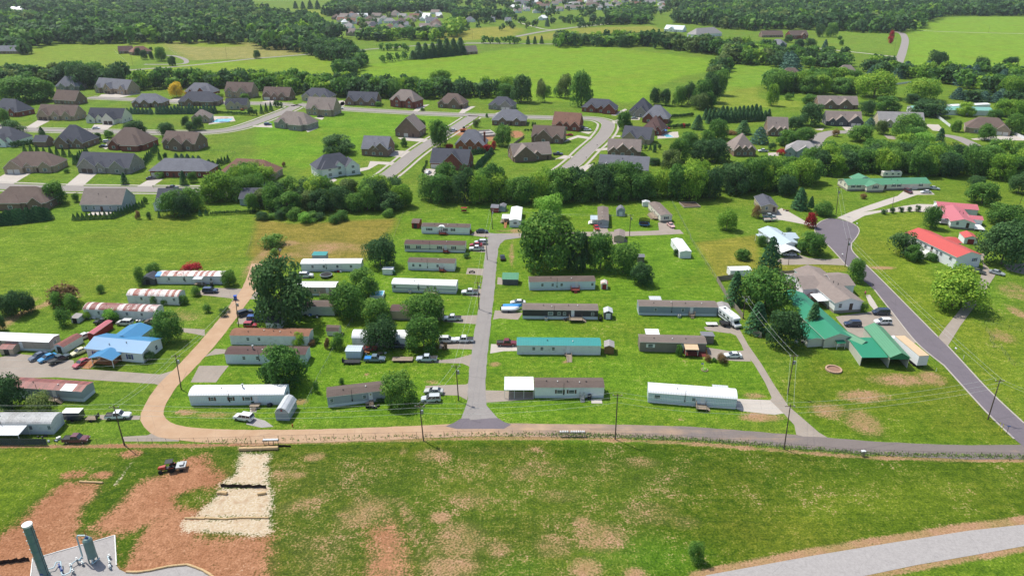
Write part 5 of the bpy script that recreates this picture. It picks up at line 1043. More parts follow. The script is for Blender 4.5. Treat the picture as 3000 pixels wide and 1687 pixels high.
SPEC = {
 'sedan': dict(w=.9, st=[(-2.38, .36, .8, .84), (-2.2, .24, .95, .97), (-1.6, .24, 1.0, 1), (1.0, .24, .97, 1), (1.9, .26, .84, .97), (2.3, .3, .7, .86), (2.42, .38, .6, .72)], cab=(-1.75, -1.05, .25, 1.1, .96, 1.42, .84, .64), mids=(-.35,), wx=1.4, wr=.33),
 'suv': dict(w=.94, st=[(-2.36, .42, 1.0, .88), (-2.25, .3, 1.1, .98), (1.1, .3, 1.08, 1), (2.0, .3, 1.0, .98), (2.3, .36, .85, .9), (2.42, .45, .7, .78)], cab=(-2.28, -2.05, .35, 1.15, 1.06, 1.7, .89, .74), mids=(-1.1, -.1), wx=1.42, wr=.37),
 'van': dict(w=.97, st=[(-2.5, .4, 1.0, .9), (-2.4, .28, 1.1, .98), (1.4, .28, 1.08, 1), (2.2, .3, .95, .96), (2.5, .42, .7, .8)], cab=(-2.42, -2.25, .7, 1.6, 1.06, 1.78, .92, .78), mids=(-1.2, .1), wx=1.5, wr=.35),
 'pickup': dict(w=.96, st=[(-2.8, .5, 1.02, .94), (-2.75, .42, 1.06, .98), (-.85, .36, 1.06, 1), (.9, .36, 1.08, 1), (2.3, .38, 1.02, .98), (2.68, .42, .86, .92), (2.76, .5, .7, .82)], cab=(-.82, -.68, .55, 1.15, 1.06, 1.76, .9, .75), mids=(.0,), wx=1.72, wr=.4, bed=True),
 'jeep': dict(w=.85, st=[(-1.9, .5, 1.05, .95), (-1.85, .4, 1.1, 1), (.6, .4, 1.08, 1), (1.7, .42, 1.0, .9), (1.85, .5, .8, .8)], cab=(-1.85, -1.75, .3, .6, 1.06, 1.75, .82, .74), mids=(-.8, -.05), wx=1.2, wr=.4),
 'coupe': dict(w=.88, st=[(-2.2, .4, .78, .84), (-2.0, .24, .88, .97), (-1.2, .24, .9, 1), (.7, .24, .86, 1), (1.9, .26, .74, .95), (2.25, .34, .58, .75)], cab=(-1.5, -.75, .1, .8, .85, 1.22, .8, .6), mids=(-.6,), wx=1.3, wr=.32)}
HL = mat('headlamp_glass', 'd8dde0', .2, .05); TL = mat('tail_lamp_red', '7c1518', .3, .1)
def veh_meshes(t):
    s = SPEC[t]; st = s['st']
    wl = MB().lathe([(s['wr']*.55, -.11), (s['wr'], -.1), (s['wr'], .1), (s['wr']*.55, .11)], 14)
    d = dict(body=hull(st, s['w']).mesh('body', False), glass=cabin(*s['cab']).mesh('windows'), roof=pillars(*s['cab'], s['mids']).mesh('roof'), wheel=wl.mesh('wheel'),
             rim=MB().lathe([(s['wr']*.5, -.125), (s['wr']*.5, .125)], 10).mesh('rim'), lamp=MB().box(-.04, -.2, -.08, .04, .2, .08).mesh('lamp'))
    if s.get('bed'): d['bed'] = MB().box(-2.62, -.74, 1.066, -.95, .74, 1.075).box(-2.7, -.86, 1.06, -2.62, .86, 1.16).box(-2.62, -.86, 1.06, -.95, -.76, 1.16).box(-2.62, .76, 1.06, -.95, .86, 1.16).mesh('bed')
    return d
BEDM = mat('bed_liner', '3a3b3c', .8, .2)
def vehicle(label, fr, x, y, ang, t, col, cat='car', lift=0.0, sc=1.0, bed=None, parent=None):
    m = cached('v_'+t, lambda: veh_meshes(t)); s = SPEC[t]; p = P(fr, x, y)
    r = empty({'pickup': 'pickup_truck', 'van': 'van', 'suv': 'parked_car', 'jeep': 'jeep'}.get(t, 'parked_car'), (p.x, p.y, .055+lift), math.radians(ang), label, cat)
    r.scale = (sc,)*3; c = paint(col)
    ob('body', m['body'], c, r); ob('windows', m['glass'], CARGLASS, r); ob('roof', m['roof'], c, r)
    for sx in (-1, 1):
        for sy in (-1, 1):
            w = ob('wheel', m['wheel'], RUBBER, r, (sx*s['wx'], sy*(s['w']-.1), s['wr']), (math.pi/2, 0, 0)); ob('rim', m['rim'], CHROME, w)
    for sy in (-1, 1):
        ob('headlight', m['lamp'], HL, r, (s['st'][-2][0]+.03, sy*s['w']*.6, s['st'][-2][2]-.12)); ob('taillight', m['lamp'], TL, r, (s['st'][0][0]-.0, sy*s['w']*.62, s['st'][0][2]-.1))
    if 'bed' in m: ob('bed', m['bed'], bed or BEDM, r)
    return r
for v in (
 ('dark navy sedan on the drive beside the topmost white trailer', 'K3', 770, 478, 0, 'sedan', '1d2733'), ('black car parked on the grass at the street edge', 'K3', 986, 755, 95, 'sedan', '14161a'),
 ('white SUV, farthest of three beside the blue-striped trailer', 'K3', 755, 597, 180, 'suv', 'c9ccce'), ('red car between a white SUV and a white pickup', 'K3', 705, 622, 180, 'sedan', '9d1c26'),
 ('white pickup, nearest of three beside the blue-striped trailer', 'K3', 712, 664, 180, 'pickup', 'd5d7d7'), ('white pickup on the drive of the grey-decked trailer', 'K3', 642, 1128, 180, 'pickup', 'd2d4d3'),
 ('white pickup with dark bed on the drive below the leafy trees', 'K3', 452, 1405, 180, 'pickup', 'cfd1d0'), ('white sedan behind the blue tarp beside the charcoal trailer', 'K3', 1150, 1236, 180, 'sedan', 'd4d6d6'),
 ('bright red car in front of the grey end-on trailer', 'K3', 1982, 440, -82, 'sedan', 'b01c2c'), ('pale pink car in front of the cream end-on trailer', 'M3', 1348, 1345, -76, 'sedan', 'cfa9a4'),
 ('white SUV nose to tail with a white pickup', 'K8', 400, 368, 0, 'suv', 'c9cbc9'), ('white pickup nose to tail with a white SUV', 'K8', 575, 366, 180, 'pickup', 'd6d8d8'), ('silver-white pickup beside the flatbed trailer', 'K8', 182, 568, 180, 'pickup', 'b9c2cc'),
 ('silver sedan behind the silver SUV near the corner tree', 'K8', 258, 912, 176, 'sedan', 'aeb0aa'), ('silver SUV in front of the silver sedan near the corner tree', 'K8', 228, 995, 184, 'suv', 'b7bcbe'), ('dark red pickup at the end of the teal-roofed trailer', 'K8', 1032, 402, 0, 'pickup', '6d1620'),
 ('white SUV beside the trampoline', 'K2', 1078, 405, 0, 'suv', 'd0d2d2'), ('black car at the dirt road edge near the big tree', 'K2', 432, 805, 40, 'suv', '22262b'), ('bright blue SUV under the largest tree', 'K2', 545, 870, 0, 'van', '1f4a8c'),
 ('red jeep above the rust-brown trailer', 'K2', 492, 940, 0, 'jeep', '9e2326'), ('pale blue car behind the bright blue SUV', 'K2', 600, 815, 150, 'sedan', '8fa9bd'), ('dark blue SUV on the drive near the blue bin', 'K2', 62, 568, 0, 'suv', '2a3a58'),
 ('faded red coupe wreck beside the cargo shed', 'K2', 1745, 1185, 10, 'coupe', '8e2f30'), ('dark blue jeep in the shade before the rounded-roof trailer', 'K2', 2055, 1155, 0, 'jeep', '26324e'),
 ('white SUV parked on the gravel patch below the long white trailer', 'K7', 418, 1010, 166, 'suv', 'd6d8da'), ('white pickup facing the dirt road at lower left', 'K6', 1262, 812, 6, 'pickup', 'd6d8da'), ('maroon pickup behind the near fence at lower left', 'K6', 818, 1062, 2, 'pickup', '5c2026'),
 ('dark silver sedan, left of the three cars below the white-roofed trailer', 'K1', 412, 1265, -122, 'sedan', '4a5566'), ('light blue sedan, middle of three below the white-roofed trailer', 'K1', 512, 1280, -122, 'sedan', '2f86b5'),
 ('dark green pickup, right of three below the white-roofed trailer', 'K1', 640, 1295, 58, 'pickup', '20332f'), ('pink-red sedan at the foot of the wooden ramp', 'K1', 872, 1335, -112, 'sedan', 'a83c45'), ('pale yellow car beside the blue house', 'K1', 850, 1215, -122, 'sedan', 'c9c29a'),
 ('white car parked beside the red shed', 'K1', 885, 1058, -120, 'sedan', 'd2d4d4'), ('black pickup in the junk yard', 'K1', 1105, 900, 180, 'pickup', '1f2426'), ('white SUV in the junk yard', 'K1', 1330, 910, 176, 'suv', 'c4c5c0'), ('dull brown SUV half under the yard tree', 'K1', 1625, 900, 176, 'suv', '6a5d52'),
 ('white sedan on the drive of the taupe trailer', 'K4', 1255, 1255, 180, 'sedan', 'd8dada'), ('navy SUV at the top of the parking lot', 'N1', 1122, 398, 180, 'van', '1f2c40'), ('white SUV in the parking lot', 'N1', 1135, 464, 180, 'suv', 'd8dada'), ('dark blue SUV near the workshop in the parking lot', 'N1', 928, 478, 180, 'suv', '222f48'),
 ('white crew pickup beside the box trailer', 'N1', 1250, 595, 122, 'pickup', 'd8dada'), ('maroon SUV before the green-roofed ranch house', 'K5', 942, 235, -82, 'suv', '54202a'), ('white sedan before the green-roofed ranch house', 'K5', 1130, 240, 180, 'sedan', 'd4d6d6'),
 ('silver car at the end of the green-roofed ranch house', 'K5', 1218, 200, -30, 'sedan', 'b5bdbf'), ('dark grey sedan beside the coral-roofed house', 'K5', 1682, 1085, -48, 'sedan', '4c5052'), ('silver sedan on the gravel drive beside the coral-roofed house', 'K5', 1882, 1100, -48, 'sedan', '9fa6a8'),
 ('grey pickup behind the boat at the beige cottage', 'N2', 690, 268, 0, 'pickup', '9aa3a8'), ('white car inside the arched carport', 'N2', 855, 572, 175, 'sedan', 'c5c8cc'),
 ('white car on the drive of the black-roofed house', 'M1', 818, 518, 10, 'sedan', 'd0d2d2'), ('dark pickup on the lower subdivision street', 'M1', 1467, 1026, 0, 'pickup', '232a33'), ('dark car on the drive of the long grey-roofed house', 'M1', 1287, 945, 20, 'sedan', '3a3038'),
 ('white car beside the broad dark hip-roofed house', 'M1', 915, 632, 30, 'suv', 'cfd1d2'), ('dark blue car beside the broad dark hip-roofed house', 'M1', 880, 672, 20, 'sedan', '232f42'), ('blue SUV beside the stone house on the bank', 'M2', 102, 485, 10, 'suv', '40566e'),
 ('black car below the tall tan house', 'M2', 550, 418, 0, 'sedan', '23262c'), ('white pickup parked on the upper street bend', 'M2', 712, 348, 0, 'pickup', 'd6d8d8'), ('white pickup on the sloping street near the excavator', 'M2', 1675, 538, 35, 'pickup', 'd2d6d8'), ('silver car in the drive of the red brick house', 'M2', 1463, 895, 70, 'sedan', 'b8bcbe'),
 ('white SUV at the rust-red roofed house', 'M3', 640, 532, 0, 'suv', 'd2d4d6'), ('grey SUV behind the white one at the rust-red roofed house', 'M3', 605, 515, 0, 'suv', '5d6468'), ('red coupe on the drive of the brown broken-roof house', 'M3', 487, 574, 180, 'coupe', 'a81e26'), ('dark blue pickup at the stepped-gable house', 'M3', 390, 738, 0, 'pickup', '2b3d58'),
 ('grey car before the black-roofed house', 'M3', 1040, 432, 0, 'sedan', '8d9498'), ('white pickup beside the tall hip-roofed house', 'M3', 2130, 712, 180, 'pickup', 'd6d8d8'), ('dark trailered car on the lawn by the upper street', 'M3', 372, 393, 90, 'jeep', '17191c')):
    vehicle(*v, cat='pickup' if v[5] == 'pickup' else 'jeep' if v[5] == 'jeep' else 'car')
v = vehicle('blue and rust pickup with a blue tarp in its bed', 'K2', 1808, 1295, 0, 'pickup', '6d7f8c', 'pickup', bed=mat('blue_tarp', '2e7fc4', .5, .2))
# motorhome
def motorhome():
    r = empty('motorhome', P('K4', 1245, 905), math.radians(-72), 'white motorhome parked against the fence end of the lane', 'motorhome')
    wh = paint('d8dadb'); ob('body', MB().extrude([(-1.2, .6), (-1.22, 3.0), (-1.1, 3.25), (1.1, 3.25), (1.22, 3.0), (1.2, .6)], -5.6, 1.2, 'x').mesh('body'), wh, r)
    ob('cab', MB().extrude([(1.22, .6), (3.3, .6), (3.3, 1.15), (2.5, 1.35), (1.9, 2.1), (1.22, 2.1)], -1.0, 1.0, 'y').mesh('cab'), wh, r)
    ob('overcab', MB().extrude([(1.21, 2.12), (2.3, 2.3), (2.2, 2.9), (1.21, 3.2)], -1.15, 1.15, 'y').mesh('overcab'), wh, r)
    ob('windscreen', MB().add([(2.52, -.85, 1.38), (2.52, .85, 1.38), (1.95, .8, 2.08), (1.95, -.8, 2.08)], [(0, 1, 2, 3)]).mesh('windscreen'), CARGLASS, r)
    ob('stripe', MB().box(-5.5, -1.24, 1.2, 1.1, -1.215, 1.5).box(-5.5, 1.215, 1.2, 1.1, 1.24, 1.5).mesh('stripe'), DARK, r)
    for x in (-4.5, -2.5, -.5):
        for s in (-1, 1): ob('window', MB().box(x-.45, s*1.235-.01, 1.75, x+.45, s*1.235+.01, 2.4).mesh('window'), CARGLASS, r)
    for x, y in ((-4.2, 0), (-2.6, .3), (-1.2, -.3)): ob('roof_vent', MB().box(x-.35, y-.3, 3.25, x+.35, y+.3, 3.42).mesh('roof_vent'), DARK if x < -3 else TRIM, r)
    for x in (-3.6, 2.3):
        for s in (-1, 1): ob('wheel', MB().lathe([(.2, -.14), (.42, -.13), (.42, .13), (.2, .14)], 14).mesh('wheel'), RUBBER, r, (x, s*1.05, .42), (math.pi/2, 0, 0))
motorhome()
def flatbed(label, fr, x, y, ang, L, W_, m, rails=True, name='flatbed_trailer', h=.6):
    r = empty(name, P(fr, x, y), math.radians(ang), label, 'trailer')
    ob('bed', MB().box(-L/2, -W_/2, h-.08, L/2, W_/2, h).mesh('bed'), m, r)
    ob('drawbar', MB().tube((L/2, -.5, h-.1), (L/2+1.3, 0, h-.1), .05).tube((L/2, .5, h-.1), (L/2+1.3, 0, h-.1), .05).mesh('drawbar'), DARK, r)
    if rails: ob('railing', MB().box(-L/2, -W_/2, h+.3, L/2, -W_/2+.05, h+.36).box(-L/2, W_/2-.05, h+.3, L/2, W_/2, h+.36).box(-L/2-.04, -W_/2, h, -L/2, W_/2, h+1.0).mesh('railing'), DARK, r)
    for dx in ((-.45, .45) if L > 4 else (0,)):
        for s in (-1, 1): ob('wheel', cached('tw', lambda: MB().lathe([(.16, -.1), (.32, -.09), (.32, .09), (.16, .1)], 12).mesh('wheel')), RUBBER, r, (dx, s*(W_/2+.12), .32), (math.pi/2, 0, 0))
    return r
flatbed('wooden car-hauler trailer beside the silver-white pickup', 'K2', 2100, 1290, 0, 5.5, 2.1, WOODG, False)
flatbed('rusty utility trailer loaded with scrap next to the cargo shed', 'K2', 1560, 1315, 0, 4.6, 1.8, DARK)
flatbed('small utility trailer hitched behind the white pickup at lower left', 'K6', 985, 832, 180, 2.6, 1.6, WOODG)
flatbed('white boat trailer beside the covered mower', 'K4', 1030, 915, 0, 3.2, 1.6, TRIM, False)
flatbed('pale utility trailer in the junk yard below the brown SUV', 'K1', 1545, 1010, 0, 3.6, 1.7, TRIM, False)
r = empty('enclosed_trailer', P('K6', 795, 825), 0, 'navy enclosed trailer with white roof next to the grey seamed roof', 'trailer')
ob('body', MB().box(-2, -1, .45, 2, 1, 2.35).mesh('body'), paint('242b44'), r); ob('roof', MB().box(-2.05, -1.05, 2.35, 2.05, 1.05, 2.45).mesh('roof'), TRIM, r)
for s in (-1, 1): ob('wheel', _cache['tw'], RUBBER, r, (0, s*1.05, .32), (math.pi/2, 0, 0))
a_, w_, rz_ = frame_of('L2', 822, 664, 905, 660)
r = empty('box_trailer', a_, rz_, 'long white box trailer with tan roof beside the green carport', 'trailer')
ob('body', MB().box(0, 0, .9, w_, 11, 3.7).mesh('body'), WL['wh'], r); ob('roof', MB().box(-.03, -.03, 3.7, w_+.03, 11.03, 3.8).mesh('roof'), RF['mn'], r)
ob('rear_door', MB().box(.1, -.03, 1.0, w_-.1, -.005, 3.6).mesh('rear_door'), DOORW, r)
for y in (1.5, 2.7):
    for x in (.15, w_-.15): ob('wheel', MB().lathe([(.25, -.15), (.5, -.14), (.5, .14), (.25, .15)], 14).mesh('wheel'), RUBBER, r, (x, y, .5), (0, math.pi/2, 0))
ob('undercarriage', MB().box(.3, .5, .45, w_-.3, 4, .9).tube((.6, 9.5, 0), (.6, 9.5, .9), .07).tube((w_-.6, 9.5, 0), (w_-.6, 9.5, .9), .07).mesh('undercarriage'), DARK, r)
r = empty('travel_trailer', P('K5', 760, 70), 0, 'white travel trailer parked behind the green-roofed ranch house', 'travel trailer')
ob('body', MB().extrude([(-4.6, .6), (-4.7, 2.8), (-4.3, 3.1), (4.2, 3.1), (4.6, 2.4), (4.3, .6)], -1.2, 1.2, 'y').mesh('body'), paint('d2d0c8'), r)
for x in (-3, 0, 2.8): ob('window', MB().box(x-.5, -1.24, 1.6, x+.5, -1.21, 2.3).mesh('window'), GLASS, r)
for x in (-.5, .5): ob('wheel', _cache['tw'], RUBBER, r, (x, -1.15, .32), (math.pi/2, 0, 0))
ob('air_conditioner', MB().box(-.5, -.4, 3.1, .6, .4, 3.4).mesh('air_conditioner'), TRIM, r)
def boat(label, fr, x, y, ang, L, col, cover=None):
    r = empty('boat', P(fr, x, y), math.radians(ang), label, 'boat')
    st = [(-L/2, .5, 1.1, .9), (0, .4, 1.1, 1), (L*.3, .5, 1.15, .75), (L*.5, .95, 1.25, .12)]
    ob('hull', loft([(x_, [(-k*1.05, zt), (-k*.7, zl), (k*.7, zl), (k*1.05, zt)]) for x_, zl, zt, k in st]).mesh('hull'), paint(col), r)
    ob('deck' if not cover else 'cover', loft([(x_*.94, [(-k*.95, zt), (k*.95, zt), (k*.5, zt+(.35 if cover else .06)), (-k*.5, zt+(.35 if cover else .06))]) for x_, zl, zt, k in st]).mesh('deck'), cover or mat('boat_deck', '9c8f86', .7), r)
    if not cover: ob('windscreen', cabin(-.1, .1, .4, .8, 1.14, 1.5, .6, .5).mesh('windscreen'), CARGLASS, r)
    ob('outboard', MB().box(-L/2-.35, -.2, .4, -L/2-.02, .2, 1.4).mesh('outboard'), DARK, r)
    ob('trailer_frame', MB().box(-L/2, -.5, .28, L/2+.8, -.42, .38).box(-L/2, .42, .28, L/2+.8, .5, .38).mesh('trailer_frame'), STEEL, r)
    for s in (-1, 1): ob('wheel', _cache['tw'], RUBBER, r, (-.5, s*1.05, .32), (math.pi/2, 0, 0))
boat('white fishing boat on its trailer before the beige cottage', 'N2', 702, 296, 5, 6, 'cfcfca')
boat('boat shape under white sheeting beside the charcoal trailer', 'K3', 1070, 1312, 0, 5.5, 'dfe3e6', mat('white_tarp', 'dce4e8', .5, .1))
boat('boat under a bright blue tarp beside the charcoal trailer', 'K3', 1090, 1285, 0, 5.8, '3f86c8', mat('bright_blue_tarp', '3f8fd0', .5, .15))
boat('small covered black boat between the boat trailer and motorhome', 'K4', 1160, 920, 150, 3, '1e1f21', mat('black_cover', '1c1d20', .7, .2))
def bike():
    r = empty('motorcycle', P('K3', 662, 905), .1, 'black motorcycle on the small grey drive', 'motorcycle')
    for x in (-.75, .75): ob('wheel', MB().lathe([(.18, -.07), (.33, -.06), (.33, .06), (.18, .07)], 14).mesh('wheel'), RUBBER, r, (x, 0, .33), (math.pi/2, 0, 0))
    ob('frame', MB().tube((-.75, 0, .35), (0, 0, .5), .05).tube((0, 0, .5), (.4, 0, .85), .06).tube((.4, 0, .95), (.75, 0, .33), .05).box(-.25, -.16, .3, .25, .16, .65).mesh('frame'), DARK, r)
    ob('fuel_tank', MB().box(0, -.15, .7, .45, .15, .95).mesh('fuel_tank'), paint('15161a'), r); ob('saddle', MB().box(-.7, -.15, .68, 0, .15, .8).mesh('saddle'), RUBBER, r); ob('handlebar', MB().tube((.35, -.38, 1.05), (.35, .38, 1.05), .025).mesh('handlebar'), CHROME, r)
bike()
def tractor(label, fr, x, y, ang):
    r = empty('tractor', P(fr, x, y), math.radians(ang), label, 'tractor'); red = paint('a8402c')
    ob('hood', loft([(.4, [(-.42, .75), (.42, .75), (.38, 1.35), (-.38, 1.35)]), (1.7, [(-.36, .7), (.36, .7), (.3, 1.2), (-.3, 1.2)]), (1.95, [(-.25, .7), (.25, .7), (.2, 1.0), (-.2, 1.0)])]).mesh('hood'), red, r)
    ob('chassis', MB().box(-1.2, -.4, .5, .6, .4, .85).mesh('chassis'), DARK, r)
    ob('fender', MB().box(-1.3, -1.0, 1.15, -.3, -.55, 1.25).box(-1.3, .55, 1.15, -.3, 1.0, 1.25).mesh('fender'), red, r)
    ob('canopy', MB().box(-1.2, -.75, 2.25, .3, .75, 2.35).mesh('canopy'), DARK, r)
    ob('roll_bar', MB().tube((-1.0, -.6, 1.1), (-1.0, -.6, 2.25), .05).tube((-1.0, .6, 1.1), (-1.0, .6, 2.25), .05).mesh('roll_bar'), DARK, r)
    ob('seat', MB().box(-.9, -.25, 1.0, -.4, .25, 1.15).box(-.95, -.25, 1.1, -.85, .25, 1.6).mesh('seat'), RUBBER, r)
    ob('spreader', MB().box(-3.6, -1.0, .75, -1.7, 1.0, 1.15).tube((-1.75, 0, .7), (-1.2, 0, .7), .08).box(-3.2, -.6, 1.15, -2.4, .6, 1.5).mesh('spreader'), STEEL, r)
    for x_, rad, w in ((-.8, .7, .4), (1.4, .42, .26)):
        for s in (-1, 1): ob('wheel', MB().lathe([(rad*.4, -w/2+.03), (rad, -w/2), (rad, w/2), (rad*.4, w/2-.03)], 16).mesh('wheel'), RUBBER, r, (x_, s*.78, rad), (math.pi/2, 0, 0))
    for s in (-1, 1): ob('wheel', _cache['tw'], RUBBER, r, (-2.8, s*1.1, .32), (math.pi/2, 0, 0))
tractor('red-orange tractor with black canopy and spreader on the clay slope', 'K6', 1790, 1370, 193)
def excavator(label, fr, x, y, ang, s=1.0):
    r = empty('excavator', P(fr, x, y), math.radians(ang), label, 'excavator'); r.scale = (s,)*3; o_ = paint('b5602f')
    for q in (-1, 1): ob('track', MB().extrude([(-1.5, .15), (-1.3, 0), (1.3, 0), (1.5, .15), (1.5, .5), (1.3, .65), (-1.3, .65), (-1.5, .5)], q*1.0-.25, q*1.0+.25, 'y').mesh('track'), DARK, r)
    ob('house', MB().box(-1.5, -1.0, .75, .9, 1.0, 1.7).mesh('house'), o_, r); ob('cab', MB().box(-.1, .1, 1.7, 1.1, 1.0, 2.6).mesh('cab'), CARGLASS, r)
    ob('boom', MB().tube((.9, -.2, 1.3), (2.6, -.2, 3.2), .18).tube((2.6, -.2, 3.2), (4.4, -.2, 2.4), .16).mesh('boom'), o_, r)
    ob('stick', MB().tube((4.4, -.2, 2.4), (4.2, -.2, .9), .13).mesh('stick'), o_, r); ob('bucket', MB().box(3.8, -.6, .2, 4.5, .2, .9).mesh('bucket'), DARK, r)
excavator('orange excavator beside the house foundation on the sloping street', 'M2', 1760, 540, 10, 1.2)
excavator('small orange excavator by the black-roofed house', 'M1', 2060, 362, 0, .8)
# ------------------------------------------------------------------ trees and shrubs
def leaf_mat(name, lo, mid, hi, transl=.38):
    k = NT(name)
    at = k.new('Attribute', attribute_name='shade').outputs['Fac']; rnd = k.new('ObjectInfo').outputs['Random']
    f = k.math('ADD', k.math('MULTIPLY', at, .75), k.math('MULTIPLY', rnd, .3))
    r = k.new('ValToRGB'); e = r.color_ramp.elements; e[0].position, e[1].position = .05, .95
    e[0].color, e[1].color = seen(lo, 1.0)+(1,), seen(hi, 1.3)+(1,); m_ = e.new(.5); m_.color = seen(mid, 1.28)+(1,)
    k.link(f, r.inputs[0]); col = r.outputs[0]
    col = k.mix(k.mapr(k.math('FRACT', k.math('MULTIPLY', rnd, 7.31)), 0, 1, 0, .4), col, (1.15, 1.0, .75), 'MULTIPLY')
    k.link(col, k.b.inputs['Base Color']); k.b.inputs['Roughness'].default_value = .65; k.b.inputs['Specular IOR Level'].default_value = .12
    t = k.new('BsdfTranslucent'); k.link(col, t.inputs[0])
    mx = k.new('MixShader'); mx.inputs[0].default_value = transl; k.link(k.b.outputs[0], mx.inputs[1]); k.link(t.outputs[0], mx.inputs[2])
    k.link(mx.outputs[0], k.n['Material Output'].inputs[0]); return k.m
LEAF = {'d': leaf_mat('green_leaves', '33552a', '507a36', '7c9c46'), 'y': leaf_mat('yellow_green_leaves', '46702a', '6f9634', '9db347'), 'k': leaf_mat('dark_leaves', '27432a', '3f6138', '5d7d48'),
        'r': leaf_mat('crimson_leaves', '6b1a22', '93242e', 'b04048'), 'g': leaf_mat('grey_green_leaves', '3f5530', '5f7640', '869458'), 'n': leaf_mat('dark_needles', '24442f', '38603c', '547a4c', .15),
        'u': leaf_mat('blue_green_needles', '2c4a42', '446658', '6a8a72', .15), 'o': leaf_mat('golden_leaves', '9a8f2a', 'c5ae35', 'dcc552'), 'm': leaf_mat('bronze_leaves', '5a4a34', '7d6545', '8f7c52'), 'l': leaf_mat('bright_leaves', '4a7a2c', '6a9c3a', '94bb58')}
def bark():
    k = NT('bark'); k.link(k.mix(k.mapr(k.noise(k.pos(), 4, 4), .3, .7), lin('4b4037'), lin('7d7064')), k.b.inputs['Base Color']); k.b.inputs['Roughness'].default_value = .9; return k.m
BARK = bark()
def quads(c, n, size, rs):
    """leaf-cluster faces at centres c with normals n"""
    N = len(c); n = n/np.linalg.norm(n, axis=1, keepdims=True)
    a = np.cross(n, rs.normal(size=(N, 3))); a /= np.linalg.norm(a, axis=1, keepdims=True)+1e-9
    b = np.cross(n, a); s = (size*rs.uniform(.6, 1.35, N))[:, None]
    bend = n*s*rs.uniform(-.35, .15, N)[:, None]
    return np.stack([c-a*s+bend, c-b*s*.75, c+a*s+bend, c+b*s*.75], 1)
def crown_broad(seed, n, clumps, leaf, flat=.42, zc=.6, lobes=.2, tall=False):
    rs = np.random.RandomState(seed)
    u = rs.normal(size=(clumps, 3)); u /= np.linalg.norm(u, axis=1, keepdims=True); u[:, 2] = np.where(u[:, 2] < -.55, -u[:, 2], u[:, 2])
    rad = rs.uniform(.55, .92, clumps)[:, None]
    prof = np.array([.5-lobes*.72, .5-lobes*.72, flat-lobes*.6])
    cc = u*rad*prof*1.12; cc[:, 2] += zc
    cr = rs.uniform(.6, 1.15, clumps)*lobes
    tone = rs.uniform(0, 1, clumps)
    k = rs.randint(0, clumps, n)
    d = rs.normal(size=(n, 3)); d /= np.linalg.norm(d, axis=1, keepdims=True); d[:, 2] = np.where((d[:, 2] < -.3) & (rs.rand(n) < .75), -d[:, 2], d[:, 2])
    c = cc[k]+d*cr[k][:, None]*rs.uniform(.72, 1.08, n)[:, None]*np.array([1, 1, .85])
    out = c-np.array([0, 0, zc-.12])
    nrm = d*.9+out*1.0+np.array([0, 0, .35])+rs.normal(size=(n, 3))*.75
    q = quads(c, nrm, leaf, rs)
    lo_, hi_ = np.percentile(q.reshape(-1, 3), 1.5, axis=0), np.percentile(q.reshape(-1, 3), 98.5, axis=0)
    up_ = np.clip((q[..., 2]-.5), -.2, .4)[..., None]; q = q*np.concatenate([1+.45*up_, 1+.45*up_, np.ones_like(up_)], -1)
    z0 = .1 if zc > .51 else .02
    q = (q-np.array([(lo_[0]+hi_[0])/2, (lo_[1]+hi_[1])/2, lo_[2]]))*np.array([1/(hi_[0]-lo_[0]), 1/(hi_[1]-lo_[1]), (1-z0)/(hi_[2]-lo_[2])])+np.array([0, 0, z0])
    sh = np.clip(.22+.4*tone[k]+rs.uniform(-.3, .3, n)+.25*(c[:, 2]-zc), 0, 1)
    return q, sh
def crown_cone(seed, n, leaf, power=.9, base=.03, rag=.12):
    rs = np.random.RandomState(seed); t = rs.rand(n)**.75; z = base+(1-base)*(1-t)
    r = .5*(1-(z-base)/(1-base))**power*(1+rag*np.sin(z*40+seed))+.012; th = rs.uniform(0, 6.283, n); r = r*rs.uniform(.78, 1.1, n)
    c = np.stack([r*np.cos(th), r*np.sin(th), z], 1)
    nrm = np.stack([np.cos(th), np.sin(th), np.full(n, .45)], 1)+rs.normal(size=(n, 3))*.4
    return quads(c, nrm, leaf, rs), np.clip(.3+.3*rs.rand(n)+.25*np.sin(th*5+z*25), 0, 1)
def crown_pine(seed, n, leaf):
    rs = np.random.RandomState(seed); lv = 13; k = rs.randint(0, lv, n); br = 7
    z = .1+.87*(k/(lv-1))**.95; R = .5*(1-(z-.1)/.98)**.75+.02; j = rs.randint(0, br, n); th = j*6.283/br+k*1.3+rs.normal(size=n)*.16; t = rs.rand(n)**.6
    c = np.stack([R*t*np.cos(th), R*t*np.sin(th), z-.05*t+rs.normal(size=n)*.012], 1)
    nrm = np.array([0, 0, 1.0])+np.stack([np.cos(th), np.sin(th), np.zeros(n)], 1)*.5+rs.normal(size=(n, 3))*.35
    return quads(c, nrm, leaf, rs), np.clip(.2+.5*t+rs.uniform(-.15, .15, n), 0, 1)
def quad_mesh(name, q, sh, mats=None, midx=None):
    n = len(q); me = bpy.data.meshes.new(name); me.vertices.add(n*4); me.vertices.foreach_set('co', q.reshape(-1, 3).ravel().astype(np.float32))
    me.loops.add(n*4); me.loops.foreach_set('vertex_index', np.arange(n*4, dtype=np.int32)); me.polygons.add(n); me.polygons.foreach_set('loop_start', np.arange(n, dtype=np.int32)*4)
    me.update(calc_edges=True); at = me.attributes.new('shade', 'FLOAT', 'POINT'); at.data.foreach_set('value', np.repeat(sh, 4).astype(np.float32))
    for m in (mats or [None]): me.materials.append(m)
    if midx is not None: me.polygons.foreach_set('material_index', midx.astype(np.int32))
    return me
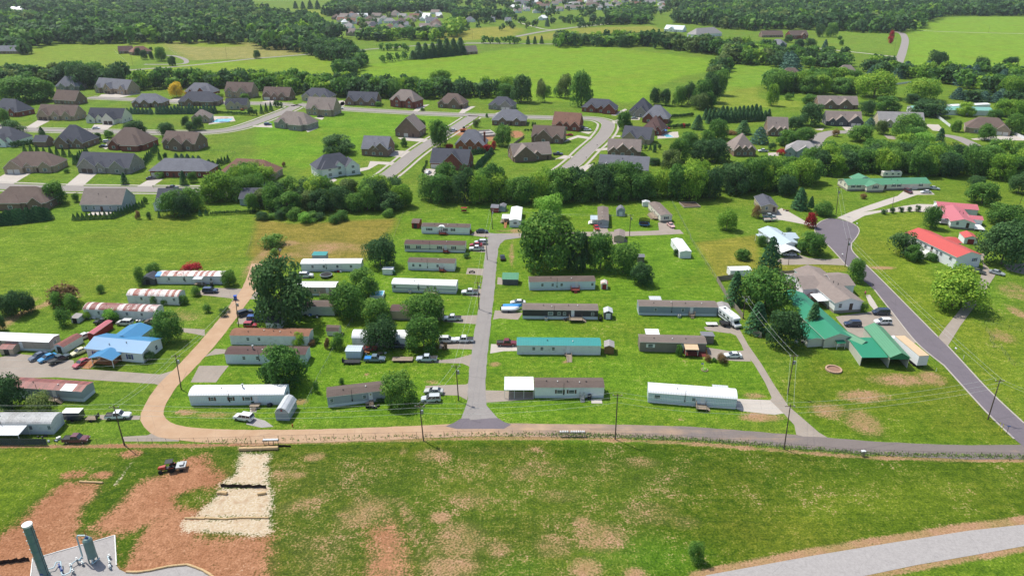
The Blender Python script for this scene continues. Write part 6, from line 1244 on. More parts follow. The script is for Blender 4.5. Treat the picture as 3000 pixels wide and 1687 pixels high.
def trunk_mesh(seed, top=.62, r=.022, limbs=6):
    rs = random.Random(seed); b = MB(); b.tube((0, 0, -.01), (.01, 0, .22), r*1.25, 7, r*.95).tube((.01, 0, .22), (0, .01, top), r*.95, 6, r*.35)
    for i in range(limbs):
        t = 2*math.pi*i/limbs+rs.random(); z = rs.uniform(.2, top*.75); b.tube((.005, 0, z), (.28*math.cos(t), .28*math.sin(t), z+rs.uniform(.12, .3)), r*.5, 5, r*.15)
    return b.mesh('trunk')
CR = {'B': [crown_broad(s, 7000, c, .019, f, z, l) for s, c, f, z, l in ((1, 34, .43, .57, .19), (2, 44, .40, .6, .16), (3, 28, .46, .54, .21), (4, 38, .44, .56, .18), (5, 50, .38, .62, .15))],
      'T': [crown_broad(s, 5600, c, .021, .47, .53, l) for s, c, l in ((11, 40, .17), (12, 30, .2))],
      'S': [crown_broad(s, 2400, c, .026, .47, .5, .22) for s, c in ((21, 20), (22, 16), (23, 24))],
      'C': [crown_cone(s, 1500, .034, .9) for s in (31, 32)], 'P': [crown_pine(s, 2600, .036) for s in (41, 42, 43)], 'E': [crown_cone(s, 1600, .04, .55, .02, .2) for s in (51, 52)]}
CRM = {k: [quad_mesh('crown', *q) for q in v] for k, v in CR.items()}
TRM = [trunk_mesh(s) for s in (1, 2, 3)]; TRC = trunk_mesh(9, .85, .018, 0)
SHAPE = {'d': 'B', 'k': 'B', 'y': 'B', 'g': 'B', 'o': 'B', 'l': 'B', 'm': 'S', 't': 'T', 'b': 'S', 'bm': 'S', 'r': 'S', 'rb': 'S', 'n': 'P', 'c': 'C', 'e': 'E', 'u': 'E', 'by': 'S', 'bl': 'S', 'ty': 'T', 'tg': 'T', 'bg': 'S', 'bk': 'S'}
LM = {'t': 'k', 'b': 'd', 'bm': 'm', 'rb': 'r', 'c': 'n', 'e': 'n', 'by': 'y', 'bl': 'l', 'ty': 'y', 'tg': 'g', 'bg': 'g', 'bk': 'k'}
NOUN = {'d': 'leafy green tree', 'k': 'dark green tree', 'y': 'yellow-green tree', 'g': 'grey-green tree', 'o': 'golden tree', 'l': 'bright green tree', 'm': 'bronze shrub', 't': 'tall dark tree', 'b': 'green shrub', 'bm': 'bronze shrub', 'r': 'crimson tree', 'rb': 'crimson shrub', 'n': 'dark pine', 'c': 'cone-shaped evergreen', 'e': 'dark evergreen', 'u': 'blue-green evergreen', 'by': 'yellow-green shrub', 'bl': 'bright green shrub', 'ty': 'tall yellow-green tree', 'tg': 'tall grey-green tree', 'bg': 'grey-green shrub', 'bk': 'dark shrub'}
TREES = []
def tr(fr, x, yb, yt, w, kind='d', label=None, zone_=None):
    p = P(fr, x, yb); h = max(.6, height_of(fr, x, yb, yt)); sq = SHAPE[kind] in 'BT'; TREES.append([p, h*(.93 if sq else 1), w/FR[fr][2]/scale_at(fr, x, yb)*(.83 if sq else .92), kind, label, zone_])
tq = random.Random(17)
def belt(pts, step, h, w, kinds, zone_, fr='A', jit=.45):
    q = [(p.x, p.y) for p in (P(fr, *t) for t in pts)]
    xs = [p[0] for p in q]; ys = [p[1] for p in q]; y = min(ys); row = 0
    while y < max(ys)+step:
        x = min(xs)+(row % 2)*step*.5
        while x < max(xs):
            px, py = x+tq.uniform(-jit, jit)*step, y+tq.uniform(-jit, jit)*step; ins = False
            for i in range(len(q)):
                a, b = q[i], q[(i+1) % len(q)]
                if (a[1] > py) != (b[1] > py) and px < (b[0]-a[0])*(py-a[1])/(b[1]-a[1])+a[0]: ins = not ins
            if ins:
                k = tq.choice(kinds); hh = tq.uniform(h[0]*.85, h[1]); ww = tq.uniform(*w)*.9
                TREES.append([Vector((px, py, 0)), hh, ww, k, None, zone_])
            x += step
        y += step*.87; row += 1
def row(fr, x0, y0, x1, y1, n, h, w, kind, zone_, hj=.12):
    for i in range(n):
        t = i/max(1, n-1); p = P(fr, x0+(x1-x0)*t, y0+(y1-y0)*t); s = tq.uniform(1-hj, 1+hj)
        TREES.append([p, h*s, w*s, kind, None, zone_])
# single trees
for a in (
 ('K2', 850, 880, 205, 590, 'k', 'largest dark green tree beside the dirt road'), ('K2', 1690, 615, 315, 300, 'd', 'green tree behind the lower leaning one, right of the trampoline'), ('K2', 1540, 815, 470, 360, 'd', 'full green tree at the corner of the chain-link fence'),
 ('K2', 1870, 290, -25, 340, 'k', 'dark round tree at the edge of the tan field'), ('K7', 850, 620, 215, 460, 'd', 'round green tree before the mauve-roofed trailer'),
 ('N3', 365, 305, 85, 300, 'd', 'green tree left of the maroon-roofed trailer'), ('N3', 835, 320, 20, 410, 'd', 'broad green tree right of the maroon-roofed trailer'), ('N3', 400, 590, 290, 350, 'k', 'dark tree covering the rounded white roof'), ('N3', 825, 590, 275, 350, 'd', 'green tree beside the white SUV and pickup'),
 ('A', 1173, 1180, 1094, 100, 'd', 'green tree at the right end of the askew grey trailer'),
 ('N4', 505, 545, 150, 390, 'd', 'biggest round tree in the middle lawn'), ('N4', 700, 560, 285, 180, 'k', 'dark tree right of the biggest lawn tree'), ('N4', 870, 555, 295, 195, 'd', 'third tree of the middle lawn group'), ('N4', 1030, 575, 360, 215, 'd', 'fourth tree of the middle lawn group'), ('N4', 1170, 660, 510, 165, 'k', 'smallest dark tree at the end of the lawn group'),
 ('N4', 505, 185, 22, 200, 'l', 'bright round tree between the two end-on trailers'),
 ('K4', 1590, 740, 315, 560, 'd', 'broad green tree beside the round pool'), ('K4', 1265, 690, 335, 250, 'n', 'dark pine left of the broad pool tree'), ('K4', 1640, 330, -20, 240, 'e', 'tall dark cedar before the white carport'), ('K4', 1500, 985, 660, 300, 'n', 'dark spruce above the bent lane'), ('K4', 1790, 1130, 760, 380, 'k', 'dark willow beside the workshop'),
 ('K4', 2090, 960, 665, 210, 'n', 'dark pine against the green workshop'), ('K4', 1800, 840, 675, 280, 'y', 'yellow-green rounded tree below the pool'),
 ('K5', 1175, 610, 362, 190, 'd', 'slim green tree before the upper red-roofed home'), ('K5', 890, 885, 675, 270, 'bk', 'dark spreading tree in the lawn of the coral-roofed house'), ('K5', 1000, 955, 790, 175, 'd', 'lighter small tree beside the dark spreading one'), ('K5', 1180, 950, 875, 135, 'b', 'clipped green shrub below the white porch stair'),
 ('K5', 1420, 1430, 1050, 560, 'y', 'lone yellow-green tree beside the gravel drive'), ('K5', 1725, 345, 120, 310, 'd', 'round green tree behind the upper red-roofed home'), ('K5', 1655, 195, 48, 170, 'k', 'dark tree behind the round one at the lawn edge'), ('K5', 1960, 560, 350, 360, 'd', 'green tree right of the salmon roof'), ('K5', 1930, 990, 540, 480, 'k', 'large dark tree right of the coral roof'),
 ('K5', 2110, 860, 540, 180, 'd', 'green tree at the right edge beside the large dark tree'), ('K5', 2110, 240, 20, 220, 'k', 'dark tree at the right edge above the red-roofed homes'), ('K5', 385, 1175, 930, 180, 'd', 'young green tree at the tarred road side'),
 ('K5', 685, 462, 412, 60, 'bk', 'leftmost clipped bush along the pale drive'), ('K5', 772, 450, 390, 50, 'bk', 'second clipped bush along the pale drive'), ('K5', 867, 440, 390, 55, 'bk', 'third clipped bush along the pale drive'), ('K5', 953, 435, 384, 45, 'bk', 'fourth clipped bush along the pale drive'), ('K5', 1043, 434, 372, 55, 'bk', 'rightmost clipped bush along the pale drive'),
 ('N2', 1020, 345, 232, 92, 'rb', 'crimson bush at the turning circle'), ('K5', 467, 298, 245, 62, 'bm', 'dark reddish shrub on the green-roofed ranch lawn'), ('N2', 350, 365, 205, 165, 'y', 'yellow-green tree alone beyond the fence'), ('N2', 480, 598, 525, 110, 'b', 'low bush in the tan lawn'), ('N2', 1020, 550, 375, 210, 'd', 'round tree inside the turning circle corner'),
 ('N2', 935, 200, 40, 130, 'e', 'dark evergreen beside the cottage drive'), ('N2', 1025, 180, 95, 45, 'e', 'small evergreen right of the cottage evergreen'), ('N2', 1112, 245, 150, 125, 'b', 'low spreading tree by the utility pole near the turning circle'), ('N2', 585, 265, 170, 72, 'bm', 'bronze shrub at the cottage corner'), ('N2', 625, 490, 410, 80, 'b', 'shrub at the porch of the pale blue-roofed house'),
 ('N2', 845, 380, 345, 45, 'b', 'bush behind the pale blue roof'), ('K1', 690, 915, 735, 150, 'b', 'upright green bush beside the little grey shed'), ('K1', 1180, 870, 755, 160, 'bl', 'bright banana plant before the rust-banded trailer'), ('K1', 1790, 1085, 775, 300, 'd', 'green yard tree between junk yard and road'),
 ('K1', 80, 800, 590, 190, 'k', 'left of three dark bushes in the field corner'), ('K1', 230, 800, 540, 260, 'k', 'tallest of three dark bushes in the field corner'), ('K1', 330, 770, 600, 130, 'k', 'right of three dark bushes in the field corner'), ('K1', 700, 690, 495, 280, 'bm', 'wide bronze shrub over the ruined shed'), ('K1', 640, 740, 560, 140, 'b', 'green bush before the ruined shed'), ('K1', 760, 740, 590, 160, 'b', 'green bush right of the ruined shed'),
 ('K1', 1640, 400, 262, 150, 'b', 'green bush behind the vine-covered shed'), ('K1', 1500, 485, 300, 100, 'b', 'bush left of the vine-covered shed'), ('K1', 2045, 370, 252, 185, 'rb', 'red bush behind the rust-streaked trailer'), ('K2', 262, 488, 325, 155, 'd', 'green bush at the right end of the rust-streaked trailer'), ('K1', 2085, 600, 510, 100, 'b', 'small bush on the drive side of the rusty trailers'),
 ('K1', 1075, 570, 490, 80, 'b', 'bush on the field fence line'), ('K1', 930, 850, 770, 70, 'by', 'pale bush at the left end of the rust-banded trailer'), ('K1', 1955, 690, 600, 90, 'b', 'vine bush at the right end of the overgrown trailer'), ('K1', 1640, 690, 600, 90, 'b', 'vines on the overgrown trailer front'), ('K1', 1750, 695, 640, 70, 'b', 'second clump of vines on the overgrown trailer'),
 ('K1', 1595, 1290, 1195, 110, 'bk', 'dark shrub at the corner of the blue house'), ('K1', 10, 970, 800, 120, 'k', 'dark bush at the left photo edge above the trailers'), ('K6', 130, 725, 375, 310, 'k', 'dark full tree at the left edge before the red-roofed trailer'), ('K6', 450, 745, 555, 230, 'bg', 'grey-green small tree before the red-roofed trailer deck'),
 ('K2', 200, 820, 745, 80, 'bk', 'dark roadside bush near the tall pole'), ('K2', 240, 770, 715, 55, 'b', 'roadside bush by the fence posts'), ('K2', 30, 775, 690, 80, 'b', 'bush in the overgrown lot'), ('K2', 725, 70, -40, 250, 'b', 'green thicket in the tan field'), ('K2', 740, 165, 105, 90, 'b', 'small bush beside the orange mound'),
 ('K2', 1005, 1130, 1005, 120, 'by', 'yellowish bush before the rust-brown trailer'), ('K2', 1410, 1160, 1020, 145, 'b', 'bush by the chain-link fence corner'), ('K2', 1300, 1160, 1060, 60, 'bm', 'dry shrub left of the fence corner bush'), ('K2', 1135, 1130, 1080, 80, 'bm', 'dry shrub at the end of the rust-brown trailer'), ('K2', 1190, 1100, 1030, 60, 'b', 'ivy bush at the right end of the rust-brown trailer'),
 ('K2', 1280, 640, 590, 120, 'b', 'bush before the brown-grey trailer steps'), ('K7', 1455, 640, 570, 60, 'b', 'bush behind the askew grey trailer'), ('K7', 1185, 720, 610, 60, 'b', 'vine on the chain-link fence'), ('K7', 1870, 810, 770, 100, 'bk', 'low hedge beside the wreathed door'), ('K3', 605, 745, 695, 65, 'bk', 'round shrub right of the blue-striped trailer'),
 ('K4', 685, 1235, 1125, 75, 'b', 'green shrub at the taupe trailer wall'), ('K4', 990, 1295, 1235, 75, 'bm', 'pinkish shrub left of the taupe trailer drive'), ('K4', 1140, 1310, 1225, 110, 'bm', 'larger pinkish shrub before the white sedan'), ('K4', 1060, 1300, 1262, 50, 'b', 'small green shrub between the pinkish shrubs'), ('K8', 375, 450, 380, 55, 'bm', 'small reddish tree on the drive island'), ('K8', 293, 450, 390, 40, 'bm', 'small tree left of the drive island tree'),
 ('L5', 2395, 1120, 960, 130, 'd', 'lone small tree in the near field by the gravel drive'), ('N1', 1005, 385, 318, 45, 'b', 'clipped bush at the white ranch house corner'), ('K3', 640, 490, 440, 40, 'bm', 'dry bush at the right end of the topmost trailer'), ('K4', 1360, 215, 115, 150, 'b', 'loose bush in the tan lawn beyond the fence'),
 ('K4', 650, 180, 110, 55, 'bk', 'dark bush beside the small white trailer'), ('K3', 1690, 690, 480, 120, 'd', 'green tree tucked behind the biggest lawn tree'),
 ('M2', 705, 722, 568, 265, 'k', 'broad dark tree in the sloping meadow'), ('M2', 1565, 680, 438, 180, 'd', 'round street tree beside the sloping street'), ('M2', 2095, 660, 482, 155, 'd', 'round tree before the slate corner house'), ('M2', 1257, 668, 590, 55, 'd', 'young tree beside the slate-roofed drive'), ('M2', 1405, 520, 435, 70, 'k', 'dark tree behind the tall brown house'), ('M2', 1872, 500, 435, 62, 'bg', 'small grey tree at the street corner'), ('M2', 1960, 418, 385, 25, 'b', 'sapling at the upper street corner'), ('M2', 238, 838, 795, 30, 'bm', 'little bronze tree in the meadow'),
 ('M2', 1640, 690, 640, 65, 'rb', 'crimson shrub left of the orange brick house'), ('M2', 1970, 715, 650, 80, 'rb', 'crimson shrub right of the orange brick house'), ('M2', 2020, 690, 620, 40, 'rb', 'small crimson tree by the chimney house'), ('M2', 1190, 690, 640, 40, 'b', 'bush at the slate-roofed house corner'), ('M2', 1040, 325, 285, 60, 'b', 'round bush at the dormered house'), ('M2', 1415, 362, 338, 40, 'bk', 'low bush at the two-storey brick drive'),
 ('M1', 1155, 560, 445, 180, 'k', 'round dark street tree on the third street'), ('M1', 1428, 580, 460, 140, 'k', 'second round dark street tree, above the brown gabled house'), ('M1', 835, 625, 545, 62, 'k', 'small round tree in the third street garden'), ('M1', 925, 590, 528, 80, 'd', 'small green tree by the third street'), ('M1', 480, 1150, 962, 180, 'd', 'round green tree on the lower street'), ('M1', 1585, 505, 408, 70, 'k', 'left round shrub of the pool garden'), ('M1', 1690, 525, 410, 85, 'k', 'right round shrub of the pool garden'), ('M1', 1632, 535, 450, 85, 'k', 'front round shrub of the pool garden'),
 ('M1', 1505, 248, 120, 120, 'o', 'golden yellow tree in the upper row'), ('M1', 230, 285, 65, 400, 'd', 'broad green tree at upper left'), ('M1', 60, 280, 100, 200, 'y', 'yellow-green tree at the upper left edge'), ('M1', 390, 280, 100, 170, 'd', 'green tree left of the plain brown house'), ('M1', 40, 480, 345, 110, 'd', 'green tree at the left edge, second street'), ('M1', 122, 548, 445, 160, 'bk', 'dark spreading shrub on the second street'), ('M1', 362, 580, 500, 62, 'e', 'small conifer on the third street'),
 ('M1', 648, 1135, 1058, 60, 'd', 'small tree right of the round one on the lower street'), ('M1', 1480, 1245, 1040, 210, 'd', 'left tree of the group hiding the white house'), ('M1', 1650, 1200, 1010, 200, 'd', 'middle tree of the group hiding the white house'), ('M1', 1560, 1260, 1080, 150, 'k', 'front tree of the group hiding the white house'), ('M1', 1900, 1110, 878, 270, 'y', 'big yellow-green tree on the lower street'), ('M1', 1790, 1130, 960, 160, 'y', 'yellow-green tree left of the biggest one'), ('M1', 2150, 1215, 1060, 110, 'd', 'tree at the right end of the small dark-roofed house'),
 ('M1', 1062, 985, 885, 80, 'n', 'small pine on the slate gabled house lawn'), ('M1', 1565, 990, 868, 85, 'n', 'conifer before the long grey-roofed house'), ('M1', 1640, 970, 880, 80, 'd', 'small tree right of the lawn conifer'), ('M1', 1360, 935, 885, 70, 'b', 'bush before the long grey-roofed garage'), ('M1', 570, 890, 855, 50, 'b', 'bush on the brown hip-roofed house lawn'), ('M1', 1175, 690, 645, 60, 'rb', 'crimson shrub at the broad hip-roofed house'), ('M1', 2020, 940, 835, 80, 'e', 'evergreen before the rosy-brown house'), ('M1', 1240, 1150, 1090, 35, 'd', 'slim sapling right of the beige-grey gable house'), ('M1', 1175, 1280, 1215, 45, 'bm', 'bronze sapling above the field'), ('M1', 1268, 1280, 1222, 40, 'bk', 'dark round shrub above the field'), ('M1', 1355, 1270, 1215, 35, 'c', 'narrow evergreen above the field'),
 ('M1', 1870, 245, 215, 60, 'by', 'round bush between the two upper brick houses'), ('M1', 2085, 265, 215, 80, 'd', 'small tree before the tan two-storey house'), ('M1', 700, 190, 140, 50, 'e', 'small conifer beside the grey hip-roofed house'),
 ('M3', 952, 532, 362, 125, 'd', 'round tree at the head of the curved street'), ('M3', 450, 255, 45, 130, 'tg', 'left of the tall twin trees before the big meadow'), ('M3', 590, 322, 22, 195, 'd', 'right of the tall twin trees before the big meadow'), ('M3', 245, 288, 88, 85, 'tg', 'thin pale tree left of the twin trees'), ('M3', 80, 290, 50, 180, 'k', 'dark tree above the slate-roofed garage house'), ('M3', 298, 245, 150, 70, 'b', 'low tree between thin tree and twins'), ('M3', 390, 248, 150, 70, 'b', 'bush left of the tall twin trees'),
 ('M3', 1215, 310, 165, 90, 'k', 'first tree of the hedgerow climbing right'), ('M3', 1300, 318, 172, 100, 'k', 'second tree of the hedgerow climbing right'), ('M3', 1410, 320, 148, 110, 'd', 'third tree of the hedgerow climbing right'), ('M3', 1495, 308, 120, 130, 'k', 'fourth tree of the hedgerow climbing right'), ('M3', 1600, 330, 90, 160, 'd', 'fifth tree of the hedgerow climbing right'), ('M3', 1680, 290, 30, 170, 'k', 'sixth tree of the hedgerow climbing right'), ('M3', 1590, 350, 210, 150, 'g', 'grey-green tree at the foot of the hedgerow'), ('M3', 1750, 230, 10, 150, 'd', 'topmost tree of the hedgerow climbing right'), ('M3', 1660, 340, 180, 130, 'd', 'green tree beside the grey-green one in the hedgerow'),
 ('M3', 1575, 520, 395, 130, 'n', 'dark conifer at the left end of the pine row'), ('M3', 1755, 600, 428, 165, 'd', 'green tree below the pine row'), ('M3', 1480, 700, 540, 170, 'd', 'green tree right of the backyard pool'), ('M3', 1600, 790, 610, 190, 'k', 'dark tree in the clump left of the tall hip roof'), ('M3', 1420, 790, 590, 170, 'd', 'tree in the clump below the backyard pool'), ('M3', 1750, 790, 600, 200, 'k', 'largest dark tree left of the tall hip roof'), ('M3', 1350, 860, 690, 180, 'g', 'grey-green tree at the belt edge'), ('M3', 1850, 560, 530, 110, 'm', 'pinkish flowering tree by the tall hip roof'), ('M3', 1650, 690, 520, 140, 'd', 'tree below the dark conifer'), ('M3', 2100, 640, 500, 160, 'u', 'blue-green tree right of the tall hip roof'), ('M3', 1960, 560, 440, 160, 'n', 'dark conifer behind the pinkish tree'),
 ('M3', 1210, 715, 645, 35, 'e', 'small conifer in the slate house garden'), ('M3', 1205, 820, 760, 100, 'k', 'bush group edge above the belt'), ('M4', 230, 530, 405, 140, 'k', 'dark tree on the shaded lot'), ('M4', 360, 490, 295, 190, 'k', 'big dark tree left of the craftsman house'), ('M4', 300, 620, 500, 170, 'd', 'green tree on the shaded lot corner'), ('M4', 165, 655, 520, 180, 'd', 'green tree at the left of the shaded lane'), ('M4', 572, 580, 518, 55, 'bm', 'small dark tree on the lane island'), ('M4', 780, 620, 478, 200, 'd', 'green tree before the craftsman garage'), ('M4', 860, 510, 420, 110, 'u', 'blue-green conifer before the craftsman house'), ('M4', 832, 400, 268, 130, 'k', 'dark tree right of the twin gables'), ('M4', 1000, 365, 238, 210, 'd', 'broad tree behind the pale grey roof'),
 ('M4', 1220, 300, 215, 130, 'k', 'dark tree left of the seafoam barn'), ('M4', 1350, 405, 270, 280, 'k', 'broad dark tree covering the seafoam barn'), ('M4', 1165, 590, 380, 240, 'd', 'big tree before the pale grey-roofed house'), ('M4', 960, 560, 440, 100, 'g', 'grey bush tree before the pale grey-roofed house'), ('M4', 1250, 640, 495, 200, 'd', 'green tree below the pale grey-roofed house'), ('M4', 1310, 685, 545, 180, 'l', 'bright tree at the belt top'), ('M4', 1440, 685, 505, 130, 'n', 'dark pine by the right lane'), ('M4', 1590, 540, 442, 80, 'd', 'small round tree by the white fence'), ('M4', 1838, 610, 475, 140, 'd', 'tree before the brown hip-roofed house'), ('M4', 1670, 405, 288, 145, 'y', 'yellow-green tree before the seafoam barn'), ('M4', 2010, 410, 260, 170, 'y', 'yellow-green tree at the barn end'), ('M4', 2110, 430, 270, 150, 'y', 'yellow-green tree at the right photo edge'), ('M4', 2100, 560, 380, 170, 'd', 'green tree at the right edge by the white fence'), ('M4', 1920, 430, 350, 120, 'd', 'dense shrub tree right of the barn'),
 ('M4', 365, 305, 220, 150, 'd', 'green tree left of the twin gables'), ('M4', 900, 248, 22, 340, 'y', 'large yellow-tinged tree before the pale fence'), ('M4', 1310, 268, 78, 270, 'y', 'leaning yellow-green tree on the lawn'), ('M4', 30, 320, 130, 100, 'y', 'yellow-green tree alone on the tan lawn'), ('M4', 170, 272, 215, 60, 'b', 'round bush on the tan lawn'), ('M4', 210, 250, 195, 25, 'c', 'thin evergreen beside the round bush'), ('M4', 260, 1190, 1010, 150, 'n', 'large cone conifer above the turning circle'), ('M4', 360, 1180, 1090, 60, 'e', 'small evergreen right of the cone conifer'), ('M4', 470, 1250, 1145, 140, 'b', 'low tree below the cone conifer'), ('M4', 150, 1080, 900, 180, 'k', 'dark tree at the belt corner near the cottage'), ('M4', 30, 700, 625, 60, 'bk', 'round bush left of the shaded lane'), ('M4', 140, 735, 685, 110, 'rb', 'pink shrub left of the sunken house'), ('M4', 545, 670, 640, 80, 'rb', 'pink shrub on the lane island'),
 ('T1', 1735, 665, 562, 75, 'k', 'dark tree beside the oval drive'), ('T1', 1455, 600, 500, 70, 'k', 'left tree inside the oval drive'), ('T1', 1530, 600, 520, 45, 'k', 'middle tree inside the oval drive'), ('T1', 1625, 615, 470, 110, 'd', 'right tree inside the oval drive'), ('T1', 1395, 560, 480, 60, 'k', 'tree behind the oval drive house'), ('T1', 260, 545, 430, 130, 'k', 'tree right of the far left ranch'), ('T1', 1520, 510, 475, 35, 'k', 'small tree behind the oval drive'), ('T2', 10, 590, 505, 70, 'k', 'dark tree at the hay field corner'),
 ('T2', 1850, 855, 700, 230, 'y', 'tall yellowish tree behind the brown brick house'), ('T3', 1895, 520, 360, 190, 'k', 'dark tree in the meadow hedgerow'), ('T4', 565, 528, 400, 80, 'u', 'blue-green conifer in the upper right pasture'), ('T4', 735, 460, 400, 45, 'd', 'small tree in the upper right pasture'), ('T4', 720, 405, 360, 45, 'd', 'sapling above the small pasture tree'), ('T4', 310, 500, 390, 110, 'k', 'dark tree below the tall brick house'), ('T4', 420, 475, 385, 110, 'k', 'dark tree right of the tall brick house'), ('T4', 630, 375, 225, 120, 'd', 'round tree right of the tall brick house at the wood edge'), ('T4', 520, 375, 240, 100, 'k', 'darker round tree next to the tall brick house'), ('T4', 200, 430, 350, 80, 'k', 'tree between the tall brick and grey houses'),
 ('T4', 1240, 390, 312, 50, 'r', 'upper crimson tree beside the country road'), ('T4', 1228, 440, 370, 50, 'r', 'lower crimson tree beside the country road'), ('T4', 1215, 600, 565, 40, 'bk', 'bush at the farm drive mouth'), ('T4', 230, 720, 540, 230, 'u', 'large blue-green conifer above the yellow trees'), ('T4', 2130, 730, 575, 150, 'k', 'tree on the right field edge'), ('T4', 2435, 700, 570, 150, 'k', 'tree at the right field corner'), ('T4', 1690, 690, 510, 190, 'k', 'tall dark tree at the right field edge'), ('T3', 355, 270, 180, 55, 'u', 'conifer by the far meadow drive'), ('T3', 1120, 478, 350, 100, 'k', 'upright tree in the meadow hedgerow'), ('T3', 1240, 160, 60, 110, 'k', 'dark tree on the distant estate edge')):
    tr(*a[:6], label=a[6])
# rows of planted evergreens
row('M1', 215, 722, 600, 756, 8, 5.2, 2.6, 'c', 'in the row before the dark brick garage'); row('M1', 110, 675, 330, 660, 9, 3.6, 1.9, 'c', 'in the row at the left of the third street')
row('M1', 640, 822, 745, 742, 7, 5.2, 2.5, 'c', 'in the diagonal row left of the slate gabled house'); row('M1', 1215, 842, 1335, 705, 9, 4.8, 2.4, 'c', 'in the diagonal row right of the slate gabled house'); row('M1', 1360, 782, 1408, 786, 2, 4.5, 2.2, 'c', 'behind the long grey-roofed house')
row('M1', 1500, 772, 1690, 785, 5, 3.0, 2.6, 'u', 'in the loose row behind the long grey-roofed house'); row('M1', 1862, 826, 1940, 802, 4, 4.0, 2.2, 'c', 'before the black garden fence'); row('M1', 1780, 830, 1850, 870, 3, 3.8, 3.0, 'e', 'at the right end of the long grey-roofed house')
row('M1', 1088, 388, 1282, 392, 7, 4.4, 3.6, 'u', 'in the hedge below the grey hip roof'); row('M1', 1340, 392, 1830, 386, 17, 6.0, 3.6, 'u', 'in the tall hedge below the wide dark roof'); row('M1', 1848, 388, 2110, 402, 12, 2.2, 1.9, 'e', 'in the low row by the excavator house'); row('M1', 2125, 400, 2174, 405, 3, 4.5, 2.6, 'c', 'in the cluster at the street bend')
row('M1', -30, 1335, 420, 1285, 17, 5.6, 4.2, 'e', 'in the dense hedge at the left edge'); row('M1', 632, 1292, 935, 1278, 9, 3.4, 2.2, 'c', 'in the row below the rear patio'); row('M1', 965, 1278, 1215, 1178, 11, 3.4, 2.1, 'c', 'in the diagonal row right of the rear patio')
row('M1', 1792, 1250, 2165, 1232, 20, 1.7, .9, 'c', 'in the row of tiny cones above the field'); row('M1', 1702, 1255, 1755, 1248, 2, 2.8, 1.8, 'c', 'left of the tiny cone row')
row('M2', 50, 388, 130, 365, 3, 7.0, 3.2, 'c', 'inside the upper street bend'); row('M2', 165, 335, 215, 338, 3, 4.8, 2.4, 'c', 'at the tip of the street bend'); row('M2', 1880, 858, 2000, 728, 12, 3.6, 3.2, 'e', 'in the hedge right of the red brick house'); row('M2', 1840, 735, 1990, 715, 8, 3.0, 2.4, 'e', 'in the hedge before the orange brick house')
row('M3', 1345, 428, 1535, 412, 15, 2.6, 1.6, 'c', 'in the low row behind the curved street'); row('M3', 1665, 470, 2174, 445, 17, 7.5, 5.4, 'n', 'in the dark pine row'); row('M3', 1640, 440, 2100, 405, 14, 8.0, 5.6, 'n', 'in the back line of the dark pine row'); row('M3', 1325, 515, 1500, 505, 9, 2.6, 2.2, 'rb', 'in the crimson hedge behind the pool'); row('M3', 1095, 700, 1250, 690, 5, 3.2, 2.0, 'c', 'in the slate house garden'); row('M3', 1105, 810, 1245, 815, 6, 3.0, 2.4, 'e', 'in the hedge above the belt')
row('M3', 175, 508, 195, 508, 2, 4.0, 1.6, 'c', 'beside the rust-red roofed house'); row('M3', 112, 535, 160, 535, 3, 1.5, 1.6, 'b', 'by the black garden fence'); row('M2', 1420, 900, 1450, 830, 4, 2.6, 1.2, 'c', 'at the red brick garage'); row('M2', 1570, 895, 1770, 885, 9, .9, 1.1, 'bg', 'in the bed before the red brick house')
row('T2', 1640, 595, 2060, 550, 7, 18, 15, 'n', 'in the tall pine row of the meadow'); row('T2', 1580, 600, 2080, 552, 10, 9, 10, 'n', 'at the foot of the tall pine row'); row('T2', 1260, 508, 1500, 515, 4, 9, 9.5, 'd', 'in the orchard line beyond the meadow'); row('T2', 1275, 635, 1500, 605, 4, 8.5, 7, 'd', 'on the meadow fence line'); row('T2', 400, 90, 622, 97, 4, 17, 12, 'e', 'on the far top field'); row('T2', 2300, 440, 2560, 445, 5, 9, 8, 'd', 'along the far field drive'); row('T3', 30, 440, 70, 440, 2, 8, 7, 'd', 'at the far field drive bend'); row('T3', 160, 448, 298, 442, 3, 10, 5.5, 'e', 'along the far field fence')
row('T4', 900, 312, 1100, 316, 4, 8, 8, 'k', 'at the pasture wood edge'); row('T3', 690, 145, 830, 165, 4, 7, 6, 'd', 'on the distant green'); row('T3', 680, 285, 1000, 245, 8, 8, 7, 'k', 'along the far road bank')
# belts of trees
DK = ['d', 'd', 'd', 'k', 'k', 'y', 'g']; 
belt([(745, 628), (950, 632), (1170, 625), (1240, 596), (1180, 588), (900, 592), (740, 602)], 7.2, (8.5, 12.5), (8.5, 11.5), ['d', 'd', 'k', 'k', 'g', 'y'], 'in the wood above the tan field')
belt([(748, 652), (950, 655), (1165, 640), (1165, 632), (950, 642), (748, 638)], 5, (2.6, 4.5), (4.5, 6.5), ['b', 'b', 'bl', 'bk'], 'along the shaggy edge of the tan field')
belt([(1240, 600), (1400, 596), (1640, 592), (1800, 592), (1960, 586), (2080, 580), (2230, 570), (2290, 556), (2280, 540), (2000, 556), (1700, 566), (1400, 572), (1240, 578)], 7.8, (12, 15), (9.5, 12.5), ['d', 'd', 'd', 'k', 'y', 'y'], 'in the belt behind the end-on trailers')
belt([(2240, 585), (2340, 545), (2400, 520), (2560, 513), (2780, 518), (3060, 533), (3060, 478), (2800, 470), (2520, 462), (2390, 486), (2260, 548)], 9.2, (10, 14), (10, 13), ['d', 'd', 'y', 'y', 'k'], 'in the belt behind the green-roofed ranch')
belt([(690, 555), (760, 520), (800, 500), (760, 560), (740, 590), (690, 590)], 8, (8, 12), (9, 11), ['y', 'd', 'd'], 'at the left end of the tree belt')
belt([(195, 262), (360, 260), (370, 244), (195, 240)], 11, (15, 19), (14, 18), ['k', 'k', 'd'], 'behind the pale two-storey house')
